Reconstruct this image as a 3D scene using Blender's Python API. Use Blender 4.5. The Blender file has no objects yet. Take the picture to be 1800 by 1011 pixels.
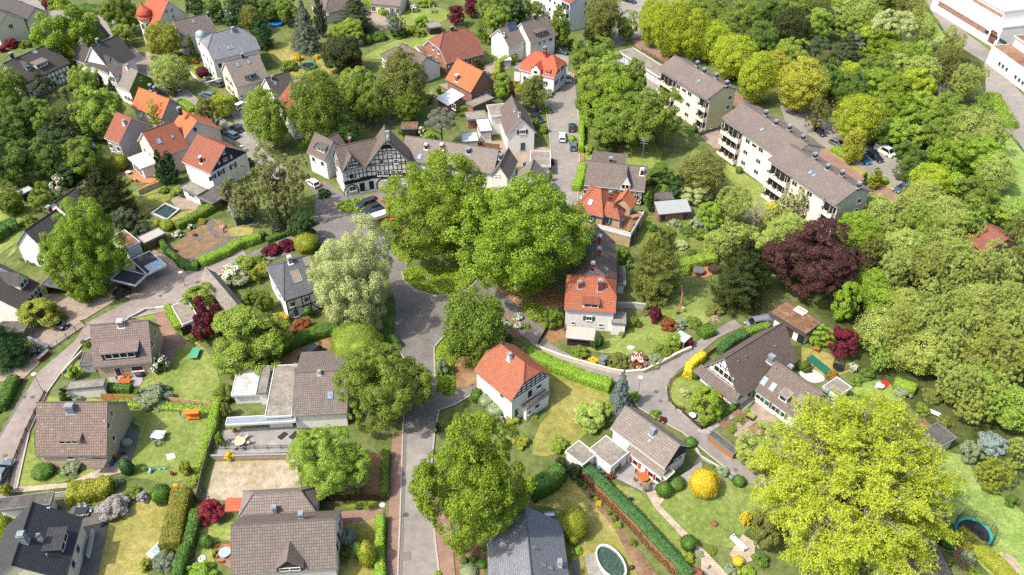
import bpy, bmesh, math, random
import numpy as np
from mathutils import Vector, Matrix, geometry
sc = bpy.context.scene
COL = sc.collection
V = Vector
rnd = random.Random(7)
# ------------------------------------------------------------------ camera
FOC, PITCH, ROLL, CAMH = 1485.1, 0.69699, 0.0069, 105.0
CAM = V((0, 0, CAMH))
ORG = [0.0, 0.0, 1.0]          # plan origin of the survey tile being read off, and its scale
def org(x, y, k=3.9956):
 ORG[:] = [x, y, k]
def full(p):
 return ORG[0] + p[0] / ORG[2], ORG[1] + p[1] / ORG[2]
def ray_full(x, y):
 a, b = x - 900, y - 505.5
 X = a * math.cos(ROLL) + b * math.sin(ROLL)
 Y = -a * math.sin(ROLL) + b * math.cos(ROLL)
 c, s = math.cos(PITCH), math.sin(PITCH)
 return V((X / FOC, c - Y / FOC * s, -s - Y / FOC * c))
def ray(p):
 return ray_full(*full(p))
def P(p, z=0.0):
 d = ray(p)
 return CAM + d * ((z - CAMH) / d.z)
def top_height(base, top):
 """height of something standing at ground point base whose top is seen along the ray top"""
 d = ray(top)
 t = math.hypot(base.x, base.y) / math.hypot(d.x, d.y)
 return CAMH + d.z * t
FWD = ray_full(900, 505.5).normalized()
RIGHT = (ray_full(901, 505.5) - ray_full(900, 505.5)).normalized()
UP = (ray_full(900, 504.5) - ray_full(900, 505.5)).normalized()
def px_size(p, at):
 """metres covered by one tile pixel at world point at"""
 return (at - CAM).dot(FWD) / FOC / ORG[2]
cam_data = bpy.data.cameras.new('camera')
cam = bpy.data.objects.new('camera', cam_data)
COL.objects.link(cam)
m = Matrix((RIGHT, UP, -FWD)).transposed().to_4x4()
m.translation = CAM
cam.matrix_world = m
cam_data.sensor_width = 36
cam_data.lens = 36 * FOC / 1800
cam_data.clip_end = 5000
cam_data.clip_start = 1
sc.camera = cam
# ------------------------------------------------------------------ light
SUN_EL, SUN_AZ = math.radians(54), math.radians(243)
w = bpy.data.worlds.new('World')
sc.world = w
w.use_nodes = True
nt = w.node_tree
sky = nt.nodes.new('ShaderNodeTexSky')
sky.sky_type = 'NISHITA'
sky.sun_disc = False
sky.sun_elevation = SUN_EL
sky.sun_rotation = SUN_AZ
sky.air_density = 1.0
sky.dust_density = 4.0
bg = nt.nodes['Background']
bg.inputs['Strength'].default_value = 0.15
nt.links.new(sky.outputs[0], bg.inputs[0])
sd = bpy.data.lights.new('sun', 'SUN')
sd.energy = 3.0
sd.angle = math.radians(0.55)
sd.color = (1, 0.935, 0.82)
sun = bpy.data.objects.new('sun', sd)
COL.objects.link(sun)
sdir = V((math.sin(SUN_AZ) * math.cos(SUN_EL), math.cos(SUN_AZ) * math.cos(SUN_EL), math.sin(SUN_EL)))
sun.rotation_euler = sdir.to_track_quat('Z', 'Y').to_euler()
sun.location = sdir * 300
sc.view_settings.view_transform = 'Standard'
sc.view_settings.look = 'None'
sc.view_settings.exposure = 1.14
sc.view_settings.gamma = 1
sc.cycles.max_bounces = 7
sc.cycles.diffuse_bounces = 5
sc.cycles.transmission_bounces = 6
sc.cycles.transparent_max_bounces = 4
sc.cycles.use_denoising = False
# ------------------------------------------------------------------ materials
def col(h, k=0.66):
 """albedo from a colour seen in sunlight, written as rrggbb"""
 r = []
 for i in (0, 2, 4):
  c = int(h[i:i + 2], 16) / 255
  r.append((c / 12.92 if c <= .04045 else ((c + .055) / 1.055) ** 2.4) * k)
 return (*r, 1)
MATS = {}
class NT:
 def __init__(s, name):
  s.m = bpy.data.materials.new(name)
  s.m.use_nodes = True
  s.t = s.m.node_tree
  s.b = s.t.nodes['Principled BSDF']
  s.out = s.t.nodes['Material Output']
 def n(s, kind, **kw):
  o = s.t.nodes.new('ShaderNode' + kind)
  for k, v in kw.items():
   if k.startswith('i_'):
    k = k[2:]
    o.inputs[int(k) if k.isdigit() else k.replace('_', ' ')].default_value = v
   else:
    setattr(o, k, v)
  return o
 def l(s, a, b):
  s.t.links.new(a, b)
 def coords(s, kind='Object', scale=None):
  tc = s.n('TexCoord')
  if scale is None:
   return tc.outputs[kind]
  mp = s.n('Mapping')
  mp.inputs['Scale'].default_value = scale if hasattr(scale, '__len__') else (scale,) * 3
  s.l(tc.outputs[kind], mp.inputs[0])
  return mp.outputs[0]
 def noise(s, vec, scale, detail=4, rough=.6):
  o = s.n('TexNoise', i_Scale=scale, i_Detail=detail, i_Roughness=rough)
  s.l(vec, o.inputs['Vector'])
  return o.outputs['Fac']
 def ramp(s, fac, stops):
  o = s.n('ValToRGB')
  e = o.color_ramp.elements
  while len(e) < len(stops):
   e.new(.5)
  for i, (p, c) in enumerate(stops):
   e[i].position = p
   e[i].color = c if hasattr(c, '__len__') else (c, c, c, 1)
  s.l(fac, o.inputs[0])
  return o.outputs[0]
 def mix(s, fac, a, b, mode='MIX'):
  o = s.n('MixRGB', blend_type=mode)
  for i, v in enumerate((fac, a, b)):
   if hasattr(v, 'is_linked'):
    s.l(v, o.inputs[i])
   else:
    o.inputs[i].default_value = v
  return o.outputs[0]
 def bump(s, h, strength=.4, dist=.05):
  o = s.n('Bump')
  o.inputs['Strength'].default_value = strength
  o.inputs['Distance'].default_value = dist
  s.l(h, o.inputs['Height'])
  s.l(o.outputs[0], s.b.inputs['Normal'])
 def done(s, c, rough=.8, spec=.3):
  if hasattr(c, 'is_linked'):
   s.l(c, s.b.inputs['Base Color'])
  else:
   s.b.inputs['Base Color'].default_value = c
  s.b.inputs['Roughness'].default_value = rough
  s.b.inputs['Specular IOR Level'].default_value = spec
  return s.m
def mul(c, k):
 return (c[0] * k, c[1] * k, c[2] * k, 1)
def tile(h, moss=.25, tw=.34, th=.42, spots=None, k=.64, line=.48):
 key = ('tile', h, moss, tw, th, spots)
 if key in MATS:
  return MATS[key]
 s = NT('roof_tiles')
 c = col(h, k)
 uv = s.coords('UV')
 ob = s.coords('Object')
 br = s.n('TexBrick', offset=0, squash=1)
 for k2, v in (('Color1', mul(c, 1.14)), ('Color2', mul(c, .84)), ('Mortar', mul(c, line)), ('Scale', 1), ('Mortar Size', .05),
                  ('Mortar Smooth', .5), ('Brick Width', tw), ('Row Height', th), ('Bias', 0)):
  br.inputs[k2].default_value = v
 s.l(uv, br.inputs['Vector'])
 n1 = s.noise(ob, .35, 5, .65)
 x = s.mix(s.ramp(n1, [(.35, 0), (.7, 1)]), br.outputs[0], s.mix(1, br.outputs[0], (*[.8 + .25 * moss] * 3, 1), 'MULTIPLY'))
 n2 = s.noise(ob, 1.6, 4, .7)
 x = s.mix(s.ramp(n2, [(.5, 0), (.75, moss * 1.6 if moss < .6 else 1)]), x, (*[.45 * (c[0] + c[1] + c[2]) / 3 + .012] * 3, 1))
 if spots:
  n3 = s.noise(ob, 2.6, 6, .75)
  x = s.mix(s.ramp(n3, [(.6, 0), (.66, .8)]), x, col(spots))
 # each course of tiles steps up over the one below
 sx = s.n('SeparateXYZ')
 s.l(uv, sx.inputs[0])
 mt = s.n('Math', operation='DIVIDE')
 s.l(sx.outputs[1], mt.inputs[0])
 mt.inputs[1].default_value = th
 fr = s.n('Math', operation='FRACT')
 s.l(mt.outputs[0], fr.inputs[0])
 mu = s.n('Math', operation='DIVIDE')
 s.l(sx.outputs[0], mu.inputs[0])
 mu.inputs[1].default_value = tw
 mp = s.n('Math', operation='PINGPONG')
 s.l(mu.outputs[0], mp.inputs[0])
 mp.inputs[1].default_value = .5
 ad = s.n('Math', operation='SUBTRACT')
 s.l(mp.outputs[0], ad.inputs[0])
 s.l(fr.outputs[0], ad.inputs[1])
 s.bump(ad.outputs[0], .5, .05)
 MATS[key] = s.done(x, .75, .25)
 return MATS[key]
def plain(h, rough=.7, var=.1, spec=.3, scale=1.2, k=.66, metal=0):
 """painted / rendered / cast surface with faint unevenness"""
 key = ('plain', h, rough, var, scale, k, metal)
 if key in MATS:
  return MATS[key]
 s = NT('finish')
 c = col(h, k)
 ob = s.coords()
 n1 = s.noise(ob, scale, 6, .65)
 x = s.ramp(n1, [(.3, mul(c, 1 - var)), (.65, mul(c, 1 + var * .5))])
 s.bump(s.noise(ob, 14, 3), .15, .02)
 s.b.inputs['Metallic'].default_value = metal
 MATS[key] = s.done(x, rough, spec)
 return MATS[key]
def plaster(h, k=.74):
 key = ('plaster', h)
 if key in MATS:
  return MATS[key]
 s = NT('plaster')
 c = col(h, k)
 ob = s.coords()
 st = s.noise(s.coords('Object', (1.5, 1.5, .18)), 1.5, 5, .7)
 x = s.ramp(st, [(.25, mul(c, .82)), (.6, c)])
 x = s.mix(s.ramp(s.noise(ob, .5, 4), [(.4, 0), (.8, .35)]), x, mul((c[0], c[1] * .98, c[2] * .93), .85))
 s.bump(s.noise(ob, 25, 2), .2, .01)
 MATS[key] = s.done(x, .9, .15)
 return MATS[key]
def bricks(h, mort, bw=.25, rh=.08, ms=.012, var=.2, k=.64, off=.5, scale_noise=.6, ob_uv='UV'):
 key = ('bricks', h, mort, bw, rh, ob_uv)
 if key in MATS:
  return MATS[key]
 s = NT('masonry')
 c = col(h, k)
 br = s.n('TexBrick', offset=off)
 for k2, v in (('Color1', mul(c, 1 + var)), ('Color2', mul(c, 1 - var)), ('Mortar', col(mort, k)), ('Scale', 1), ('Mortar Size', ms),
                  ('Mortar Smooth', .3), ('Brick Width', bw), ('Row Height', rh)):
  br.inputs[k2].default_value = v
 s.l(s.coords(ob_uv), br.inputs['Vector'])
 n1 = s.noise(s.coords(), scale_noise, 5, .65)
 x = s.mix(1, br.outputs[0], s.ramp(n1, [(.3, .72), (.7, 1.12)]), 'MULTIPLY')
 s.bump(br.outputs['Fac'], -.3, .02)
 MATS[key] = s.done(x, .85, .2)
 return MATS[key]
def ground(name, cols, sc1=.25, sc2=2.5, sc3=14, bump=.3, daisies=0, rough=.95, k=.62):
 """patchy ground: cols dark..light, daisies adds scattered white flower heads in drifts"""
 key = ('ground', name)
 if key in MATS:
  return MATS[key]
 s = NT(name)
 ob = s.coords()
 n1, n2, n3 = s.noise(ob, sc1, 6, .65), s.noise(ob, sc2, 5, .65), s.noise(ob, sc3, 3, .7)
 x = s.ramp(n1, [(.3 + .4 * i / max(1, len(cols) - 1), col(c, k)) for i, c in enumerate(cols)])
 q = .4 if 'asphalt' in name else 1
 x = s.mix(1, x, s.ramp(n2, [(.3, 1 - .32 * q), (.7, 1 + .22 * q)]), 'MULTIPLY')
 x = s.mix(1, x, s.ramp(n3, [(.28, 1 - .48 * q), (.72, 1 + .36 * q)]), 'MULTIPLY')
 if 'asphalt' in name:
  vo = s.n('TexVoronoi', feature='DISTANCE_TO_EDGE', i_Scale=.22)
  nz = s.n('TexNoise', i_Scale=.9, i_Detail=5)
  s.l(ob, nz.inputs['Vector'])
  s.l(s.mix(.6, ob, nz.outputs['Color'], 'ADD'), vo.inputs['Vector'])
  x = s.mix(s.ramp(vo.outputs['Distance'], [(.002, .4), (.01, 0)]), x, s.mix(s.ramp(n1, [(.45, 0), (.6, 1)]), x, (.05, .047, .043, 1)))
 if daisies:
  vo = s.n('TexVoronoi', i_Scale=3.2)
  s.l(ob, vo.inputs['Vector'])
  dots = s.ramp(vo.outputs['Distance'], [(.12, 1), (.2, 0)])
  area = s.ramp(s.noise(ob, .5, 5, .75), [(.62 - .16 * daisies, 0), (.72 - .14 * daisies, .95)])
  x = s.mix(s.mix(1, dots, area, 'MULTIPLY'), x, (.62, .64, .56, 1))
 s.bump(s.mix(.5, n3, n2), bump, .12)
 MATS[key] = s.done(x, rough, .1)
 return MATS[key]
def leaf(a, b, trans=.28, k=.74, flower=None):
 key = ('leaf', a, b, trans, flower)
 if key in MATS:
  return MATS[key]
 s = NT('leaves')
 ca, cb = col(a, k), col(b, k)
 g = s.n('NewGeometry')
 oi = s.n('ObjectInfo')
 n1 = s.noise(s.coords('Object'), 3.2, 3, .6)
 ad = s.n('Math', operation='MULTIPLY_ADD')
 s.l(g.outputs['Random Per Island'], ad.inputs[0])
 ad.inputs[1].default_value = .62
 s.l(s.ramp(n1, [(.3, 0), (.7, .38)]), ad.inputs[2])
 x = s.ramp(ad.outputs[0], [(.05, ca), (.95, cb)])
 hv = s.n('HueSaturation')
 mh = s.n('MapRange')
 mh.inputs['To Min'].default_value, mh.inputs['To Max'].default_value = .494, .506
 mv = s.n('MapRange')
 mv.inputs['To Min'].default_value, mv.inputs['To Max'].default_value = .92, 1.08
 s.l(oi.outputs['Random'], mh.inputs[0])
 s.l(oi.outputs['Random'], mv.inputs[0])
 s.l(mh.outputs[0], hv.inputs['Hue'])
 s.l(mv.outputs[0], hv.inputs['Value'])
 s.l(x, hv.inputs['Color'])
 x = hv.outputs[0]
 tr = s.n('BsdfTranslucent')
 s.l(s.mix(.35, x, mul(cb, 1.3)), tr.inputs[0])
 mx = s.n('MixShader')
 mx.inputs[0].default_value = trans
 s.done(x, .55, .25)
 s.l(s.b.outputs[0], mx.inputs[1])
 s.l(tr.outputs[0], mx.inputs[2])
 s.l(mx.outputs[0], s.out.inputs[0])
 MATS[key] = s.m
 return s.m
def glass(h='20262b', rough=.06):
 key = ('glass', h)
 if key not in MATS:
  s = NT('window_glass')
  n = s.noise(s.coords(), 2.5, 2)
  MATS[key] = s.done(s.ramp(n, [(.35, col(h, .6)), (.7, mul(col(h, .6), 2.2))]), rough, .6)
 return MATS[key]
def paint(h, k=.7, metal=0):
 """car paint"""
 key = ('paint', h, metal)
 if key not in MATS:
  s = NT('car_paint')
  s.b.inputs['Coat Weight'].default_value = .6
  s.b.inputs['Coat Roughness'].default_value = .08
  s.b.inputs['Metallic'].default_value = metal
  MATS[key] = s.done(s.mix(s.noise(s.coords(), 3), col(h, k), mul(col(h, k), .9)), .35, .5)
 return MATS[key]
WHITE = plain('e9e7e2', .6, .06)
GREYM = plain('80848a', .5, .08)
DARKM = plain('3a3b3e', .5, .1)
ZINC = plain('959b9f', .4, .12)
WOOD = plain('8a6a48', .8, .2, scale=4)
DWOOD = plain('4a392c', .8, .2, scale=4)
BARK = plain('6b5b4a', .9, .3, scale=6)
PALEBARK = plain('9a9484', .9, .25, scale=6)
GLASS = glass()
# ------------------------------------------------------------------ mesh building
class MB:
 """collects faces of one mesh; UVs run in metres along each face (u level, v up the slope)"""
 def __init__(s):
  s.v, s.f, s.mi = [], [], []
 def poly(s, pts, mi=0):
  i = len(s.v)
  s.v += [tuple(p) for p in pts]
  s.f.append(tuple(range(i, i + len(pts))))
  s.mi.append(mi)
 def box(s, c, d, mi=0, M=None, taper=1):
  x, y, z = c
  a, b, h = d[0] / 2, d[1] / 2, d[2] / 2
  p = [V((x + sx * a * (taper if sz > 0 else 1), y + sy * b * (taper if sz > 0 else 1), z + sz * h)) for sz in (-1, 1) for sx, sy in ((-1, -1), (1, -1), (1, 1), (-1, 1))]
  if M is not None:
   p = [M @ q for q in p]
  i = len(s.v)
  s.v += [tuple(q) for q in p]
  for f in ((3, 2, 1, 0), (4, 5, 6, 7), (0, 1, 5, 4), (1, 2, 6, 5), (2, 3, 7, 6), (3, 0, 4, 7)):
   s.f.append(tuple(i + k for k in f))
   s.mi.append(mi)
 def tube(s, pts, r, n=6, mi=0, cap=True):
  """bent tapering tube; r is a number or one radius per point"""
  pts = [V(p) for p in pts]
  rs = r if hasattr(r, '__len__') else [r] * len(pts)
  i0 = len(s.v)
  for k, p in enumerate(pts):
   d = (pts[min(k + 1, len(pts) - 1)] - pts[max(k - 1, 0)]).normalized()
   e = V((0, 0, 1)) if abs(d.z) < .9 else V((1, 0, 0))
   a = d.cross(e).normalized()
   b = a.cross(d)
   for j in range(n):
    t = 2 * math.pi * j / n
    s.v.append(tuple(p + (a * math.cos(t) + b * math.sin(t)) * rs[k]))
  for k in range(len(pts) - 1):
   for j in range(n):
    q = i0 + k * n
    s.f.append((q + j, q + (j + 1) % n, q + n + (j + 1) % n, q + n + j))
    s.mi.append(mi)
  if cap:
   s.f.append(tuple(i0 + j for j in range(n)))
   s.f.append(tuple(i0 + (len(pts) - 1) * n + j for j in reversed(range(n))))
   s.mi += [mi, mi]
 def lathe(s, c, prof, n=16, mi=0, squash=(1, 1)):
  """prof: (radius, z) from bottom to top round the vertical through c"""
  s_i = len(s.v)
  for r, z in prof:
   for j in range(n):
    t = 2 * math.pi * j / n
    s.v.append((c[0] + r * squash[0] * math.cos(t), c[1] + r * squash[1] * math.sin(t), c[2] + z))
  for k in range(len(prof) - 1):
   for j in range(n):
    q = s_i + k * n
    s.f.append((q + j, q + (j + 1) % n, q + n + (j + 1) % n, q + n + j))
    s.mi.append(mi)
  s.f.append(tuple(s_i + (len(prof) - 1) * n + j for j in range(n)))
  s.mi.append(mi)
 def xform(s, M):
  s.v = [tuple(M @ V(p)) for p in s.v]
  if M.determinant() < 0:
   s.f = [f[::-1] for f in s.f]
  return s
 def mesh(s, name, mats):
  me = bpy.data.meshes.new(name)
  me.from_pydata(s.v, [], s.f)
  for mt in mats if isinstance(mats, (list, tuple)) else [mats]:
   me.materials.append(mt)
  me.polygons.foreach_set('material_index', s.mi)
  uvl = me.uv_layers.new(name='uv')
  vs = [V(p) for p in s.v]
  data = []
  for pl in me.polygons:
   n = pl.normal
   if abs(n.z) > .98:
    a, b = V((1, 0, 0)), V((0, 1, 0))
   else:
    a = V((-n.y, n.x, 0)).normalized()
    b = n.cross(a)
   for vi in pl.vertices:
    data += [vs[vi].dot(a), vs[vi].dot(b)]
  uvl.data.foreach_set('uv', data)
  return me
 def build(s, name, mats, parent=None, smooth=False, M=None):
  if M is not None:
   s.xform(M)
  o = bpy.data.objects.new(name, s.mesh(name, mats))
  COL.objects.link(o)
  if parent is not None:
   o.parent = parent
  if smooth:
   o.data.polygons.foreach_set('use_smooth', [True] * len(o.data.polygons))
  return o
def tag(o, label, cat, group=None, kind=None):
 if label:
  o['label'] = label
 if cat:
  o['category'] = cat
 if group:
  o['group'] = group
 if kind:
  o['kind'] = kind
 return o
def thing(name, label, cat, loc=(0, 0, 0), rz=0, group=None):
 o = bpy.data.objects.new(name, None)
 o.empty_display_size = .2
 COL.objects.link(o)
 o.location = loc
 o.rotation_euler = (0, 0, rz)
 return tag(o, label, cat, group)
def copy_tree(o, parent=None):
 c = o.copy()
 COL.objects.link(c)
 c.parent = parent
 for ch in o.children:
  copy_tree(ch, c)
 return c
def smooth_loop(pts, closed=True, sub=4):
 n = len(pts)
 out = []
 for i in range(n if closed else n - 1):
  p0, p1, p2, p3 = [pts[(i + k) % n if closed else min(max(i + k, 0), n - 1)] for k in (-1, 0, 1, 2)]
  for j in range(sub):
   t = j / sub
   out.append(tuple(.5 * (2 * b + (c - a) * t + (2 * a - 5 * b + 4 * c - d) * t * t + (3 * b - a - 3 * c + d) * t ** 3)
                             for a, b, c, d in zip(p0, p1, p2, p3)))
 if not closed:
  out.append(tuple(pts[-1]))
 return out
LAYER = {}
def ribbon(name, pts, w, mat, z, thick=0):
 """narrow strip of ground along survey points: kerbs, gutters, edgings"""
 g = [P(p) for p in pts]
 a, b = [], []
 for i, p in enumerate(g):
  d = (g[min(i + 1, len(g) - 1)] - g[max(i - 1, 0)]).normalized()
  s_ = V((-d.y, d.x, 0)) * w / 2
  a.append(p + s_)
  b.append(p - s_)
 return sheet(name, None, mat, z, thick=thick, world=a + b[::-1])
def sheet(name, pts, mat, z, sm=0, kind='structure', thick=0, world=None):
 """a flat piece of ground; pts are survey points; every sheet lies a little above the one before"""
 LAYER[z] = LAYER.get(z, -1) + 1
 z = z + .0012 * (LAYER[z] % 32)
 w = world or [P(p) for p in pts]
 q = [(p.x, p.y) for p in w]
 if sm:
  q = smooth_loop(q, True, sm)
 tris = geometry.tessellate_polygon([[V((x, y, 0)) for x, y in q]])
 me = bpy.data.meshes.new(name)
 vs = [(x, y, z) for x, y in q]
 fs = [tuple(t) for t in tris]
 if thick:
  n = len(vs)
  vs += [(x, y, z - thick) for x, y in q]
  fs += [(i, (i + 1) % n, n + (i + 1) % n, n + i) for i in range(n)]
 me.from_pydata(vs, [], fs)
 me.materials.append(mat)
 uvl = me.uv_layers.new(name='uv')
 d = []
 for l in me.loops:
  d += [vs[l.vertex_index][0], vs[l.vertex_index][1]]
 uvl.data.foreach_set('uv', d)
 me.update()
 bm = bmesh.new()
 bm.from_mesh(me)
 bmesh.ops.recalc_face_normals(bm, faces=bm.faces)
 if sum(f.normal.z * f.calc_area() for f in bm.faces) < 0:
  bmesh.ops.reverse_faces(bm, faces=bm.faces)
 bm.to_mesh(me)
 bm.free()
 o = bpy.data.objects.new(name, me)
 COL.objects.link(o)
 o['kind'] = kind
 return o
# ------------------------------------------------------------------ houses
def roof_solid(mb, polys, t, top=0, side=1, under=1):
 """slab of thickness t under a set of roof planes; faces meeting inside are left out"""
 key = lambda p: (round(p[0], 3), round(p[1], 3), round(p[2], 3))
 cnt = {}
 for pl in polys:
  for a, b in zip(pl, pl[1:] + pl[:1]):
   k = frozenset((key(a), key(b)))
   cnt[k] = cnt.get(k, 0) + 1
 dn = V((0, 0, -t))
 for pl in polys:
  pl = [V(p) for p in pl]
  mb.poly(pl, top)
  mb.poly([p + dn for p in reversed(pl)], under)
  for a, b in zip(pl, pl[1:] + pl[:1]):
   if cnt[frozenset((key(a), key(b)))] == 1:
    mb.poly([a + dn, b + dn, b, a], side)
class Wing:
 pass
class House:
 def __init__(s, name, label, A, B, C, he, hr=None, cat='house', group=None, **kw):
  s.root = None
  s.meta = (name, label, cat, group)
  s.wings = []
  s.wing(A, B, C, he, hr, **kw)
 def wing(s, A, B, C, he, hr=None, mode='r', kl=0, kr=0, wm=None, rm=None, tm=None, oh=.45, og=.3, yr=.5, he2=None,
             typ='gable', z0=0, gm=None, gz=None, t=.22, snap=True, il=None, ir=None, ridge=True, Lfix=None, walls='fblr', front=False, roofname='roof', wallname='wall'):
  """A, B: ends of the near eave (survey points at height he, seen from outside left to right); C: a survey point on
  the ridge (mode r), on the far eave (mode e), or the depth in metres"""
  a, b = P(A, he), P(B, he)
  if front:   # A, B are the feet of the front gable, C the depth; the ridge runs away from the viewer
   q = (b - a).normalized()
   fn = V((q.y, -q.x, 0))
   ext = C if not hasattr(C, '__len__') else (P(C, hr) - (a + b) / 2).dot(-fn)
   a, b, C = a - fn * ext, a.copy(), (b - a).length
  u = (b - a)
  ang = math.atan2(u.y, u.x)
  if s.root and snap:
   d = ang - s.ang
   ang = s.ang + round(d / (math.pi / 2)) * math.pi / 2
  u = V((math.cos(ang), math.sin(ang), 0))
  n = V((-u.y, u.x, 0))
  L = (b - a).dot(u) if Lfix is None else Lfix
  if hasattr(C, '__len__'):
   if mode == 'r':
    W = (P(C, hr) - a).dot(n) / yr
   else:
    W = (P(C, he2 if he2 is not None else (hr if typ == 'shed' else he)) - a).dot(n)
  else:
   W = C
  mid = (a + b) / 2 if Lfix is None else a + u * L / 2
  c = mid + n * W / 2
  c.z = 0
  if s.root is None:
   name, label, cat, group = s.meta
   s.ang = ang
   s.root = thing(name, label, cat, c, ang, group)
   s.inv = (Matrix.Translation(c) @ Matrix.Rotation(ang, 4, 'Z')).inverted()
  w = Wing()
  w.MW = Matrix.Translation(c) @ Matrix.Rotation(ang, 4, 'Z')
  w.M = s.inv @ w.MW
  w.L, w.W, w.he, w.hr, w.typ, w.z0 = L, W, he, hr, typ, z0
  he2 = he if he2 is None else he2
  x0, x1, y0, y1 = -L / 2, L / 2, -W / 2, W / 2
  ym = y0 + W * yr
  wx0, wx1, wy0, wy1 = x0 + og, x1 - og, y0 + oh, y1 - oh
  w.box = (wx0, wx1, wy0, wy1)
  w.wm = wm = wm or plaster('ece8e0')
  tm = tm or GREYM
  w.rm = rm
  w.slopes = {}
  mb = MB()
  if typ == 'flat':
   polys = [[(x0, y0, he), (x1, y0, he), (x1, y1, he), (x0, y1, he)]]
   roof_solid(mb, polys, t + .1)
   for cx, cy, dx, dy in ((0, y0 + .06, L, .12), (0, y1 - .06, L, .12), (x0 + .06, 0, .12, W - .24), (x1 - .06, 0, .12, W - .24)):
    mb.box((cx, cy, he + .05), (dx, dy, .12), 1)
   zt = lambda y: he - t
   w.slopes['rf'] = (V((0, y0, he)), V((1, 0, 0)), V((0, 1, 0)))
   prof = lambda x: [(wy0, he - t), (wy1, he - t)]
  elif typ == 'shed':
   m_ = (hr - he) / W
   polys = [[(x0, y0, he), (x1, y0, he), (x1, y1, hr), (x0, y1, hr)]]
   roof_solid(mb, polys, t)
   zt = lambda y: he + m_ * (y - y0) - t
   w.slopes['rf'] = (V((0, y0, he)), V((1, 0, 0)), V((0, 1, m_)).normalized())
   prof = lambda x: [(wy0, zt(wy0)), (wy1, zt(wy1))]
  else:
   mf, mbk = (hr - he) / (ym - y0), (hr - he2) / (y1 - ym)
   zt = lambda y: (he + mf * (y - y0) if y <= ym else he2 + mbk * (y1 - y)) - t
   ins = []
   for k, i in ((kl, il), (kr, ir)):
    ins.append(0 if not k else (i if i is not None else k * W / 2 * .95))
   hk = lambda k: hr - k * (hr - max(he, he2))
   yf = lambda z: y0 + (z - he) / mf
   yb = lambda z: y1 - (z - he2) / mbk
   F_ = [(x0, y0, he), (x1, y0, he)]
   B_ = [(x1, y1, he2), (x0, y1, he2)]
   rl_, rr_ = (x0 + ins[0], ym, hr), (x1 - ins[1], ym, hr)
   polys = []
   if kr and kr < 1:
    F_.append((x1, yf(hk(kr)), hk(kr)))
   F_ += [rr_, rl_]
   if kl and kl < 1:
    F_.append((x0, yf(hk(kl)), hk(kl)))
    B_.append((x0, yb(hk(kl)), hk(kl)))
   B_ += [rl_, rr_]
   if kr and kr < 1:
    B_.append((x1, yb(hk(kr)), hk(kr)))
   if L - ins[0] - ins[1] < .02:
    F_ = [p for p in F_ if p != rl_ or not ins[1]]
    B_ = [p for p in B_ if p != rr_ or not ins[0]]
   polys = [F_, B_]
   if kl:
    polys.append([(x0, yb(hk(kl)), hk(kl)), (x0, yf(hk(kl)), hk(kl)), rl_])
   if kr:
    polys.append([(x1, yf(hk(kr)), hk(kr)), (x1, yb(hk(kr)), hk(kr)), rr_])
   roof_solid(mb, polys, t)
   if ridge:
    for q0, q1 in [(rl_, rr_)] + ([(rl_, (x0, yf(hk(kl)), hk(kl))), (rl_, (x0, yb(hk(kl)), hk(kl)))] if kl else []) + (
      [(rr_, (x1, yf(hk(kr)), hk(kr))), (rr_, (x1, yb(hk(kr)), hk(kr)))] if kr else []):
     if (V(q0) - V(q1)).length > .3:
      mb.tube([V(q0) + V((0, 0, .02)), V(q1) + V((0, 0, .02))], .12, 6, 2)
   w.slopes['rf'] = (V((0, y0, he)), V((1, 0, 0)), V((0, 1, mf)).normalized())
   w.slopes['rb'] = (V((0, y1, he2)), V((-1, 0, 0)), V((0, -1, mbk)).normalized())
   if kl:
    w.slopes['rl'] = (V((x0, ym, hk(kl))), V((0, -1, 0)), V((ins[0], 0, hr - hk(kl))).normalized())
   if kr:
    w.slopes['rr'] = (V((x1, ym, hk(kr))), V((0, 1, 0)), V((-ins[1], 0, hr - hk(kr))).normalized())
   def prof(x):
    k = kl if x < 0 else kr
    if not k:
     pts = [(wy0, zt(wy0)), (ym, hr - t), (wy1, zt(wy1))]
    elif k >= 1:
     z = max(he, he2) - t
     pts = [(wy0, z), (wy1, z)]
    else:
     z = hk(k)
     pts = [(wy0, zt(wy0)), (yf(z), z - t), (yb(z), z - t), (wy1, zt(wy1))]
    return pts
  w.roof = mb.build(roofname, [rm, tm, rm], s.root, M=w.M)
  w.prof = prof
  mats = [wm, gm or wm]
  mw = MB()
  for k in walls:
   if k in 'fb':
    y = wy0 if k == 'f' else wy1
    z = zt(y)
    pts = [(wx0, y, z0), (wx1, y, z0), (wx1, y, z), (wx0, y, z)]
    mw.poly(pts if k == 'f' else pts[::-1], 0)
   else:
    x = wx0 if k == 'l' else wx1
    pr = prof(x)
    if gm and gz:
     zz = min(gz, pr[0][1], pr[-1][1])
     lo = [(wy0, z0), (wy1, z0), (wy1, zz), (wy0, zz)]
     up = [(wy0, zz), (wy1, zz)] + [p for p in pr[::-1] if p[1] > zz + .01]
     sets = [(lo, 0), (up, 1)]
    else:
     sets = [([(wy0, z0), (wy1, z0)] + pr[::-1], 0)]
    for pts, mi in sets:
     q = [(x, a_, b_) for a_, b_ in pts]
     mw.poly(q if k == 'r' else q[::-1], mi)
  if walls:
   w.wall = mw.build(wallname, mats, s.root, M=w.M)
  w.frames = {
   'f': (V((0, wy0, 0)), V((1, 0, 0)), V((0, -1, 0))), 'b': (V((0, wy1, 0)), V((-1, 0, 0)), V((0, 1, 0))),
   'l': (V((wx0, 0, 0)), V((0, -1, 0)), V((-1, 0, 0))), 'r': (V((wx1, 0, 0)), V((0, 1, 0)), V((1, 0, 0)))}
  s.w = w
  s.wings.append(w)
  return s
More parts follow.
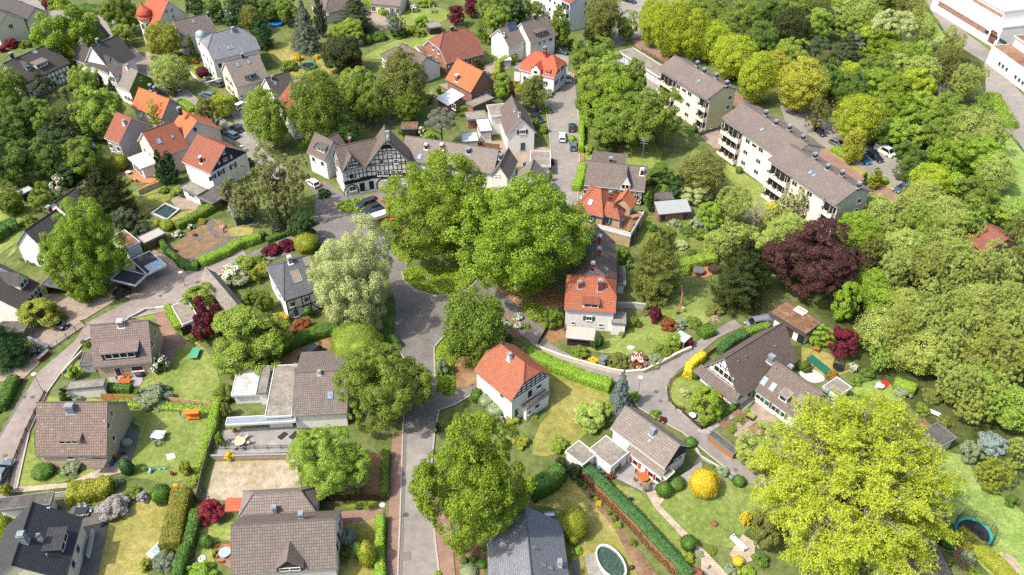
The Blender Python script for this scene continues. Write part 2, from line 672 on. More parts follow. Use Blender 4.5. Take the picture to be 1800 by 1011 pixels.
 # --- where a survey point meets a wall or a roof plane of the current wing
 def plane(s, key):
  w = s.w
  if key in w.frames:
   o, u, n = w.frames[key]
   return o, u, V((0, 0, 1)), n
  o, u, v = w.slopes[key]
  return o, u, v, u.cross(v)
 def hit(s, key, p):
  o, u, v, n = s.plane(key)
  inv = s.w.MW.inverted()
  a = inv @ CAM
  d = inv.to_3x3() @ ray(p)
  k = (o - a).dot(n) / d.dot(n)
  h = a + d * k
  return (h - o).dot(u), (h - o).dot(v)
 def fm(s, key, u, v, out=0):
  """matrix of a frame lying on a wall or roof: x along u, y outwards, z up"""
  o, uu, vv, n = s.plane(key)
  m = Matrix((uu, -n, vv)).transposed().to_4x4() if False else Matrix((uu, n, vv)).transposed().to_4x4()
  m.translation = o + uu * u + vv * v + n * out
  return s.w.M @ m
 def win(s, key, p, w=1.1, h=1.3, n=1, bars=0, frame=None, shut=None, sill=True, name='window', pane=None, uv=None, fr=.09):
  """window (or glazed door) centred on survey point p: n lights side by side, bars glazing bars per light"""
  u, z = uv if uv else s.hit(key, p)
  M = s.fm(key, u, z)
  frame = frame or WHITE
  mb = MB()
  d = .1
  mb.box((-w / 2 + fr / 2, d / 2, 0), (fr, d, h))
  mb.box((w / 2 - fr / 2, d / 2, 0), (fr, d, h))
  mb.box((0, d / 2, h / 2 - fr / 2), (w - 2 * fr, d, fr))
  mb.box((0, d / 2, -h / 2 + fr / 2), (w - 2 * fr, d, fr))
  for i in range(1, n):
   mb.box((-w / 2 + w * i / n, d / 2 - .01, 0), (fr * .8, d - .02, h - 2 * fr))
  for i in range(1, bars + 1):
   mb.box((0, d / 2 - .02, -h / 2 + h * i / (bars + 1)), (w - 2 * fr, d - .04, .045))
  if sill:
   mb.box((0, .1, -h / 2 - .04), (w + .16, .2, .06))
  o = mb.build(name, frame, s.root, M=M)
  g = MB()
  g.poly([(w / 2 - fr, .03, -h / 2 + fr), (-w / 2 + fr, .03, -h / 2 + fr), (-w / 2 + fr, .03, h / 2 - fr), (w / 2 - fr, .03, h / 2 - fr)])
  g.build('pane', pane or GLASS, o, M=M)
  if shut:
   for sx in (-1, 1):
    q = MB()
    q.box((sx * (w / 2 + .26), .05, 0), (.5, .06, h))
    for k in range(5):
     q.box((sx * (w / 2 + .26), .09, -h * .4 + k * h * .2), (.4, .03, .06))
    q.build('shutter', shut, s.root, M=M)
  return o
 def wins(s, key, pts, w=1.1, h=1.3, **kw):
  for p in pts:
   s.win(key, p[:2], p[2] if len(p) > 2 else w, p[3] if len(p) > 3 else h, **kw)
  return s
 def row(s, key, us, z, w=1.1, h=1.3, **kw):
  """windows at distances us along the wall"""
  for u in us:
   s.win(key, None, w, h, uv=(u, z), **kw)
  return s
 def door(s, key, p, w=1.05, h=2.1, mat=None, uv=None):
  u, z = uv if uv else s.hit(key, p)
  M = s.fm(key, u, s.w.z0 + h / 2 + .05)
  mb = MB()
  mb.box((0, .04, 0), (w, .08, h))
  for k in (-1, 1):
   mb.box((0, .1, k * h * .22), (w * .6, .04, h * .32))
  o = mb.build('door', mat or DWOOD, s.root, M=M)
  q = MB()
  q.box((w * .38, .13, -.05), (.05, .1, .16))
  q.build('handle', ZINC, o, M=M)
  q = MB()
  q.box((0, .35, -h / 2 - .0), (w + .5, .7, .16))
  q.build('doorstep', GREYM, s.root, M=M)
  return s
 def garage(s, key, p, w=2.5, h=2.1, mat=None):
  u, z = s.hit(key, p)
  M = s.fm(key, u, s.w.z0 + h / 2 + .03)
  mb = MB()
  for k in range(7):
   mb.box((0, .04, -h / 2 + h * (k + .5) / 7), (w, .07, h / 7 - .04))
  mb.box((0, .02, 0), (w, .05, h))
  mb.build('garage_door', mat or WHITE, s.root, M=M)
  return s
 def chim(s, key, p, w=.7, d=.7, h=1.1, mat=None, cap=None, uv=None):
  u, v = uv if uv else s.hit(key, p)
  o, uu, vv, n = s.plane(key)
  b = o + uu * u + vv * v
  mb = MB()
  mb.box((b.x, b.y, b.z + h / 2 - .4), (w, d, h + .8))
  mb.box((b.x, b.y, b.z + h + .04), (w + .2, d + .2, .1), 1)
  for k in (-1, 1):
   mb.box((b.x + k * w * .22, b.y, b.z + h + .16), (w * .25, d * .5, .16), 0)
  mb.box((b.x, b.y, b.z + h + .27), (w + .08, d + .08, .07), 1)
  # flashing where it passes the tiles
  f = MB()
  f.box((0, .03, 0), (w + .35, .05, d * 1.25 + .35), 1)
  f.xform(s.fm(key, u, v))
  mb.xform(s.w.M)
  k = len(mb.v)
  mb.v += f.v
  mb.f += [tuple(i + k for i in q) for q in f.f]
  mb.mi += f.mi
  mb.build('chimney', [mat or DARKM, cap or ZINC], s.w.roof)
  return s
 def sky(s, key, p, w=.8, h=1.2, frame=None, pane=None, name='skylight', out=.0):
  u, v = s.hit(key, p)
  M = s.fm(key, u, v, out)
  mb = MB()
  f = .1
  for c, d in (((-w / 2, .06, 0), (f, .12, h + f)), ((w / 2, .06, 0), (f, .12, h + f)), ((0, .06, h / 2), (w - f, .12, f)), ((0, .06, -h / 2), (w - f, .12, f))):
   mb.box(c, d)
  mb.box((0, .05, 0), (w - f, .06, h - f), 1)
  mb.build(name, [frame or GREYM, pane or glass('6f8596', .05)], s.w.roof, M=M)
  return s
 def solar(s, key, p, w, h, nx, ny):
  u, v = s.hit(key, p)
  M = s.fm(key, u, v, .05)
  mb = MB()
  mb.box((0, .05, 0), (w, .06, h), 0)
  for i in range(nx):
   for j in range(ny):
    mb.box((-w / 2 + w * (i + .5) / nx, .09, -h / 2 + h * (j + .5) / ny), (w / nx - .06, .03, h / ny - .06), 1)
  mb.build('solar_panel', [ZINC, glass('24324a', .12)], s.w.roof, M=M)
  return s
 def vent(s, key, pts, h=.45):
  for p in pts:
   u, v = s.hit(key, p)
   o, uu, vv, n = s.plane(key)
   b = s.w.M @ (o + uu * u + vv * v)
   mb = MB()
   mb.tube([b + V((0, 0, -.2)), b + V((0, 0, h))], .07, 6)
   mb.tube([b + V((0, 0, h)), b + V((0, 0, h + .1))], .11, 6)
   mb.build('vent_pipe', ZINC, s.w.roof)
  return s
 def dorm(s, key, p, w, h, typ='shed', rise=None, ml=.12, wm=None, rm=None, tm=None, o=.2, wn=None, wh=None, ww=None, bars=0, uv=None, cheek=None, bay=.0):
  """dormer whose front stands at survey point p (middle of its foot) on a roof slope"""
  u, v = uv if uv else s.hit(key, p)
  og, uu, vv, n = s.plane(key)
  b = og + uu * u + vv * v
  inw = V((vv.x, vv.y, 0))
  ms = vv.z / inw.length
  inw.normalize()
  D = Matrix((uu, inw, V((0, 0, 1)))).transposed().to_4x4()
  D.translation = b
  D = s.w.M @ D
  wm, rm, tm = wm or s.w.wm, rm or s.w.rm, tm or GREYM
  hw = w / 2
  mb, rb = MB(), MB()
  f0 = -.25
  fy = -bay
  if typ == 'shed':
   yb_ = h / (ms - ml)
   zb = yb_ * ms
   mb.poly([(-hw, fy, f0), (hw, fy, f0), (hw, fy, h), (-hw, fy, h)])
   mb.poly([(hw, fy, f0), (hw, yb_, zb), (hw, fy, h)], 1)
   mb.poly([(-hw, yb_, zb), (-hw, fy, f0), (-hw, fy, h)], 1)
   e = hw + o
   roof_solid(rb, [[(-e, fy - o * 1.5, h - ml * o + .16), (e, fy - o * 1.5, h - ml * o + .16), (e, yb_ + .3, zb + .16 + ml * .3), (-e, yb_ + .3, zb + .16 + ml * .3)]], .15)
  else:
   rise = rise if rise is not None else hw * 1.0
   yr_, ye = (h + rise) / ms, h / ms
   mb.poly([(-hw, fy, f0), (hw, fy, f0), (hw, fy, h), (0, fy, h + rise), (-hw, fy, h)])
   mb.poly([(hw, fy, f0), (hw, ye, h), (hw, fy, h)], 1)
   mb.poly([(-hw, ye, h), (-hw, fy, f0), (-hw, fy, h)], 1)
   g = rise / hw
   e = hw + o
   ze = h - g * o
   t = .14
   if typ == 'gable':
    ps = [[(-e, fy - o, ze + t), (0, fy - o, h + rise + t), (0, yr_ + .2, h + rise + t), (-e, ze / ms, ze + t)],
                      [(0, fy - o, h + rise + t), (e, fy - o, ze + t), (e, ze / ms, ze + t), (0, yr_ + .2, h + rise + t)]]
    ps = [q[::-1] if i == 0 else q for i, q in enumerate(ps)]
    ps = [[p_ for p_ in q] for q in ps]
   else:  # hipped front
    ps = [[(0, fy + hw * .8, h + rise + t), (-e, fy - o, ze + t), (-e, ze / ms, ze + t), (0, yr_ + .2, h + rise + t)][::-1],
                      [(e, fy - o, ze + t), (0, fy + hw * .8, h + rise + t), (0, yr_ + .2, h + rise + t), (e, ze / ms, ze + t)][::-1],
                      [(-e, fy - o, ze + t), (e, fy - o, ze + t), (0, fy + hw * .8, h + rise + t)]]
    mb.v, mb.f, mb.mi = [], [], []
    mb.poly([(-hw, fy, f0), (hw, fy, f0), (hw, fy, h), (-hw, fy, h)])
    mb.poly([(hw, fy, f0), (hw, ye, h), (hw, fy, h)], 1)
    mb.poly([(-hw, ye, h), (-hw, fy, f0), (-hw, fy, h)], 1)
   fixed = []
   for q in ps:
    nn = (V(q[1]) - V(q[0])).cross(V(q[2]) - V(q[1]))
    fixed.append(q if nn.z > 0 else q[::-1])
   roof_solid(rb, fixed, t)
  d = mb.build('dormer', [wm, cheek or wm], s.root, M=D)
  rb.build('dormer_roof', [rm, tm], d, M=D)
  if wn != 0:
   wn = wn or max(1, round(w / 1.3))
   wh = wh or h * .72
   ww = ww or w * .82
   q = MB()
   fr = .08
   zc = h / 2 + .04
   for i in range(wn):
    cx = -ww / 2 + ww * (i + .5) / wn
    cw = ww / wn
    for c, dd in (((cx - cw / 2 + fr / 2, fy - .04, zc), (fr, .1, wh)), ((cx + cw / 2 - fr / 2, fy - .04, zc), (fr, .1, wh)),
                              ((cx, fy - .04, zc + wh / 2 - fr / 2), (cw - 2 * fr, .1, fr)), ((cx, fy - .04, zc - wh / 2 + fr / 2), (cw - 2 * fr, .1, fr))):
     q.box(c, dd)
    q.poly([(cx - cw / 2 + fr, fy - .03, zc - wh / 2 + fr), (cx + cw / 2 - fr, fy - .03, zc - wh / 2 + fr), (cx + cw / 2 - fr, fy - .03, zc + wh / 2 - fr), (cx - cw / 2 + fr, fy - .03, zc + wh / 2 - fr)], 1)
    for k in range(bars):
     q.box((cx, fy - .05, zc - wh / 2 + wh * (k + 1) / (bars + 1)), (cw - 2 * fr, .06, .04))
   q.build('dormer_window', [WHITE, GLASS], d, M=D)
  return s
 def timber(s, key, zs, step=1.1, mat=None, bw=.2, brace=True, u0=None, u1=None, ztop=None, name='timber_frame', skip=()):
  """timber framing on a wall: rails at heights zs, posts every step metres, clipped under the gable"""
  wx0, wx1, wy0, wy1 = s.w.box
  if key in 'fb':
   hw = (wx1 - wx0) / 2
   mid = (wx0 + wx1) / 2
   ua, ub = (mid - hw, mid + hw) if key == 'f' else (-mid - hw, -mid + hw)
   zt = max(zs) if ztop is None else ztop
   top = lambda u: zt
  else:
   pr = s.w.prof(wx0 if key == 'l' else wx1)
   sg = -1 if key == 'l' else 1
   pts = sorted((sg * y, z) for y, z in pr)
   ua, ub = pts[0][0], pts[-1][0]
   def top(u):
    for (a, za), (b, zb) in zip(pts, pts[1:]):
     if a - 1e-6 <= u <= b + 1e-6:
      return za + (zb - za) * (u - a) / max(b - a, 1e-6)
    return 0
  if u0 is not None:
   ua = u0
  if u1 is not None:
   ub = u1
  mb = MB()
  M = s.fm(key, 0, 0)
  n = max(1, round((ub - ua) / step))
  z_lo, z_hi = min(zs), max(zs)
  zmax = max(top(ua + (ub - ua) * i / 40) for i in range(41))
  for z in zs:
   cand = [ua + (ub - ua) * i / 80 for i in range(81)]
   cand = [u for u in cand if top(u) >= z]
   if len(cand) > 2:
    mb.box(((cand[0] + cand[-1]) / 2, .03, z), (cand[-1] - cand[0], .06, bw))
  for i in range(n + 1):
   u = ua + bw / 2 + (ub - ua - bw) * i / n
   zt = min(top(u), zmax if ztop is None else ztop)
   if zt > z_lo + .2:
    mb.box((u, .025, (z_lo + zt) / 2), (bw, .05, zt - z_lo))
  if brace:
   zz = sorted(zs)
   for a, b in zip(zz, zz[1:]):
    for i in (0, n - 1):
     ul = ua + (ub - ua) * i / n
     ur = ua + (ub - ua) * (i + 1) / n
     if min(top(ul), top(ur)) > b:
      p, q = ((ul, a), (ur, b)) if i == 0 else ((ur, a), (ul, b))
      mb.tube([(p[0], .03, p[1]), (q[0], .03, q[1])], bw * .5, 4)
  # rafters along the gable edge
  if key in 'lr':
   for (a, za), (b, zb) in zip(pts, pts[1:]):
    if ztop is None:
     mb.tube([(a, .03, za - .1), (b, .03, zb - .1)], bw * .6, 4)
  mb.build(name, mat or plain('26282b', .8, .1), s.root, M=M)
  return s
 def panel(s, key, us, zs, mat, out=.06, name='cladding', clip=True):
  """sheet of another facing over part of a wall"""
  M = s.fm(key, 0, 0)
  mb = MB()
  mb.box(((us[0] + us[1]) / 2, out / 2, (zs[0] + zs[1]) / 2), (us[1] - us[0], out, zs[1] - zs[0]))
  mb.build(name, mat, s.root, M=M)
  return s
 def add(s, name, fn, mats, key=None, p=None, uv=None, parent=None):
  """any other part: fn fills a mesh in the frame of a wall point"""
  if key:
   u, z = uv if uv else s.hit(key, p)
   M = s.fm(key, u, z)
  else:
   M = s.w.M
  mb = MB()
  fn(mb)
  return mb.build(name, mats, parent or s.root, M=M)
# ------------------------------------------------------------------ plants
def quads_mesh(name, pos, nrm, size, asp, rng, mats, mi=None, core=None, updir=None):
 """leaf-sized lozenges at pos facing nrm"""
 n = len(pos)
 nrm = nrm / np.linalg.norm(nrm, axis=1, keepdims=True)
 r = rng.normal(size=(n, 3)) if updir is None else updir + rng.normal(size=(n, 3)) * .25
 a = np.cross(nrm, r)
 a /= np.linalg.norm(a, axis=1, keepdims=True) + 1e-9
 b = np.cross(nrm, a)
 sz = (size * rng.uniform(.65, 1.35, n))[:, None]
 fold = nrm * sz * .18
 v = np.stack([pos - b * sz, pos + a * sz * asp + fold, pos + b * sz, pos - a * sz * asp + fold], 1).reshape(-1, 3)
 nv, nf = n * 4, n
 cv, cf = (np.zeros((0, 3)), []) if core is None else core
 me = bpy.data.meshes.new(name)
 me.vertices.add(nv + len(cv))
 me.vertices.foreach_set('co', np.concatenate([v, np.asarray(cv).reshape(-1, 3)]).ravel())
 loops = np.concatenate([np.arange(nv)] + [np.asarray(f) + nv for f in cf]) if cf else np.arange(nv)
 tot = np.array([4] * nf + [len(f) for f in cf])
 me.loops.add(len(loops))
 me.loops.foreach_set('vertex_index', loops.astype(np.int32))
 me.polygons.add(len(tot))
 st = np.concatenate([[0], np.cumsum(tot)[:-1]])
 me.polygons.foreach_set('loop_start', st.astype(np.int32))
 idx = np.zeros(len(tot), np.int32)
 if mi is not None:
  idx[:nf] = mi
 if cf:
  idx[nf:] = len(mats) - 1
 for mt in mats:
  me.materials.append(mt)
 me.polygons.foreach_set('material_index', idx)
 me.update(calc_edges=True)
 return me
def fib(n, rng, jit=.35):
 i = np.arange(n) + .5
 ph = np.arccos(1 - 2 * i / n)
 th = np.pi * (1 + 5 ** .5) * i
 d = np.stack([np.cos(th) * np.sin(ph), np.sin(th) * np.sin(ph), np.cos(ph)], 1) + rng.normal(size=(n, 3)) * jit / n ** .5 * 2
 return d / np.linalg.norm(d, axis=1, keepdims=True)
def unit(n, rng):
 d = rng.normal(size=(n, 3))
 return d / np.linalg.norm(d, axis=1, keepdims=True)
def leaves_on_lobes(cent, rad, n, rng, flat=1., out=.8, up=.35, rough=.5, shell=.7):
 """n leaves shared over the lobes, mostly on their outer, upper sides"""
 w = rad ** 2
 which = rng.choice(len(cent), n, p=w / w.sum())
 d = unit(n, rng)
 c = cent[which]
 o = c / (np.linalg.norm(c, axis=1, keepdims=True) + 1e-6)
 o[:, 2] += .25
 bad = (d * o).sum(1) < -.25
 d[bad] = -d[bad]
 rr = rad[which][:, None] * (shell + (1 - shell) * rng.random((n, 1)) ** .5) * rng.uniform(.85, 1.12, (n, 1))
 sc_ = np.array([1, 1, flat])
 pos = c + d * rr * sc_
 nrm = d * out + np.array([0, 0, up]) + rng.normal(size=(n, 3)) * rough
 return pos, nrm
CROWNS = {}
NLEAF = {'S': 3800, 'M': 14000, 'L': 44000, 'X': 105000}
def crown_mesh(form, size, seed):
 key = (form, size, seed)
 if key in CROWNS:
  return CROWNS[key]
 rng = np.random.default_rng(seed * 97 + sum(map(ord, form)) + ord(size))
 n = NLEAF[size]
 ls = {'S': .072, 'M': .039, 'L': .0225, 'X': .0145}[size]
 none = [leaf('5f8a32', '8fb84a')]
 big = {'S': 0, 'M': 1, 'L': 2, 'X': 3}[size]
 if form in ('round', 'lobed', 'airy'):
  # limbs carry masses, masses carry clumps, clumps carry leaves
  nm = {'round': 12, 'lobed': 19, 'airy': 15}[form]
  md = fib(nm, rng, 1.3)
  mr = {'round': .5, 'lobed': .4, 'airy': .4}[form] * rng.uniform(.75, 1.2, nm)
  mc = md * ((1.02 - mr) * rng.uniform(.86, 1.08, nm))[:, None]
  K = {'round': (34, 80, 170, 300), 'lobed': (34, 80, 180, 320), 'airy': (34, 80, 170, 280)}[form][big]
  wm = rng.choice(nm, K, p=mr ** 2 / (mr ** 2).sum())
  d = unit(K, rng)
  o_ = mc[wm] / np.linalg.norm(mc[wm], axis=1, keepdims=True)
  bad = (d * o_).sum(1) < -.35
  d[bad] = -d[bad]
  cent = mc[wm] + d * (mr[wm] * rng.uniform(.72, 1.04, K))[:, None]
  rad = rng.uniform(.6, 1.35, K) * 2.0 / K ** .5
  rad = np.minimum(rad, .34)
  ki = max(8, K // 5)
  ci = unit(ki, rng) * rng.uniform(.1, .6, (ki, 1))
  cent = np.concatenate([cent, ci])
  rad = np.concatenate([rad, rng.uniform(.14, .26, ki)])
  pos, nrm = leaves_on_lobes(cent, rad, n, rng, flat=.75, shell=.55 if form != 'airy' else .25, rough=.5 if form != 'airy' else .65)
  if form == 'airy':
   n2 = n // 4
   p2 = unit(n2, rng) * rng.uniform(.6, 1.08, (n2, 1))
   pos = np.concatenate([pos, p2])
   nrm = np.concatenate([nrm, p2 + rng.normal(size=p2.shape) * .7])
  q = np.quantile(np.abs(pos), .975, axis=0)
  pos = pos / np.array([max(q[0], q[1])] * 2 + [q[2]])
  me = quads_mesh('crown', pos, nrm, ls, .72, rng, none)
 elif form == 'spray':   # long upright feathered shoots, as on a young-leaved lime
  K, T = ((26, 8), (44, 9), (90, 14), (230, 20))[big]
  if big == 3:
   n, ls = 190000, .0115
  d = fib(K, rng, 1.1)
  d = d[d[:, 2] > -.7]
  K = len(d)
  L = rng.uniform(.82, 1.1, K)
  t = rng.uniform(.38, 1.0, (K, T)) ** .75
  sd_ = unit(K * T, rng).reshape(K, T, 3)
  tw = d[:, None, :] * .75 + sd_ * .9 + np.array([0, 0, .12])
  tw[:, :, 2] *= .6
  tw /= np.linalg.norm(tw, axis=2, keepdims=True)
  tl = .1 + .24 * (1.1 - t)
  st_ = d[:, None, :] * (t * L[:, None])[:, :, None]
  st_[:, :, 2] += .08 * t - .12 * t ** 3
  per = n // (K * T)
  u_ = rng.uniform(0, 1, (K, T, per))
  pos = st_[:, :, None, :] + tw[:, :, None, :] * (u_ * tl[:, :, None])[..., None]
  pos = pos + rng.normal(size=pos.shape) * np.array([.022, .022, .012]) * (1.5 - u_)[..., None]
  pos = pos.reshape(-1, 3)
  nrm = pos * .5 + np.array([0, 0, .8]) + rng.normal(size=pos.shape) * .45
  me = quads_mesh('crown', pos, nrm, ls * .95, .6, rng, none)
 elif form == 'feather':  # alder or birch: small loose tufts
  K = (90, 240, 900, 1200)[big]
  n = int(n * 1.7)
  nm = 12
  mr = .4 * rng.uniform(.7, 1.25, nm)
  mc = fib(nm, rng, 1.5) * ((1.05 - mr) * rng.uniform(.75, 1.1, nm))[:, None]
  wm = rng.choice(nm, K, p=mr ** 2 / (mr ** 2).sum())
  cent = mc[wm] + unit(K, rng) * (mr[wm] * rng.uniform(.5, 1.1, K) ** .5)[:, None]
  rad = rng.uniform(.04, .1, K) * (1.5, 1.25, .9, .8)[big]
  pos, nrm = leaves_on_lobes(cent, rad, n, rng, flat=.9, shell=.1, up=.5, rough=.7)
  me = quads_mesh('crown', pos, nrm, ls * .58, .55, rng, none)
 elif form == 'pine':
  K = (14, 30, 44, 60)[big]
  d = fib(K, rng, 1.2)
  d[:, 2] = np.abs(d[:, 2]) * .9 - .15
  cent = d * rng.uniform(.45, .85, (K, 1))
  rad = rng.uniform(.16, .3, K)
  pos, nrm = leaves_on_lobes(cent, rad, n, rng, flat=.55, shell=.35, rough=.7, up=.6)
  me = quads_mesh('crown', pos, nrm, ls * .95, .4, rng, none)
 elif form in ('fir', 'cypress', 'yew'):
  # z runs 0 (foot) to 1 (tip), radius 1 at the foot
  nb = {'fir': (90, 170, 320, 420), 'cypress': (60, 120, 200, 260), 'yew': (80, 150, 260, 340)}[form][big]
  z = 1 - rng.random(nb) ** .62
  z = np.clip(z, 0.02, .985)
  prof = {'fir': (1 - z) ** .85, 'cypress': (1 - z ** 2.2) ** .8 * .95, 'yew': np.minimum(1, (1 - z) * 2.0) ** .75}[form]
  th = rng.uniform(0, 2 * np.pi, nb)
  L = prof * rng.uniform(.8, 1.12, nb) + .02
  per = n // nb
  t = rng.uniform(.15, 1, (nb, per)) ** .7
  dirs = np.stack([np.cos(th), np.sin(th), np.zeros(nb)], 1)
  side = np.stack([-np.sin(th), np.cos(th), np.zeros(nb)], 1)
  off = rng.normal(size=(nb, per)) * .16 * (1.15 - t) * L[:, None] + rng.normal(size=(nb, per)) * .03
  drop = {'fir': -.07, 'cypress': .12, 'yew': .03}[form]
  pos = dirs[:, None, :] * (t * L[:, None])[:, :, None] + side[:, None, :] * off[:, :, None]
  pos[:, :, 2] = z[:, None] + drop * t * L[:, None] + .05 * (t ** 3) * L[:, None] + rng.normal(size=(nb, per)) * .012
  pos = pos.reshape(-1, 3)
  nrm = np.repeat(dirs, per, 0) * (.45 if form == 'fir' else .9) + np.array([0, 0, .8]) + rng.normal(size=pos.shape) * .45
  me = quads_mesh('crown', pos, nrm, ls * .9, .42, rng, none, updir=np.repeat(side, per, 0))
 elif form == 'ball':     # clipped
  n = int(n * 1.1)
  d = unit(n, rng)
  lump = 1 + .07 * np.sin(d[:, 0] * 6 + seed) * np.sin(d[:, 1] * 5 + 1) + .06 * np.sin(d[:, 2] * 7 + d[:, 0] * 3 + seed)
  pos = d * (lump * rng.uniform(.9, 1.06, n))[:, None]
  nrm = d + rng.normal(size=(n, 3)) * .4
  bm = bmesh.new()
  bmesh.ops.create_icosphere(bm, subdivisions=3, radius=.93)
  bm.verts.index_update()
  core = (np.array([tuple(v.co) for v in bm.verts]), [[v.index for v in f.verts] for f in bm.faces])
  bm.free()
  me = quads_mesh('crown', pos, nrm, ls * .8, .65, rng, none, core=core)
 elif form == 'bush':
  K = (16, 34, 60, 90)[big]
  d = fib(K, rng, 1)
  cent = d * rng.uniform(.55, .8, (K, 1))
  cent = cent[d[:, 2] > -.7]
  rad = rng.uniform(.22, .4, len(cent)) * (1 if big == 0 else .75)
  ci = unit(8, rng) * .3
  cent = np.concatenate([cent, ci])
  rad = np.concatenate([rad, np.full(8, .35)])
  pos, nrm = leaves_on_lobes(cent, rad, n, rng, shell=.55, rough=.55)
  me = quads_mesh('crown', pos, nrm, ls, .7, rng, none)
 elif form == 'bare':
  mb = MB()
  def grow(p, d, l, r, k):
   q = p + d * l
   mb.tube([p, (p + q) / 2 + V(rng.normal(size=3)) * l * .06, q], [r, r * .8, r * .6], 4, cap=False)
   if k:
    for _ in range(4 if k > 1 else 5):
     e = (d + V(rng.normal(size=3)) * .55 + V((0, 0, .15))).normalized()
     grow(p + d * l * rng.uniform(.55, 1), e, l * rng.uniform(.5, .8), r * .5, k - 1)
  for _ in range(5):
   a = V(rng.normal(size=3))
   a.z = abs(a.z) + .9
   grow(V((0, 0, -.8)), a.normalized(), .75, .035, 3)
  me = mb.mesh('crown', [PALEBARK])
 CROWNS[key] = me
 return me
def flowers_mesh(form, size, seed, n, fs):
 """flower heads scattered on the outer side of a unit crown"""
 key = ('flowers', form, size, seed, n)
 if key in CROWNS:
  return CROWNS[key]
 rng = np.random.default_rng(seed + 5)
 base = crown_mesh(form, size, seed)
 co = np.zeros(len(base.vertices) * 3)
 base.vertices.foreach_get('co', co)
 co = co.reshape(-1, 3)
 r = np.linalg.norm(co, axis=1)
 cand = co[(r > np.quantile(r, .6)) & (co[:, 2] > -.4)]
 anchor = unit(max(4, n // 40), rng)
 p = cand[rng.choice(len(cand), min(n, len(cand)), False)]
 p = p * 1.03
 me = quads_mesh('blossom', p, p + rng.normal(size=p.shape) * .3, fs, .9, rng, [plain('f2efe6', .7, .05)])
 CROWNS[key] = me
 return me
TRUNKS = {}
def trunk_mesh(seed, pale=False):
 """unit trunk: foot at z=0, crown centre at z=1; limbs reach out into the crown (radius 1)"""
 key = (seed, pale)
 if key in TRUNKS:
  return TRUNKS[key]
 r = random.Random(seed)
 mb = MB()
 mb.tube([(0, 0, -.02), (0, 0, .08), (.01, .0, .45), (.0, .01, .8), (0, 0, 1.15)], [.085, .06, .05, .04, .02], 8)
 for k in range(9):
  z = .5 + .06 * k
  a = k * 2.4 + r.random()
  c, s_ = math.cos(a), math.sin(a)
  e = r.uniform(.5, .8)
  mb.tube([(0, 0, z), (c * e * .45, s_ * e * .45, z + .12), (c * e, s_ * e, z + .32)], [.03, .02, .008], 5)
  a2 = a + .5
  mb.tube([(c * e * .45, s_ * e * .45, z + .12), (math.cos(a2) * e * .8, math.sin(a2) * e * .8, z + .2)], [.014, .005], 4)
 TRUNKS[key] = mb.mesh('trunk', [PALEBARK if pale else BARK])
 return TRUNKS[key]
CON = ('fir', 'cypress', 'yew')
SEEDN = [0]
FORMS = {  # default height of the crown over its radius, clear stem over radius
 'round': (.95, .35), 'lobed': (.9, .3), 'airy': (1.1, .4), 'spray': (.95, .2), 'feather': (1.25, .3), 'pine': (.8, .7), 'ball': (1, 0), 'bush': (.85, -.25), 'bare': (1.2, .5)}
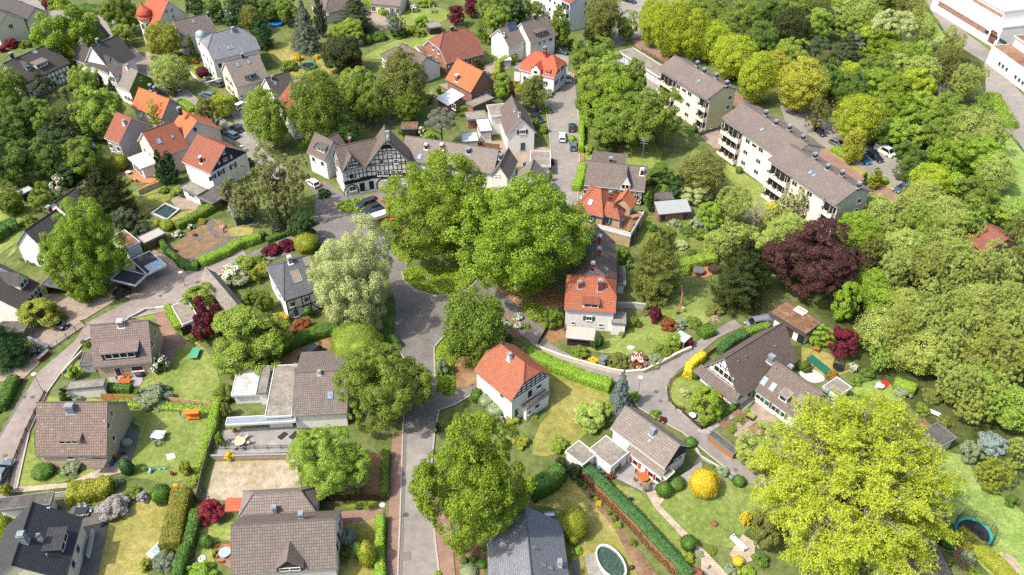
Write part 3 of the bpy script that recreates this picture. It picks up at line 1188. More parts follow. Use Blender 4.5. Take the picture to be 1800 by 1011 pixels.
def plant(form, x, y, rx, label, mat, ry=None, name='tree', cat='tree', group=None, size=None, clear=None, asp=None, seed=None, pale=False, flowers=0, fmat=None, fs=None, z0=0):
 """a tree or shrub whose crown centre is seen at (x, y) with half width rx (survey points)"""
 a_, c_ = FORMS[form]
 a_ = asp or a_
 c_ = c_ if clear is None else clear
 R, Rz = 3., 3.
 for _ in range(6):
  zc = z0 + Rz + c_ * R
  p = P((x, y), zc)
  k = px_size((x, y), p)
  R = rx * k
  if ry:
   dd = (p - CAM).normalized()
   s_, co = -dd.z, math.hypot(dd.x, dd.y)
   Rz = math.sqrt(max((ry * k) ** 2 - (R * s_) ** 2, (.3 * R) ** 2)) / co
   Rz = min(max(Rz, (1.35 if form == 'feather' and c_ > .2 else .8 if c_ > .2 else .6) * R), 2.2 * R)
  else:
   Rz = a_ * R
 zc = z0 + Rz + c_ * R
 size = size or ('S' if R < 1.7 else 'M' if R < 3.6 else 'L' if R < 8.5 else 'X')
 SEEDN[0] += 1
 seed = SEEDN[0] % 3 if seed is None else seed
 o = thing(name, label, cat, (p.x, p.y, z0), 0, group)
 me = crown_mesh(form, size, seed)
 c = bpy.data.objects.new('crown', me)
 COL.objects.link(c)
 c.parent = o
 c.location = (0, 0, zc - z0)
 gr = 1.02 if form in ('round', 'lobed', 'airy') else 1
 c.scale = (R * gr, R * gr, Rz * gr)
 c.rotation_euler = (0, 0, rnd.uniform(0, 6.28))
 if form != 'bare':
  c.material_slots[0].link = 'OBJECT'
  c.material_slots[0].material = mat
 if flowers:
  f = bpy.data.objects.new('blossom', flowers_mesh(form, size, seed, flowers, fs or .05))
  COL.objects.link(f)
  f.parent = o
  f.location, f.scale, f.rotation_euler = c.location, c.scale, c.rotation_euler
  f.material_slots[0].link = 'OBJECT'
  f.material_slots[0].material = fmat or plain('f2efe6', .7, .05)
 if form == 'spray':
  r = random.Random(5)
  bm_ = MB()
  for k in range(170):
   d = V((r.gauss(0, 1), r.gauss(0, 1), r.gauss(.3, .8))).normalized()
   q = d.cross(V((r.gauss(0, 1), r.gauss(0, 1), .3))).normalized()
   bm_.tube([d * .1 + V((0, 0, -.35)), d * .55, d * r.uniform(.88, 1.0)], [.009, .006, .002], 4, cap=False)
   for s_ in (-1, 1):
    bm_.tube([d * .6, d * .82 + q * .12 * s_, d * .97 + q * .17 * s_], [.004, .003, .0012], 3, cap=False)
  b = bm_.build('branches', plain('a8a294', .9, .2), o)
  b.location, b.scale = c.location, c.scale
 if name.endswith('tree') or c_ > 0:
  t = bpy.data.objects.new('trunk', trunk_mesh(SEEDN[0] % 4, pale))
  COL.objects.link(t)
  t.parent = o
  tr = R if form != 'ball' else R * .6
  t.scale = (tr * .95, tr * .95, zc - z0)
  t.rotation_euler = (0, 0, rnd.uniform(0, 6.28))
 return o
def conifer(form, base, top, rx, label, mat, name='conifer_tree', cat='tree', group=None, size=None):
 """foot and tip are survey points, rx the half width at the foot"""
 b = P(base)
 h = top_height(b, top)
 R = rx * px_size(base, b + V((0, 0, h * .3)))
 size = size or ('S' if R * h < 4 else 'M' if R * h < 22 else 'L')
 SEEDN[0] += 1
 o = thing(name, label, cat, b, 0, group)
 c = bpy.data.objects.new('crown', crown_mesh(form, size, SEEDN[0] % 3))
 COL.objects.link(c)
 c.parent = o
 lift = .04 * h if form == 'fir' else 0
 c.location = (0, 0, lift)
 c.scale = (R, R, h - lift)
 c.rotation_euler = (0, 0, rnd.uniform(0, 6.28))
 c.material_slots[0].link = 'OBJECT'
 c.material_slots[0].material = mat
 mb = MB()
 mb.tube([(0, 0, -.05), (0, 0, h * .5), (0, 0, h * .93)], [.1 + R * .05, .07 + R * .03, .02], 6)
 mb.build('trunk', BARK, o)
 return o
def hedge(pts, w, h, label, mat, name='hedge', cat='hedge', loose=.05, size=.13, group=None, core=None, closed=False, dens=None, wob=.06):
 """clipped hedge along ground survey points; pts may also be world vectors"""
 g = [p if isinstance(p, V) else P(p) for p in pts]
 line = []
 for a, b in zip(g, g[1:]):
  n = max(1, int((b - a).length / .8))
  line += [a.lerp(b, i / n) for i in range(n)]
 line.append(g[-1])
 c = sum((p for p in g), V()) / len(g)
 c.z = 0
 rng = np.random.default_rng(len(line) * 13 + int(h * 10))
 mb = MB()
 secs = []
 for i, p in enumerate(line):
  d = (line[min(i + 1, len(line) - 1)] - line[max(i - 1, 0)]).normalized()
  s_ = V((-d.y, d.x, 0))
  ww = w / 2 * (1 + rng.normal() * wob)
  hh = h * (1 + rng.normal() * wob * .6)
  q = p - c
  q.z = 0
  secs.append([q + s_ * x * ww + V((0, 0, z * hh)) for x, z in ((-1, 0), (-1.04, .5), (-.93, .9), (-.6, 1), (.6, 1), (.93, .9), (1.04, .5), (1, 0))])
 core_v, core_f = [], []
 for i, sct in enumerate(secs):
  core_v += [tuple(p * 1.0) for p in sct]
  if i:
   for j in range(7):
    k = i * 8 + j
    core_f.append([k - 8, k - 7, k + 1, k])
 core_f += [list(range(8))[::-1], [len(core_v) - 8 + j for j in range(8)]]
 pos, nrm = [], []
 dens = dens or 2.6 / (size * size * 1.4)
 polys = [[V(core_v[k]) for k in f] for f in core_f[:-2]]
 for e, f in ((0, secs[0]), (1, secs[-1])):
  polys += [[f[0], f[1], f[6], f[7]], [f[1], f[2], f[5], f[6]], [f[2], f[3], f[4], f[5]]]
 for q in polys:
  nn = (q[2] - q[0]).cross(q[3] - q[1])
  ar = nn.length / 2
  if ar < 1e-5:
   continue
  nn.normalize()
  mid = (q[0] + q[1] + q[2] + q[3]) / 4
  ax = mid.copy()
  k = rng.poisson(ar * dens)
  uv_ = rng.random((k, 2))
  Q = np.array([tuple(x) for x in q])
  pp = (Q[0] * (1 - uv_[:, :1]) * (1 - uv_[:, 1:]) + Q[1] * uv_[:, :1] * (1 - uv_[:, 1:]) + Q[2] * uv_[:, :1] * uv_[:, 1:] + Q[3] * (1 - uv_[:, :1]) * uv_[:, 1:])
  pos.append(pp + np.array(nn) * rng.normal(size=(k, 1)) * loose)
  nrm.append(np.array(nn) + rng.normal(size=(k, 3)) * .45)
 pos, nrm = np.concatenate(pos), np.concatenate(nrm)
 zz = np.sign(np.where(np.abs(nrm[:, 2]) > .6, nrm[:, 2], 1))
 me = quads_mesh(name, pos, nrm * zz[:, None], size, .65, rng, [mat, core or mat], core=(np.array(core_v), core_f))
 o = bpy.data.objects.new(name, me)
 COL.objects.link(o)
 o.location = c
 return tag(o, label, cat, group)
def cover(pts, h, mat, label, name='ground_cover'):
 """knee-high planting filling a bed"""
 q = smooth_loop([(p.x, p.y) for p in map(P, pts)], True, 3)
 A = np.array(q)
 rng = np.random.default_rng(len(q))
 lo, hi = A.min(0), A.max(0)
 n = int((hi - lo).prod() * 55)
 p = lo + rng.random((n, 2)) * (hi - lo)
 ins = np.zeros(n, bool)
 dist = np.full(n, 9e9)
 for a, b in zip(A, np.roll(A, -1, 0)):
  cr = ((a[1] > p[:, 1]) != (b[1] > p[:, 1])) & (p[:, 0] < (b[0] - a[0]) * (p[:, 1] - a[1]) / (b[1] - a[1] + 1e-12) + a[0])
  ins ^= cr
  e = b - a
  t = np.clip(((p - a) @ e) / (e @ e + 1e-9), 0, 1)
  dist = np.minimum(dist, np.linalg.norm(p - a - t[:, None] * e, axis=1))
 p, dist = p[ins], dist[ins]
 z = .15 + h * np.minimum(1, dist / .6) ** .5 * (.75 + .25 * np.sin(p[:, 0] * 2.1) * np.sin(p[:, 1] * 1.7)) * rng.uniform(.6, 1.1, len(p))
 pos = np.concatenate([p, z[:, None]], 1)
 nrm = np.array([0, 0, 1.]) + rng.normal(size=pos.shape) * .45
 o = bpy.data.objects.new(name, quads_mesh(name, pos, nrm, .17, .6, rng, [mat]))
 COL.objects.link(o)
 return tag(o, label, None, kind='stuff')
# leaf colours
L_MID = leaf('446a22', 'a0b248')
L_BRI = leaf('5c8628', 'b8ca56')
L_DEEP = leaf('365a26', '86a044')
L_OAK = leaf('46701c', 'a8bc3a')
L_LIME = leaf('86a424', 'd2dc4c', .36)
L_YEL = leaf('909c30', 'd8d458', .35)
L_PALE = leaf('94a858', 'dce0a4', .35)
L_ALD = leaf('7a9840', 'd0da78', .32)
L_ALDF = leaf('6c9434', 'bcd462', .32)
L_ALDY = leaf('849440', 'c2ca66', .3)
L_OLIVE = leaf('62702f', '9ca054', .28)
L_DARK = leaf('304a24', '547038', .18)
L_YEW = leaf('2e3c1c', '56602c', .12)
L_PINE = leaf('66703a', 'a6a668', .2)
L_SPRUCE = leaf('3e4e34', '66744c', .15)
L_BLUE = leaf('6f8580', 'a8b8b2', .15)
L_GREYF = leaf('66725c', '949c84', .15)
L_BEECH = leaf('33211f', '6a4640', .15)
L_MAPLE = leaf('4a1424', '7e2a3c', .18)
L_RED = leaf('6e1c2a', 'a83c48', .2)
L_RUST = leaf('7a4424', 'a8683c', .2)
L_BOX = leaf('3a5f22', '6a8e38', .12)
L_HEDGE = leaf('6c9028', 'aac848', .25)
L_GOLD = leaf('c8ac18', 'f6e24c', .25)
L_GOLDG = leaf('78882a', 'b8bc44', .25)
L_SAGE = leaf('7a8c64', 'a4b088', .15)
L_SILV = leaf('94908a', 'c0b8b4', .2)
L_THUJA = leaf('35562c', '567c44', .12)
# ------------------------------------------------------------------ vehicles
CARS = {}
TYRE = plain('1c1c1e', .9, .1)
RIM = plain('a4a8ac', .35, .1, metal=.6)
CARGLASS = glass('181c20', .04)
LAMPW = plain('dfe4e6', .2, .05)
LAMPR = plain('a01818', .25, .1)
PLATE = plain('d8d8d2', .5, .05)
BLACKPL = plain('222326', .6, .1)
def loft(mb, secs, mi=0, close=True):
 """skin over cross-sections, each a list of the same number of points"""
 i0 = len(mb.v)
 n = len(secs[0])
 for s_ in secs:
  mb.v += [tuple(p) for p in s_]
 for k in range(len(secs) - 1):
  for j in range(n):
   a, b = i0 + k * n, i0 + (k + 1) * n
   mb.f.append((a + j, a + (j + 1) % n, b + (j + 1) % n, b + j))
   mb.mi.append(mi)
 if close:
  mb.f.append(tuple(i0 + j for j in reversed(range(n))))
  mb.f.append(tuple(i0 + (len(secs) - 1) * n + j for j in range(n)))
  mb.mi += [mi, mi]
def car_proto(kind):
 """front towards +x, wheels on z=0"""
 if kind in CARS:
  return CARS[kind]
 #      length width roof  belt  stations: x, belt height ; cabin: (x at belt, x at roof) rear and front
 spec = {
  'hatch': (4.1, 1.76, 1.47, .92, [(-2.05, .78), (-1.9, .95), (-.6, .95), (.75, .93), (1.5, .82), (1.95, .68), (2.05, .5)], (-1.95, -1.5, .2, 1.05)),
  'wagon': (4.6, 1.8, 1.46, .93, [(-2.3, .8), (-2.2, .98), (-.6, .97), (.8, .94), (1.75, .8), (2.2, .66), (2.3, .48)], (-2.22, -1.85, .2, 1.1)),
  'sedan': (4.7, 1.82, 1.42, .93, [(-2.35, .72), (-2.25, .98), (-1.45, 1.0), (.7, .95), (1.8, .8), (2.25, .66), (2.35, .48)], (-1.75, -.95, .15, 1.05)),
  'suv': (4.6, 1.88, 1.7, 1.08, [(-2.3, .85), (-2.2, 1.1), (-.6, 1.1), (1.0, 1.08), (1.9, .98), (2.22, .8), (2.3, .55)], (-2.2, -1.8, .4, 1.2)),
  'van': (4.5, 1.8, 1.82, 1.1, [(-2.25, 1.0), (-2.22, 1.12), (-.6, 1.12), (1.1, 1.08), (1.85, .92), (2.18, .72), (2.25, .5)], (-2.22, -2.1, .75, 1.5)),
  'bus': (5.2, 1.95, 1.98, 1.2, [(-2.6, 1.1), (-2.58, 1.2), (-.6, 1.2), (1.6, 1.18), (2.2, 1.02), (2.5, .8), (2.6, .55)], (-2.55, -2.45, 1.3, 2.0)),
  'jeep': (4.3, 1.85, 1.84, 1.12, [(-2.0, 1.1), (-1.98, 1.13), (-.6, 1.13), (.6, 1.13), (1.75, 1.08), (1.95, 1.0), (2.0, .6)], (-1.95, -1.9, .35, .62)),
 }[kind]
 L, W, zr, zb, st, cab = spec
 root = thing('car', None, None)
 mb = MB()
 secs = []
 for x, z in st:
  e = .93 if abs(x) > L / 2 - .2 else 1
  h = W / 2 * e
  secs.append([V((x, -h, .32)), V((x, -h * 1.0, z * .62)), V((x, -h * .94, z * .95)), V((x, -h * .8, z)), V((x, h * .8, z)), V((x, h * .94, z * .95)), V((x, h, z * .62)), V((x, h, .32))])
 loft(mb, secs)
 # roof panel and pillars in body colour
 xb0, xr0, xr1, xb1 = cab
 hb, hr_ = W / 2 * .9, W / 2 * .74
 for k, (xa, za, xc, zc) in enumerate(((xb0, zb, xr0, zr - .03), (xb1, zb, xr1, zr - .03))):
  for sy in (-1, 1):
   mb.tube([(xa, sy * hb, za), (xc, sy * hr_, zc)], .055, 4)
 xm = (xb0 + xb1) / 2 - .1
 for sy in (-1, 1):
  mb.tube([(xm, sy * hb * 1.01, zb), (xm, sy * hr_ * 1.01, zr - .04)], .05, 4)
  mb.tube([(xr0, sy * hr_, zr - .03), (xr1, sy * hr_, zr - .03)], .05, 4)
 mb.box(((xr0 + xr1) / 2, 0, zr - .015), (xr1 - xr0 + .08, hr_ * 2 + .02, .07))
 if kind == 'bus' or kind == 'van':
  for sy in (-1, 1):
   mb.box(((xb0 + xm) / 2 - .1, sy * (hb + hr_) / 2, (zb + zr) / 2), (xm - xb0 - .25, .12, zr - zb - .1))
 body = mb.build('body', plain('808080'), root, smooth=False)
 g = MB()
 g.poly([(xb0, -hb, zb), (xb0, hb, zb), (xr0, hr_, zr - .02), (xr0, -hr_, zr - .02)][::-1])
 g.poly([(xb1, -hb, zb), (xb1, hb, zb), (xr1, hr_, zr - .02), (xr1, -hr_, zr - .02)])
 for sy in (-1, 1):
  q = [(xb0, sy * hb, zb), (xb1, sy * hb, zb), (xr1, sy * hr_, zr - .02), (xr0, sy * hr_, zr - .02)]
  g.poly(q if sy < 0 else q[::-1])
 g.build('windows', CARGLASS, root)
 for sx in (-1, 1):
  for sy in (-1, 1):
   x = sx * L * .3
   rw = .33 if kind not in ('suv', 'jeep') else .38
   wb = MB()
   wb.tube([(x, sy * (W / 2 - .2), rw), (x, sy * (W / 2 + .015), rw)], rw, 14)
   wh = wb.build('wheel', TYRE, root)
   rb = MB()
   rb.tube([(x, sy * (W / 2), rw), (x, sy * (W / 2 + .03), rw)], rw * .64, 10)
   rb.build('rim', RIM, wh)
 zf = st[-2][1]
 for sy in (-1, 1):
  hb_ = MB()
  hb_.box((L / 2 - .06, sy * W * .36, zf - .04), (.14, .34, .15), taper=.8)
  hb_.build('headlight', LAMPW, root)
  tb = MB()
  tb.box((-L / 2 + .05, sy * W * .38, st[0][1] - .02), (.14, .26, .22))
  tb.build('tail_light', LAMPR, root)
  mr = MB()
  mr.box((xb1 - .25, sy * (W / 2 + .08), zb + .06), (.12, .2, .14))
  mr.build('mirror', BLACKPL, root)
 for s_, zp in ((1, .45), (-1, .6)):
  bp = MB()
  bp.box((s_ * (L / 2 - .02), 0, .42), (.1, W * .86, .14))
  bp.build('bumper', BLACKPL, root)
  bp = MB()
  bp.box((s_ * (L / 2 + .04), 0, zp), (.02, .5, .11))
  bp.build('number_plate', PLATE, root)
 gr = MB()
 gr.box((L / 2 - .02, 0, zf - .1), (.08, W * .42, .12))
 gr.build('grille', BLACKPL, root)
 if kind in ('suv', 'wagon', 'bus'):
  for sy in (-1, 1):
   rr = MB()
   rr.tube([(xr0 + .1, sy * hr_ * .92, zr + .06), (xr1 - .1, sy * hr_ * .92, zr + .06)], .025, 4)
   rr.build('roof_rail', BLACKPL, root)
 if kind == 'jeep':
  sp = MB()
  sp.tube([(-2.02, 0, .95), (-2.25, 0, .95)], .37, 14)
  sp.build('spare_wheel', TYRE, root)
  tp = MB()
  tp.box((-.75, 0, zr + .03), (2.5, hr_ * 2.06, .08))
  tp.build('soft_top', plain('3c3a38', .9), root)
 CARS[kind] = root
 for o in [root] + list(root.children_recursive):
  COL.objects.unlink(o)
 return root
def car(kind, rear, front, color, label, metal=0, group=None, cat='car', name='parked_car'):
 """rear and front: ground survey points along its axis"""
 a, b = P(rear), P(front)
 c = (a + b) / 2
 o = copy_tree(car_proto(kind))
 o.name = name
 o.location = c
 o.rotation_euler = (0, 0, math.atan2(b.y - a.y, b.x - a.x))
 tag(o, label, cat, group)
 for ch in o.children:
  if ch.name.split('.')[0] == 'body':
   ch.material_slots[0].link = 'OBJECT'
   ch.material_slots[0].material = paint(color, metal=metal)
 return o
# ------------------------------------------------------------------ street furniture, walls, fences
def lamp(base, top, label, kind='disc'):
 b = P(base)
 h = top_height(b, top)
 o = thing('street_lamp', label, 'street lamp', b)
 mb = MB()
 mb.tube([(0, 0, 0), (0, 0, .9)], [.09, .08], 8)
 mb.tube([(0, 0, .9), (0, 0, h - .1)], [.055, .045], 8)
 mb.build('pole', GREYM, o)
 q = MB()
 if kind == 'disc':
  q.lathe((0, 0, h - .22), [(.06, 0), (.12, .08), (.4, .14), (.42, .2), (.3, .25), (.05, .28)], 16)
 else:
  q.lathe((0, 0, h - .5), [(.1, 0), (.17, .12), (.22, .4), (.26, .42), (.1, .56), (.04, .66)], 8)
 q.build('lamp_head', plain('c9cccd', .5, .08) if kind == 'disc' else DARKM, o)
 g = MB()
 if kind == 'disc':
  g.lathe((0, 0, h - .3), [(.07, 0), (.2, .1), (.3, .17)], 14)
 else:
  g.lathe((0, 0, h - .4), [(.13, 0), (.19, .28)], 8)
 g.build('lamp_glass', LAMPW, o)
 return o
def garden_wall(pts, h, w, label, mat, cap=None, name='garden_wall', cat='wall', capw=.06):
 g = [P(p) for p in pts]
 c = sum(g, V()) / len(g)
 o = thing(name, label, cat, c)
 mb, cb = MB(), MB()
 for mbx, z0, z1, ww in ((mb, 0, h, w), (cb, h, h + .07, w + capw * 2)):
  secs = []
  for i, p in enumerate(g):
   d = (g[min(i + 1, len(g) - 1)] - g[max(i - 1, 0)]).normalized()
   s_ = V((-d.y, d.x, 0)) * ww / 2
   q = p - c
   secs.append([q - s_ + V((0, 0, z0)), q + s_ + V((0, 0, z0)), q + s_ + V((0, 0, z1)), q - s_ + V((0, 0, z1))])
  loft(mbx, secs)
 mb.build('wall_body', mat, o)
 cb.build('coping', cap or mat, o)
 return o
def fence(pts, h, label, mat, kind='board', step=2.0, post=None, name='garden_fence', cat='fence', gap=.0):
 g = [P(p) for p in pts]
 c = sum(g, V()) / len(g)
 o = thing(name, label, cat, c)
 post = post or mat
 pts_ = []
 n_post = 0
 for a, b in zip(g, g[1:]):
  n = max(1, round((b - a).length / step))
  for i in range(n):
   p, q = a.lerp(b, i / n) - c, a.lerp(b, (i + 1) / n) - c
   d = (q - p)
   ang = math.atan2(d.y, d.x)
   M = Matrix.Translation(p) @ Matrix.Rotation(ang, 4, 'Z')
   l = d.length
   mb = MB()
   if kind == 'board':
    k = max(3, int(h / .17))
    for j in range(k):
     mb.box((l / 2, (j % 2) * .02, .06 + (h - .1) * (j + .5) / k), (l - .1, .03, (h - .1) / k - .015))
    mb.box((l / 2, 0, h), (l - .1, .07, .05))
   elif kind == 'picket':
    k = max(2, int(l / .16))
    for j in range(k):
     mb.box((l * (j + .5) / k, .03, h / 2 + .03), (.09, .025, h))
    for z in (.25, .8):
     mb.box((l / 2, 0, h * z), (l, .04, .08))
   elif kind == 'rail':
    for z in (.35, .65, .97):
     mb.box((l / 2, 0, h * z), (l, .05, .1))
   elif kind == 'bars':
    for z in (.1, .98):
     mb.box((l / 2, 0, h * z), (l, .04, .05))
    for j in range(int(l / .14)):
     mb.box((.07 + j * .14, 0, h * .54), (.02, .02, h * .88))
   mb.build('fence_panel', mat, o, M=M)
   pts_.append((p, M))
  pts_.append((b - c, None))
 for p, M in pts_:
  mb = MB()
  mb.box((p.x, p.y, (h + .08) / 2), (.1, .1, h + .08))
  mb.build('post', post, o)
 return o
def box_shed(name, label, cat, A, B, C, he, hr=None, typ='flat', wm=None, rm=None, **kw):
 return House(name, label, A, B, C, he, hr if hr is not None else he, cat=cat, typ=typ, wm=wm, rm=rm, mode=kw.pop('mode', 'e'), **kw)
FELT = ground('roofing_felt', ['827c72', '9c958a', 'aaa397'], .4, 2, 12, .1)
FELTD = ground('dark_felt', ['55524e', '6b6762', '7c7771'], .4, 2, 12, .1)
FELTB = ground('brown_felt', ['6d4f3e', '8f6f58', 'a48a72'], .5, 2, 12, .2)
def at(o, p, rz=0, z=0):
 o.location = P(p) + V((0, 0, z))
 o.rotation_euler = (0, 0, rz)
 return o
def chair_part(mb, M, w=.5, seat=.44, back=.95):
 for x in (-.2, .2):
  for y in (-.2, .2):
   mb.box((x, y, seat / 2), (.04, .04, seat), M=M)
 mb.box((0, 0, seat), (w, .5, .05), M=M)
 mb.box((-.24, 0, (seat + back) / 2 + .05), (.05, w, back - seat), M=M)
def garden_chair(p, rz, label, mat, group, z=0, off=None):
 o = thing('garden_chair', label, 'chair', P(p, z) + (off or V()), rz, group)
 for x in (-.2, .2):
  for y in (-.2, .2):
   mb = MB()
   mb.box((x, y, .22), (.045, .045, .44))
   mb.build('leg', mat, o)
 mb = MB()
 mb.box((0, 0, .45), (.5, .5, .05))
 mb.build('seat', mat, o)
 mb = MB()
 for k in range(4):
  mb.box((-.25 - .03 * k, 0, .55 + .13 * k), (.04, .5, .1))
 mb.box((-.24, -.23, .7), (.04, .04, .5))
 mb.box((-.24, .23, .7), (.04, .04, .5))
 mb.build('backrest', mat, o)
 return o
def round_table(p, r, label, mat, z=0, leg=None):
 o = thing('garden_table', label, 'table', P(p, z))
 mb = MB()
 mb.lathe((0, 0, .7), [(r * .97, 0), (r, .02), (r, .04), (r * .96, .05)], 22)
 mb.build('tabletop', mat, o)
 for k in range(4):
  a = k * math.pi / 2 + .6
  q = MB()
  q.tube([(math.cos(a) * r * .6, math.sin(a) * r * .6, 0), (math.cos(a) * r * .35, math.sin(a) * r * .35, .7)], .03, 5)
  q.build('leg', leg or mat, o)
 return o
def long_table(p, q, w, label, mat, h=.73, leg=None, z=0, name='garden_table', cat='table'):
 a, b = P(p, z), P(q, z)
 o = thing(name, label, cat, (a + b) / 2, math.atan2(b.y - a.y, b.x - a.x))
 l = (b - a).length
 mb = MB()
 n = 5
 for k in range(n):
  mb.box((0, -w / 2 + w * (k + .5) / n, h), (l, w / n - .02, .05))
 mb.box((0, 0, h - .05), (l * .9, w * .8, .05))
 mb.build('tabletop', mat, o)
 for x in (-1, 1):
  for y in (-1, 1):
   t = MB()
   t.box((x * l * .42, y * w * .4, h / 2), (.07, .07, h))
   t.build('leg', leg or mat, o)
 return o
def set_table(tab_p, n, r, label_c, mat, group, z=0, a0=0):
 """chairs drawn up round a table"""
 c = P(tab_p, z)
 for k in range(n):
  a = a0 + 2 * math.pi * k / n
  garden_chair(tab_p, a + math.pi, label_c if isinstance(label_c, str) else label_c[k], mat, group, z, V((math.cos(a) * r, math.sin(a) * r, 0)))
def pot_plant(p, r, h, label, mat, pot=None, z=0, name='potted_plant'):
 b = P(p, z)
 o = thing(name, label, 'plant', b)
 mb = MB()
 mb.lathe((0, 0, 0), [(r * .5, 0), (r * .7, h * .4), (r * .78, h * .4), (r * .7, h * .38)], 10)
 mb.build('pot', pot or plain('9a5a3c', .8, .15), o)
 c = bpy.data.objects.new('leaves', crown_mesh('bush', 'S', 1))
 COL.objects.link(c)
 c.parent = o
 c.location = (0, 0, h * .4 + (h * .6) / 2)
 c.scale = (r, r, h * .36)
 c.material_slots[0].link = 'OBJECT'
 c.material_slots[0].material = mat
 return o
def wheelie_bin(p, rz, label, mat, z=0):
 o = thing('wheelie_bin', label, 'bin', P(p, z), rz)
 mb = MB()
 mb.box((0, 0, .5), (.48, .5, .92), taper=1.15)
 mb.build('body', mat, o)
 mb = MB()
 mb.box((0, 0, 1.0), (.6, .62, .08), taper=.92)
 mb.build('lid', mat, o)
 for s_ in (-1, 1):
  mb = MB()
  mb.tube([(-.22, s_ * .2, .1), (-.22, s_ * .27, .1)], .1, 10)
  mb.build('wheel', TYRE, o)
 return o
def parasol(p, h, r, label, mat, closed=True, z=0):
 o = thing('parasol', label, 'parasol', P(p, z))
 mb = MB()
 mb.tube([(0, 0, 0), (0, 0, h)], .025, 6)
 mb.build('pole', ZINC, o)
 mb = MB()
 mb.lathe((0, 0, 0), [(.25, 0), (.25, .08), (.05, .12)], 12)
 mb.build('base', GREYM, o)
 q = MB()
 if closed:
  q.lathe((0, 0, h * .4), [(.1, 0), (.17, h * .1), (.14, h * .4), (.03, h * .6)], 8)
 else:
  q.lathe((0, 0, h - r * .32), [(r, 0), (r * .5, r * .2), (.04, r * .32)], 12)
 q.build('canopy', mat, o)
 return o
def trampoline(p, rx, label, net_h=1.8, matc='2fa79a', z=.8):
 b = P(p)
 r = rx * px_size(p, b)
 o = thing('trampoline', label, 'trampoline', b)
 mb = MB()
 mb.lathe((0, 0, z - .01), [(r * .84, 0), (r * .84, .012)], 32)
 mb.build('jumping_mat', plain('26282c', .8, .15), o)
 q = MB()
 q.lathe((0, 0, z - .02), [(r * .84, 0), (r, 0), (r * 1.0, .07), (r * .84, .07)], 32)
 q.f.pop(); q.mi.pop()
 q.build('pad', plain(matc, .6, .15), o)
 for k in range(6):
  a = k * math.pi / 3 + .2
  c_, s_ = math.cos(a), math.sin(a)
  t = MB()
  t.tube([(c_ * r, s_ * r, 0), (c_ * r, s_ * r, z)], .03, 6)
  t.build('leg', ZINC, o)
  if net_h:
   t = MB()
   t.tube([(c_ * r * 1.04, s_ * r * 1.04, z * .5), (c_ * r * 1.06, s_ * r * 1.06, z + net_h * .7), (c_ * r * .98, s_ * r * .98, z + net_h)], .03, 6)
   t.build('net_pole', plain('2d3034', .7), o)
 if net_h:
  n = MB()
  for k in range(64):
   a = 2 * math.pi * k / 64
   c_, s_ = math.cos(a) * r, math.sin(a) * r
   n.tube([(c_, s_, z), (c_ * 1.02, s_ * 1.02, z + net_h * .7), (c_ * .98, s_ * .98, z + net_h)], .014, 3, cap=False)
  for j in range(9):
   zz = z + net_h * (j + 1) / 9
   ring = [(math.cos(2 * math.pi * k / 32) * r, math.sin(2 * math.pi * k / 32) * r, zz) for k in range(33)]
   n.tube(ring, .014 if j < 8 else .025, 3, cap=False)
  n.build('safety_net', plain('303338', .8), o)
 return o
def pergola(name, label, A, B, C, h, mat, roof=None, n=7):
 """flat open roof on posts"""
 a, b, c = P(A, h), P(B, h), P(C, h)
 u = (b - a).normalized()
 n_ = V((-u.y, u.x, 0))
 L, W = (b - a).length, abs((c - a).dot(n_))
 sg = 1 if (c - a).dot(n_) > 0 else -1
 ctr = (a + b) / 2 + n_ * sg * W / 2
 ctr.z = 0
 o = thing(name, label, 'canopy', ctr, math.atan2(u.y, u.x))
 for sx in (-1, 1):
  for sy in (-1, 1):
   mb = MB()
   mb.box((sx * (L / 2 - .15), sy * (W / 2 - .15), h / 2), (.12, .12, h))
   mb.build('post', mat, o)
 fb = MB()
 for k in range(n):
  fb.box((-L / 2 + L * (k + .5) / n, 0, h), (.07, W, .12))
 for sy in (-1, 1):
  fb.box((0, sy * (W / 2 - .1), h - .1), (L, .08, .14))
 fb.build('beams', mat, o)
 if roof:
  q = MB()
  q.box((0, 0, h + .09), (L, W, .05))
  q.build('roof', roof, o)
 return o
def blob(name, p, r, h, label, cat, mat, z=0, squash=(1, 1), top=.6):
 o = thing(name, label, cat, P(p, z))
 mb = MB()
 mb.lathe((0, 0, 0), [(r * .9, 0), (r, h * .25), (r * .95, h * .7), (r * top, h * .95), (r * .1, h)], 12, squash=squash)
 mb.build('body', mat, o, smooth=True)
 return o
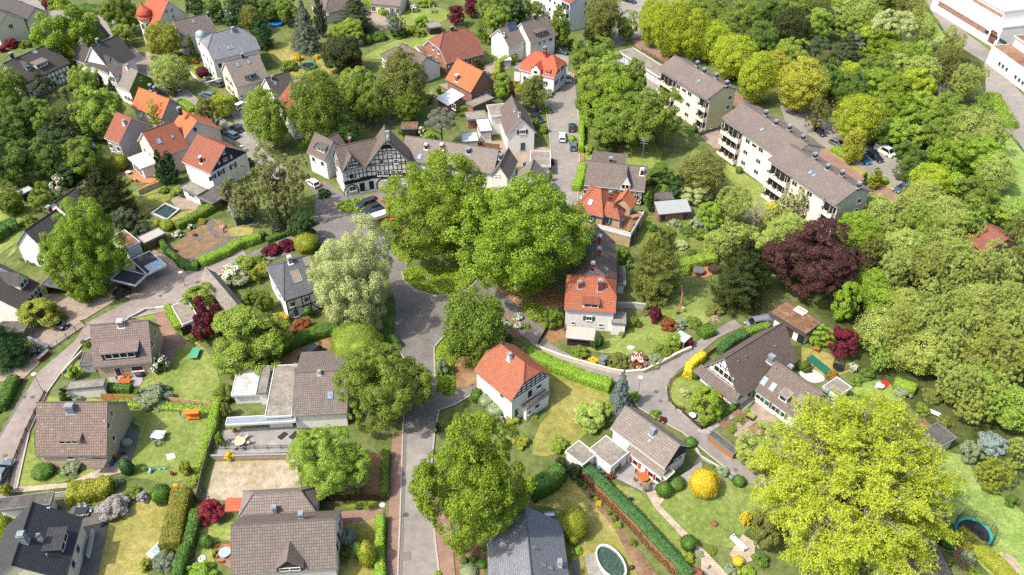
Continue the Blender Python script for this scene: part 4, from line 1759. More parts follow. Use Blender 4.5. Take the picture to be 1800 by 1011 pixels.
# ------------------------------------------------------------------ people
def person(p, rz, label, pose='stand', top='c9c4ba', legs='3a4660', hair='4a3626', z=0, skin='c89878'):
 """one continuous skinned figure; front towards +x"""
 J = {'pelvis': (0, 0, .95), 'waist': (0, 0, 1.08), 'chest': (.01, 0, 1.32), 'neck': (.0, 0, 1.48), 'head': (.02, 0, 1.6), 'crown': (.02, 0, 1.72)}
 bend = {'stand': .05, 'bend': .55, 'sit': .05, 'crouch': .5}[pose]
 zp = {'stand': .92, 'bend': .9, 'sit': .5, 'crouch': .4}[pose]
 S = []
 def spine(t):
  return V((math.sin(bend) * t, 0, zp + math.cos(bend) * t))
 verts, edges, rad = [], [], []
 def add(v, r, par=None):
  verts.append(V(v))
  rad.append(r)
  if par is not None:
   edges.append((par, len(verts) - 1))
  return len(verts) - 1
 pel = add(spine(0), (.15, .11))
 wa = add(spine(.16), (.13, .1), pel)
 ch = add(spine(.4), (.15, .105), wa)
 nk = add(spine(.54), (.055, .055), ch)
 hd = add(spine(.63) + V((.02, 0, 0)), (.075, .085), nk)
 add(spine(.76) + V((.03, 0, 0)), (.07, .08), hd)
 add(spine(.66) + V((.12, 0, -.01)), (.018, .018), hd)          # nose
 for sy in (-1, 1):
  add(spine(.66) + V((.02, sy * .09, 0)), (.018, .014), hd)   # ears
  if pose == 'sit':
   k_, a_ = (.42, sy * .1, .5), (.44, sy * .1, .08)
  elif pose == 'crouch':
   k_, a_ = (.32, sy * .14, .42), (.05, sy * .13, .08)
  else:
   k_, a_ = (.03, sy * .1, .48), (.0, sy * .11, .08)
  hip = add((0, sy * .1, zp - .04), (.085, .085), pel)
  kn = add(k_, (.06, .06), hip)
  an = add(a_, (.042, .042), kn)
  add((a_[0] + .16, a_[1], .04), (.035, .03), an)
  sh = add(spine(.45) + V((0, sy * .18, 0)), (.06, .06), ch)
  f = .12 if pose == 'stand' else .3
  el = add(spine(.2) + V((f * .5, sy * .25, 0)), (.043, .043), sh)
  wr = add(spine(.2) + V((f + .12, sy * .2, -.12 if pose != 'sit' else .0)), (.03, .03), el)
  pm = add(verts[wr] + V((.06, -sy * .01, -.03)), (.032, .02), wr)
  for j in range(4):
   add(verts[pm] + V((.075 - abs(j - 1.4) * .008, (j - 1.5) * .022, -.03)), (.009, .009), pm)
  add(verts[wr] + V((.06, -sy * .05, -.01)), (.01, .01), wr)
 me = bpy.data.meshes.new('person')
 me.from_pydata([tuple(v) for v in verts], edges, [])
 o = bpy.data.objects.new('person', me)
 COL.objects.link(o)
 o.modifiers.new('skin', 'SKIN')
 for i, r in enumerate(rad):
  me.skin_vertices[0].data[i].radius = r
 me.skin_vertices[0].data[0].use_root = True
 sm = o.modifiers.new('sub', 'SUBSURF')
 sm.levels = sm.render_levels = 1
 me.materials.append(plain(skin, .6, .05))
 o.location = P(p, z)
 o.rotation_euler = (0, 0, rz)
 tag(o, label, 'person')
 def garment(name, idx, grow, matc):
  ids = sorted(idx)
  mp = {i: k for k, i in enumerate(ids)}
  m2 = bpy.data.meshes.new(name)
  m2.from_pydata([tuple(verts[i]) for i in ids], [(mp[a], mp[b]) for a, b in edges if a in mp and b in mp], [])
  g = bpy.data.objects.new(name, m2)
  COL.objects.link(g)
  g.parent = o
  g.modifiers.new('skin', 'SKIN')
  for k, i in enumerate(ids):
   m2.skin_vertices[0].data[k].radius = (rad[i][0] + grow, rad[i][1] + grow)
  m2.skin_vertices[0].data[0].use_root = True
  s2 = g.modifiers.new('sub', 'SUBSURF')
  s2.levels = s2.render_levels = 1
  m2.materials.append(plain(matc, .85, .1))
 n = len(verts)
 half = (n - 9) // 2
 legs_i, top_i = [pel], [pel, wa, ch]
 for k in range(2):
  b0 = 7 + k * (1 + 4 + 3 + 1 + 5)
  legs_i += [b0 + 1, b0 + 2, b0 + 3]
  top_i += [b0 + 5, b0 + 6, b0 + 7]
 garment('trousers', legs_i, .018, legs)
 garment('shirt', top_i, .02, top)
 hb = MB()
 hp = verts[hd] + V((-.015, 0, .05))
 hb.lathe(hp, [(.095, -.09), (.105, 0), (.1, .07), (.06, .12), (.01, .135)], 10)
 hb.build('hair', plain(hair, .8, .15), o)
 return o
# ================================================================== THE PLACE
org(0,0,1)
G_BASE=ground('undergrowth',['4c5a30','66763e','7a8450','8a8462'],.12,.9,6,.6)
G_LAWN=ground('lawn_grass',['7a8c46','90a052','a8ae66'],.14,1.2,9,.5)
G_DAISY=ground('daisy_lawn',['6f8642','869850','9ea462'],.16,1.2,9,.5,daisies=.75)
G_DAISY2=ground('speckled_lawn',['728842','8a9a50','a2a664'],.16,1.2,9,.5,daisies=.35)
G_DRY=ground('dry_lawn',['7e8a44','a09c56','b8a86c'],.12,.8,8,.4)
G_MEAD=ground('meadow',['7c9a4c','90aa58','a4b46c'],.08,.6,5,.5)
G_SOIL=ground('soil',['7a5e48','957860','a88c72'],.5,3,16,.5)
G_SAND=ground('sandy_ground',['a88f72','c4b096','d6c8b2'],.2,1.5,14,.3)
G_BROWN=ground('dry_earth',['8a6a4a','a68460','b89a78'],.2,1.5,12,.4)
L_COV=leaf('6c8c22','a4bc40',.2)
G_COVER=ground('ground_cover',['6c8430','82983a','92a448'],.4,2.2,7,1.)
G_ASPH=ground('asphalt',['85807c','97918c','a29c96'],.1,.8,18,.12)
G_ASPHR=ground('red_asphalt',['8c827c','a0958e','ada39b'],.1,.8,18,.12)
G_ROAD=ground('street_asphalt',['8d8883','9c9690','a7a19a'],.1,.8,20,.12)
G_COB=bricks('8f8b86','66625e',.32,.2,.03,.2,off=.5,scale_noise=.25)
G_PAVE=bricks('b0a090','8a7c70',.4,.2,.02,.12,off=.5,scale_noise=.5)
G_PAVER=bricks('a68878','84695c',.22,.11,.015,.14,off=.5,scale_noise=.4)
G_SLAB=bricks('a8a4a0','87837e',.5,.5,.02,.1,off=0,scale_noise=.5)
G_SLABP=bricks('c8b8a2','9c8e7c',.4,.4,.03,.12,off=.5,scale_noise=.6)
G_DARKP=bricks('77726e','5f5a57',.4,.4,.02,.08,off=.5,scale_noise=.5)
G_TERRA=bricks('c08a68','9c6e54',.3,.3,.02,.1,off=0,scale_noise=.5)
G_BACK=ground('wood_floor',['3c4a24','566234','6a6c46'],.2,1.2,6,.6)
me_=bpy.data.meshes.new('ground')
S_=2500
me_.from_pydata([(-S_,-S_,0),(S_,-S_,0),(S_,S_,0),(-S_,S_,0)],[],[(0,1,2,3)])
me_.materials.append(G_BASE)
g_=bpy.data.objects.new('ground',me_)
COL.objects.link(g_)
g_['kind']='structure'
Z1,Z2,Z3,Z4=.05,.09,.13,.17
# ---- streets
sheet('road',[(698,1040),(776,1040),(766,960),(757,870),(760,800),(764,762),(708,762),(706,830),(703,920)],G_ROAD,Z2)
sheet('pavement',[(676,1040),(697,1040),(702,920),(705,830),(707,762),(690,762),(686,830),(683,920)],G_PAVER,Z3,thick=.1)
sheet('pavement',[(777,1040),(803,1040),(797,975),(790,900),(758,872),(767,960)],G_PAVER,Z3,thick=.1)
sheet('road',[(708,764),(764,764),(772,722),(800,712),(838,690),(834,676),(800,686),(775,690),(766,660),(765,612),(782,590),(800,570),(815,545),(843,520),(870,540),(905,565),(940,600),
               (960,585),(935,560),(900,530),(865,505),(838,495),(825,508),(800,518),(765,518),(730,508),(712,492),(716,465),(690,440),(672,415),(690,390),(735,350),(735,332),(690,336),(640,342),(608,345),(570,318),(545,330),(555,345),(552,400),(500,420),(440,445),(415,460),(420,478),(452,466),(500,450),(560,430),(640,430),(680,470),(696,540),(692,600),(715,640),(712,700)],G_COB,Z2)
sheet('road',[(428,440),(360,472),(318,482),(230,528),(150,570),(132,600),(70,652),(40,700),(0,768),(-30,820),(-60,960),(0,935),(30,860),(52,760),(84,690),(112,650),(150,600),(225,562),(300,545),(345,505),(385,485),(440,462)],G_ASPHR,Z2)
sheet('road',[(900,575),(935,604),(975,638),(1030,668),(1080,676),(1105,690),(1120,716),(1150,735),(1200,762),(1245,800),(1300,845),(1345,860),(1345,832),(1290,806),(1250,765),(1215,740),(1180,712),(1170,680),(1190,655),(1225,625),(1262,595),(1305,575),(1290,562),(1240,590),(1195,628),(1150,648),(1100,655),(1030,640),(975,610),(940,585)],G_ASPH,Z3)
sheet('road',[(966,372),(1014,372),(1018,300),(1019,240),(1014,175),(1010,140),(990,130),(985,158),(958,180),(966,240),(970,300)],G_ROAD,Z2)
sheet('pavement',[(1014,372),(1022,372),(1027,300),(1027,240),(1020,190),(1015,190),(1019,240),(1018,300)],G_BROWN,Z3,thick=.1)
sheet('road',[(-40,-20),(40,-20),(75,8),(150,25),(195,30),(240,88),(262,112),(330,160),(372,200),(420,226),(470,272),(520,310),(500,330),(455,295),(400,262),(345,205),(300,170),(235,128),(186,72),(140,50),(80,32),(30,18)],G_ROAD,Z2)
sheet('driveway',[(255,92),(300,85),(330,130),(300,140),(262,125)],G_PAVE,Z3)
sheet('driveway',[(400,185),(440,200),(470,240),(455,262),(420,235)],G_ROAD,Z3)
# yards on the left
sheet('driveway',[(88,575),(150,562),(205,528),(130,515),(60,520),(95,552)],G_PAVE,Z3)
sheet('driveway',[(50,570),(135,560),(150,573),(92,612),(50,595)],G_PAVE,Z4)
sheet('driveway',[(-30,640),(62,610),(85,625),(40,668),(0,672),(-30,680)],G_PAVE,Z3)
sheet('driveway',[(250,455),(270,440),(315,462),(330,485),(300,500),(235,528),(195,515),(230,470)],G_PAVE,Z3)
sheet('driveway',[(270,548),(302,545),(318,582),(300,592),(282,586)],G_PAVER,Z3)
# middle yards
sheet('driveway',[(470,645),(520,615),(590,590),(606,600),(600,640),(590,660),(500,664),(455,662)],G_BROWN,Z3)
sheet('path',[(800,630),(838,622),(840,700),(800,688)],G_BROWN,Z1)
sheet('path',[(860,530),(940,560),(945,590),(905,580),(875,560)],G_BROWN,Z1)
sheet('path',[(876,505),(990,500),(992,540),(940,548),(880,530)],G_BROWN,Z1)
sheet('driveway',[(650,352),(700,345),(760,340),(750,380),(700,420),(685,400),(668,362)],G_PAVER,Z4)
# back streets
sheet('road',[(1080,8),(1130,-10),(1215,-10),(1130,40),(1130,62),(1090,80),(1062,92),(1068,60)],G_ROAD,Z2)
sheet('driveway',[(1065,95),(1090,105),(1160,150),(1165,170),(1140,168),(1100,140)],G_ROAD,Z3)
sheet('path',[(1105,66),(1130,72),(1180,100),(1170,112),(1120,85)],G_PAVER,Z2)
sheet('path',[(1200,100),(1290,160),(1420,240),(1530,320),(1600,345),(1580,362),(1510,335),(1400,262),(1290,190)],G_PAVER,Z2)
sheet('road',[(1370,185),(1410,190),(1500,250),(1560,272),(1610,300),(1620,330),(1600,345),(1560,322),(1480,280),(1430,245),(1380,215)],G_ROAD,Z3)
sheet('driveway',[(1230,240),(1262,230),(1290,255),(1255,262)],G_PAVE,Z2)
sheet('road',[(1610,-20),(1650,-20),(1700,60),(1740,90),(1745,110),(1800,170),(1840,220),(1840,330),(1790,250),(1735,200),(1730,110),(1690,85),(1660,55)],G_ROAD,Z2)
sheet('meadow',[(1625,10),(1655,55),(1672,80),(1640,85),(1615,60)],G_MEAD,Z1)
sheet('meadow',[(1745,215),(1800,270),(1860,360),(1860,470),(1800,470),(1750,440),(1730,360),(1740,280)],G_MEAD,Z1,sm=3)
sheet('wood_floor',[(1130,40),(1220,-30),(1620,-30),(1730,120),(1740,220),(1700,330),(1600,320),(1560,250),(1420,180),(1250,110)],G_BACK,.008)
sheet('wood_floor',[(1400,500),(1530,420),(1760,440),(1830,500),(1830,860),(1700,800),(1580,700),(1500,640)],G_BACK,.008)
sheet('wood_floor',[(-40,140),(120,150),(220,220),(200,330),(120,300),(60,330),(-40,330)],G_BACK,.008)
# ---- lawns
for pts,m_,z in [
 ([(245,690),(250,672),(268,655),(298,652),(300,600),(340,596),(378,640),(385,700),(330,706)],G_DAISY2,Z1),
 ([(205,708),(380,712),(366,856),(330,842),(300,850),(255,842),(212,836),(230,810),(246,752),(215,735)],G_DAISY2,Z1),
 ([(185,930),(240,885),(305,878),(325,960),(292,960),(262,980),(250,1040),(160,1040),(178,980)],G_DRY,Z1),
 ([(60,760),(62,800),(110,842),(140,838),(155,810),(205,815),(110,848),(25,855)],G_DAISY2,Z1),
 ([(62,712),(75,695),(110,700),(180,702),(165,712)],G_LAWN,Z1),
 ([(350,930),(400,920),(430,920),(430,960),(400,950),(370,960),(380,995),(345,1000)],G_LAWN,Z1),
 ([(596,912),(640,905),(668,920),(660,1030),(600,1030)],G_DRY,Z1),
 ([(610,880),(672,880),(672,890),(612,894)],G_COVER,Z1),
 ([(960,655),(1000,662),(1068,692),(1068,720),(1000,790),(935,800),(950,745),(968,720)],G_DRY,Z1),
 ([(1045,602),(1100,585),(1120,560),(1165,560),(1185,600),(1150,625),(1100,625),(1040,618),(1010,610),(1015,600)],G_LAWN,Z1),
 ([(1160,530),(1230,520),(1260,545),(1240,570),(1200,570),(1165,560)],G_DAISY2,Z1),
 ([(930,860),(985,840),(1030,850),(1160,1040),(1000,1040),(1015,960),(1000,900),(945,890)],G_DRY,Z1),
 ([(1150,895),(1160,880),(1240,840),(1330,850),(1345,900),(1310,935),(1290,965),(1200,940)],G_DAISY,Z1),
 ([(1075,862),(1110,858),(1140,880),(1205,945),(1205,970),(1180,975)],G_DAISY2,Z1),
 ([(1640,805),(1690,800),(1720,845),(1770,880),(1800,905),(1850,1000),(1850,1060),(1770,1030),(1720,990),(1690,930),(1650,900)],G_MEAD,Z1),
 ([(1490,690),(1545,668),(1580,690),(1592,715),(1580,740),(1530,740)],G_MEAD,Z1),
 ([(1172,670),(1190,655),(1230,668),(1245,700),(1220,722),(1185,712)],G_DAISY2,Z1),
 ([(1205,730),(1230,722),(1290,716),(1240,745)],G_DRY,Z2),
 ([(1385,608),(1450,620),(1500,640),(1480,660),(1440,660),(1395,640)],G_DRY,Z1),
 ([(468,84),(560,72),(600,100),(590,128),(535,140),(505,125)],G_DRY,Z1),
 ([(640,100),(700,70),(770,60),(770,75),(700,100),(655,105)],G_LAWN,Z1),
 ([(690,25),(760,12),(790,25),(775,40),(705,45)],G_LAWN,Z1),
 ([(330,120),(350,128),(385,140),(372,150),(345,142)],G_LAWN,Z2),
 ([(0,370),(55,350),(60,390),(25,430),(-20,450),(-20,380)],G_LAWN,Z1),
 ([(20,440),(35,420),(30,440),(12,455)],G_LAWN,Z1),
 ([(232,340),(280,315),(290,330),(255,345)],G_LAWN,Z1),
 ([(240,355),(290,335),(300,350),(265,370),(250,375)],G_DRY,Z1),
 ([(300,385),(340,368),(370,372),(350,388),(310,400)],G_DRY,Z2),
 ([(390,410),(415,400),(445,402),(440,414),(400,416)],G_DRY,Z2),
 ([(240,550),(272,546),(275,562),(240,562)],G_LAWN,Z1),
 ([(110,640),(138,632),(142,650),(115,664)],G_LAWN,Z1),
 ([(1030,265),(1060,262),(1150,250),(1160,290),(1100,300),(1030,280)],G_LAWN,Z1),
 ([(1220,262),(1300,300),(1420,385),(1400,420),(1330,380),(1260,330),(1220,290)],G_LAWN,Z1),
 ([(1440,240),(1470,262),(1530,295),(1590,330),(1570,336),(1500,310),(1430,270)],G_DRY,Z2+.008),
 ([(1520,350),(1555,345),(1570,380),(1530,390)],G_LAWN,Z1),
 ([(1000,560),(1005,595),(950,605),(945,590),(990,560)],G_BROWN,Z1),
]:
 sheet('lawn' if m_ is not G_BROWN else 'flower_bed',pts,m_,z,sm=2)
for pts in [[(708,478),(730,470),(790,474),(838,472),(836,490),(810,512),(770,519),(735,510),(714,496)],
   [(675,424),(700,426),(722,440),(724,456),(712,463),(695,452)],
   [(592,360),(620,352),(650,347),(662,356),(645,372),(606,374)],
   [(676,348),(700,346),(715,358),(690,370)],
   [(920,530),(960,545),(955,565),(930,562)],
   [(765,630),(778,600),(800,590),(812,620),(798,640),(800,690),(785,695),(768,684)]]:
 sheet('planting_bed',pts,G_COVER,Z4+.02,sm=3,thick=.05)
 cover(pts,.5,L_COV,'bright green knee-high ground cover filling a bed at the square')
KERB=plain('b4aea6',.8,.15,scale=3)
for pts in ([(698,1040),(703,920),(706,830),(708,764)],[(776,1040),(766,960),(757,870),(760,800),(764,764)],[(716,465),(690,440),(672,415)],[(838,495),(825,508),(800,519),(765,521),(730,512),(710,494),(706,478)],
   [(692,600),(715,640),(712,700),(708,764)],[(764,764),(772,722),(800,712),(838,690)],[(775,695),(764,660),(763,612),(782,590)],[(966,372),(970,300),(966,240),(958,180)],[(1014,372),(1018,300),(1019,240),(1014,175)],
   [(440,462),(385,485),(345,505),(300,545),(225,562),(150,600),(112,650),(84,690),(52,760),(30,860)],[(428,440),(360,472),(318,482)],[(235,128),(300,170),(345,205),(400,262),(455,295)],[(330,160),(372,200),(420,226),(470,272)],
   [(1105,690),(1120,716),(1150,735),(1200,762),(1245,800),(1300,845)],[(1250,765),(1215,740),(1180,712),(1170,680)],[(1410,190),(1500,250),(1560,272),(1610,300)]):
 ribbon('kerb',pts,.22,KERB,Z3+.1,thick=.1)
for pts in ([(704,1040),(708,920),(711,830),(713,766)],[(45,690),(-5,775)],[(1112,690),(1090,676),(1030,666)]):
 ribbon('gutter',pts,.3,plain('7c7670',.9,.2,scale=4),Z3+.003)
# ---- beds, courts, terraces
sheet('garden_bed',[(298,440),(330,410),(375,385),(395,390),(405,415),(420,420),(412,432),(345,458),(310,462)],ground('planted_bed',['6f7a3c','957860','a68a70'],.7,2.5,9,.5),Z2)
sheet('path',[(363,396),(372,386),(380,392),(372,400),(385,416),(424,416),(420,424),(400,432),(330,463),(322,460),(395,425),(405,421),(378,419),(366,406)],G_DARKP,Z3)
sheet('path',[(338,418),(345,412),(355,413),(357,420),(349,424),(340,423)],G_DARKP,Z3)
sheet('patio',[(218,306),(232,300),(276,315),(270,323),(240,324)],G_TERRA,Z3)
sheet('patio',[(300,352),(318,340),(352,358),(345,368),(312,368)],G_PAVE,Z1)
sheet('sandy_court',[(368,812),(520,808),(530,862),(520,880),(362,880)],ground('worn_sand',['98905c','b8aa90','c8bca8'],.16,1,12,.3),Z1)
sheet('yard',[(600,800),(676,795),(674,872),(600,866)],G_BROWN,Z1)
sheet('path',[(596,900),(676,895),(676,908),(600,924)],G_PAVER,Z2)
sheet('path',[(20,858),(120,850),(160,832),(205,815),(218,800),(232,810),(212,832),(160,846),(120,858),(20,868)],G_SLABP,Z3)
sheet('patio',[(205,770),(230,752),(246,758),(232,808),(212,815),(200,800)],G_DARKP,Z2)
sheet('patio',[(185,660),(245,652),(252,668),(240,688),(200,684)],G_SLAB,Z2)
sheet('path',[(284,590),(302,584),(330,600),(306,622),(298,652),(240,660),(282,645)],G_PAVER,Z2)
sheet('patio',[(92,882),(125,880),(172,895),(190,925),(178,985),(165,1040),(130,1040),(150,930),(130,905)],G_DARKP,Z2)
sheet('patio',[(1058,830),(1100,850),(1135,868),(1150,862),(1155,850),(1125,800),(1095,790)],G_SLAB,Z2)
sheet('patio',[(1190,840),(1215,825),(1230,800),(1235,820),(1215,850)],G_SLAB,Z2)
sheet('path',[(1136,868),(1155,862),(1168,878),(1160,890),(1208,938),(1215,950),(1240,970),(1280,1012),(1250,1030),(1232,1000),(1232,985),(1208,955),(1150,893)],G_SLABP,Z3)
sheet('patio',[(1282,975),(1305,940),(1328,955),(1325,985),(1295,998)],G_SLABP,Z3)
sheet('patio',[(378,985),(390,958),(428,955),(432,990),(405,1000)],G_PAVER,Z3)
sheet('patio',[(1027,978),(1072,962),(1090,985),(1110,1040),(1040,1040)],G_SLAB,Z2)
sheet('path',[(1005,985),(1018,985),(1020,1040),(1004,1040)],G_DARKP,Z2)
sheet('flower_bed',[(798,960),(850,915),(852,1040),(805,1040)],G_SOIL,Z2)
sheet('flower_bed',[(1020,860),(1036,856),(1180,1040),(1135,1040),(1080,930)],G_SOIL,Z2)
sheet('path',[(1300,730),(1332,700),(1322,690),(1286,722),(1222,758),(1240,765)],G_SLAB,Z3)
sheet('patio',[(1295,745),(1330,706),(1370,740),(1350,765),(1290,768)],G_PAVE,Z1)
for pts in [[(1282,727),(1297,716),(1322,733),(1305,750)],[(1314,752),(1330,742),(1346,752),(1340,768),(1322,765)],[(1262,745),(1280,735),(1296,752),(1280,764)]]:
 sheet('flower_bed',pts,G_SOIL,Z3)
sheet('sandpit',[(1745,982),(1765,973),(1785,985),(1794,1005),(1775,1012),(1752,998)],G_SAND,Z2,sm=3)
sheet('patio',[(1405,655),(1420,648),(1445,660),(1448,670),(1430,674),(1412,666)],plain('dcd4c8',.8),Z2,sm=3)
sheet('flower_bed',[(1592,735),(1625,735),(1650,780),(1615,770)],G_SOIL,Z1)
sheet('flower_bed',[(1700,960),(1690,935),(1660,960),(1700,1010)],G_SOIL,Z1)
sheet('garden_bed',[(1130,380),(1230,380),(1260,440),(1160,470),(1115,430)],ground('rambling_beds',['4e6a2a','7a8a40','948468'],.6,2,8,.6),Z1)
sheet('flower_bed',[(870,560),(930,570),(935,590),(900,595),(880,580)],G_SOIL,Z2)
sheet('driveway',[(810,245),(900,250),(970,262),(968,300),(880,290),(815,260)],G_PAVE,Z1)
sheet('driveway',[(770,150),(790,145),(815,130),(840,120),(880,105),(895,120),(850,135),(790,160)],G_PAVE,Z2)
sheet('driveway',[(975,95),(1000,100),(998,140),(985,145),(985,120)],G_ROAD,Z3)
sheet('driveway',[(640,15),(665,18),(690,45),(670,55),(645,40)],G_PAVE,Z2)
# manhole covers and the tarmac patch in the street
for p in [(1161,706),(1277,825),(1293,827),(145,523),(282,521),(42,699),(57,699),(9,802),(735,545)]:
 o=bpy.data.objects.new('manhole_cover',None)
 COL.objects.link(o)
 o.location=P(p)
 mb=MB()
 mb.lathe((0,0,.15),[(.34,0),(.34,.02)],16)
 mb.lathe((0,0,.15),[(.27,.02),(.27,.028)],16)
 mb.build('lid',plain('6e665f',.7,.15),o)
 near={1161:'iron manhole cover in the lane junction by the blue spruce',1277:'iron manhole cover in the lane beside the yellow ball bush, nearer the ball hedge',1293:'iron manhole cover in the lane by the timber bench store',
   145:'iron manhole cover in the red lane before the chimney house',282:'iron manhole cover in the red lane below the carports',42:'iron manhole cover in the red lane beside the street lamp, kerb side',
   57:'iron manhole cover in the red lane by the lamp, middle of the lane',9:'iron manhole cover in the red lane by the brown picket fence',735:'iron manhole cover in the cobbled square below the island'}[p[0]]
 tag(o,near,'manhole cover','manhole covers in the lanes')
sheet('road_patch',[(704,972),(722,970),(722,985),(704,987)],plain('7f7a76',.9,.15),Z3)
# ================================================================== houses
T_GREY=tile('857a73',.3)
T_GREYL=tile('968b83',.3)
T_BROWN=tile('92807a',.3)
T_BROWNW=tile('8e7a70',.3,spots='cfc6bc')
T_DARK=tile('5c5754',.25)
T_ANTH=tile('484a4e',.1)
T_SLATE=tile('8c9098',.1,.4,.3)
T_BLUEG=tile('8d9097',.12)
T_TAUPE=tile('7e7069',.35)
T_ORANGE=tile('d47a4a',.25)
T_REDOR=tile('d8684a',.15)
T_OLDRED=tile('b86c4e',.5)
T_REDBR=tile('a4604a',.4)
T_DKRED=tile('9c6353',.15)
T_MOSSY=tile('7d736c',.5,spots='b0a8a0')
T_BLOCK=tile('8c7f78',.12,.3,.35)
W_WHITE=plaster('efede8')
W_CREAM=plaster('e4dcc4')
W_PEACH=plaster('f8ead8')
W_YEL=plaster('d0ca9e')
W_GREYG=plaster('bcbca8')
W_BEIGE=plaster('c6b497')
W_GREY=plaster('b4b4b0')
W_PINK=plaster('ecd2c4')
W_BRICK=bricks('a06a54','b0a090',.25,.08)
W_SAND=bricks('d0b690','bca888',.3,.12)
W_DKTIMB=plain('3e332c',.85,.2,scale=5)
SLATEW=tile('3e444c',.1,.35,.35)
SH_GREEN=plain('3c6a58',.6,.1)
SH_DARK=plain('3a3c40',.6,.1)
BRICKRED=bricks('8e3c30','6e4a40',.2,.07)
BLACKT=plain('25272a',.8,.1)
WHITEM=plain('e4e6e6',.5,.06)
# ---- bottom row
org(0,758)
h=House('house','anthracite-roofed cream house with a boxy dormer, beside the patio with the glass table',(460,1045),(582,605),(235,480),4.4,9,rm=T_ANTH,wm=W_CREAM,tm=ZINC)
h.chim('rf',(170,768),.8,.8,1.3,ZINC).chim('rf',(283,760),.4,.4,.8,WHITE)
h.dorm('rf',(462,800),3.2,1.5,'shed',rm=T_ANTH,wm=SLATEW)
h.vent('rf',[(335,880)])
h.wins('f',[(545,830,1.2,1.4),(512,935,1.2,1.4)])
h.wins('r',[(330,560,1,1.2)])
h.wing((-30,560),(352,520),(375,424),2.7,mode='e',typ='flat',rm=FELTD,wm=W_WHITE)
org(450,758)
h=House('house','brown-tiled house with a pointed gable dormer, right beside the street pavement',(607,552),(-90,592),(558,618),3.4,8,rm=T_GREY,wm=W_WHITE,tm=ZINC)
h.chim('rf',(322,612),.6,.6,1,ZINC)
h.dorm('rb',(242,985),3.4,1.0,'gable',1.7,wm=DWOOD,wn=2)
h.wins('l',[(590,630,.9,1.4),(582,700,.9,1.2),(572,780,.9,1.4)],shut=plain('8c2230'))
h.wing((-133,632),(428,552),(410,412),2.9,5.2,mode='e',kl=1,kr=1,rm=T_GREYL,wm=W_WHITE,tm=ZINC)
h.chim('rf',(135,565),.6,.6,1,ZINC)
org(900,758)
h=House('house','house with a smooth slate-grey roof next to the oval swimming pool',(445,1340),(352,640),(85,495),3.2,7.6,rm=T_SLATE,wm=W_WHITE,tm=WHITEM)
h.chim('rf',(335,945),.7,.5,.9,WHITE)
h.vent('rf',[(155,830)]).sky('rf',(220,940),.5,.6).sky('rf',(265,960),.5,.9)
h.wing((225,600),(306,605),(300,560),2.6,mode='e',typ='flat',rm=WHITEM,wm=W_WHITE)
# ---- left, two brown houses
org(0,758)
h=House('house','beige house with lichen-spotted brown tiles and a wide low dormer, by the brown picket fence',(250,178),(748,172),(835,-207),3.2,9.2,mode='e',rm=T_BROWNW,wm=W_BEIGE)
h.dorm('rf',(490,92),3.4,1.0,'shed',rm=T_BROWNW,wm=W_BEIGE)
h.wins('f',[(493,180,1.1,1),(575,172,.9,.9)])
h.door('f',(705,225),1.0)
h.wins('r',[(795,50,.9,1.1)])
h.add('porch_roof',lambda mb:mb.box((0,.9,.1),(2.6,1.9,.15)),[T_BROWN],'f',(700,195))
org(0,506)
h.wins('r',[(780,885,.8,1.2),(757,965,.8,1.2),(745,990,.7,1)][:2])
h.chim('rf',(500,862),1.2,.8,1.0,GREYM)
h=House('house','beige house with a broad full-width dormer, above the lawn with the green ping-pong table',(655,560),(1068,522),(1142,266),3.1,8.6,mode='e',rm=T_BROWN,wm=W_BEIGE,tm=ZINC)
h.dorm('rf',(852,500),5.9,1.6,'shed',ml=.28,rm=T_BROWN,wm=SLATEW,wn=4)
h.chim('rf',(852,262),.9,.7,.9,GREYM,WHITE)
h.wins('r',[(1085,318,.9,1.3),(1065,392,.9,1.4)])
h.win('f',(965,565),2.0,1.2,pane=plain('5a2420',.6),sill=True)
h.win('f',(832,590),1.1,2.1,sill=False)
h.row('l',[0],4.5)
h.wing((555,545),(655,545),(640,440),2.2,mode='e',typ='flat',rm=FELTD,wm=W_WHITE)
h.wing((468,692),(718,716),(776,610),2.5,mode='e',typ='flat',rm=FELT,wm=W_WHITE,oh=.15,og=.15)
# ---- flat-roofed house by the big oak
org(450,506)
h=House('house','white house with flat felt roof and a brown tiled wing, beside the grey deck',(248,902),(640,880),(310,597),3.5,5.8,rm=T_GREY,wm=W_WHITE,tm=ZINC)
h.vent('rf',[(590,590)],.5).chim('rf',(446,606),.5,.5,.5,WHITE)
h.sky('rf',(520,755),.9,1.3)
h.wing((60,908),(249,904),(52,548),3.2,mode='e',typ='flat',rm=FELT,wm=W_WHITE,tm=WHITEM)
h.chim('rf',(290,588),.8,.8,1.2,GREYM)
h.wing((0,742),(70,740),(52,548),3.15,mode='e',typ='flat',rm=FELT,wm=W_WHITE)
h.wing((270,575),(437,575),(437,535),3.0,mode='e',typ='flat',rm=FELT,wm=W_WHITE)
h.row('f',[-1,1],1.2,1.7,2.1,n=2,sill=False)
h.wing((-215,960),(276,944),1.6,2.6,typ='flat',rm=plain('8f9aa4',.4),wm=W_WHITE,tm=WHITEM,walls='')
org(0,506)
h.wing((1622,755),(1840,750),(1840,572),2.5,mode='e',typ='flat',rm=ground('flaking_white_roof',['b8968a','d6d6d6','e4e6e8'],.5,2.5,9,.1),wm=W_WHITE,tm=WHITEM)
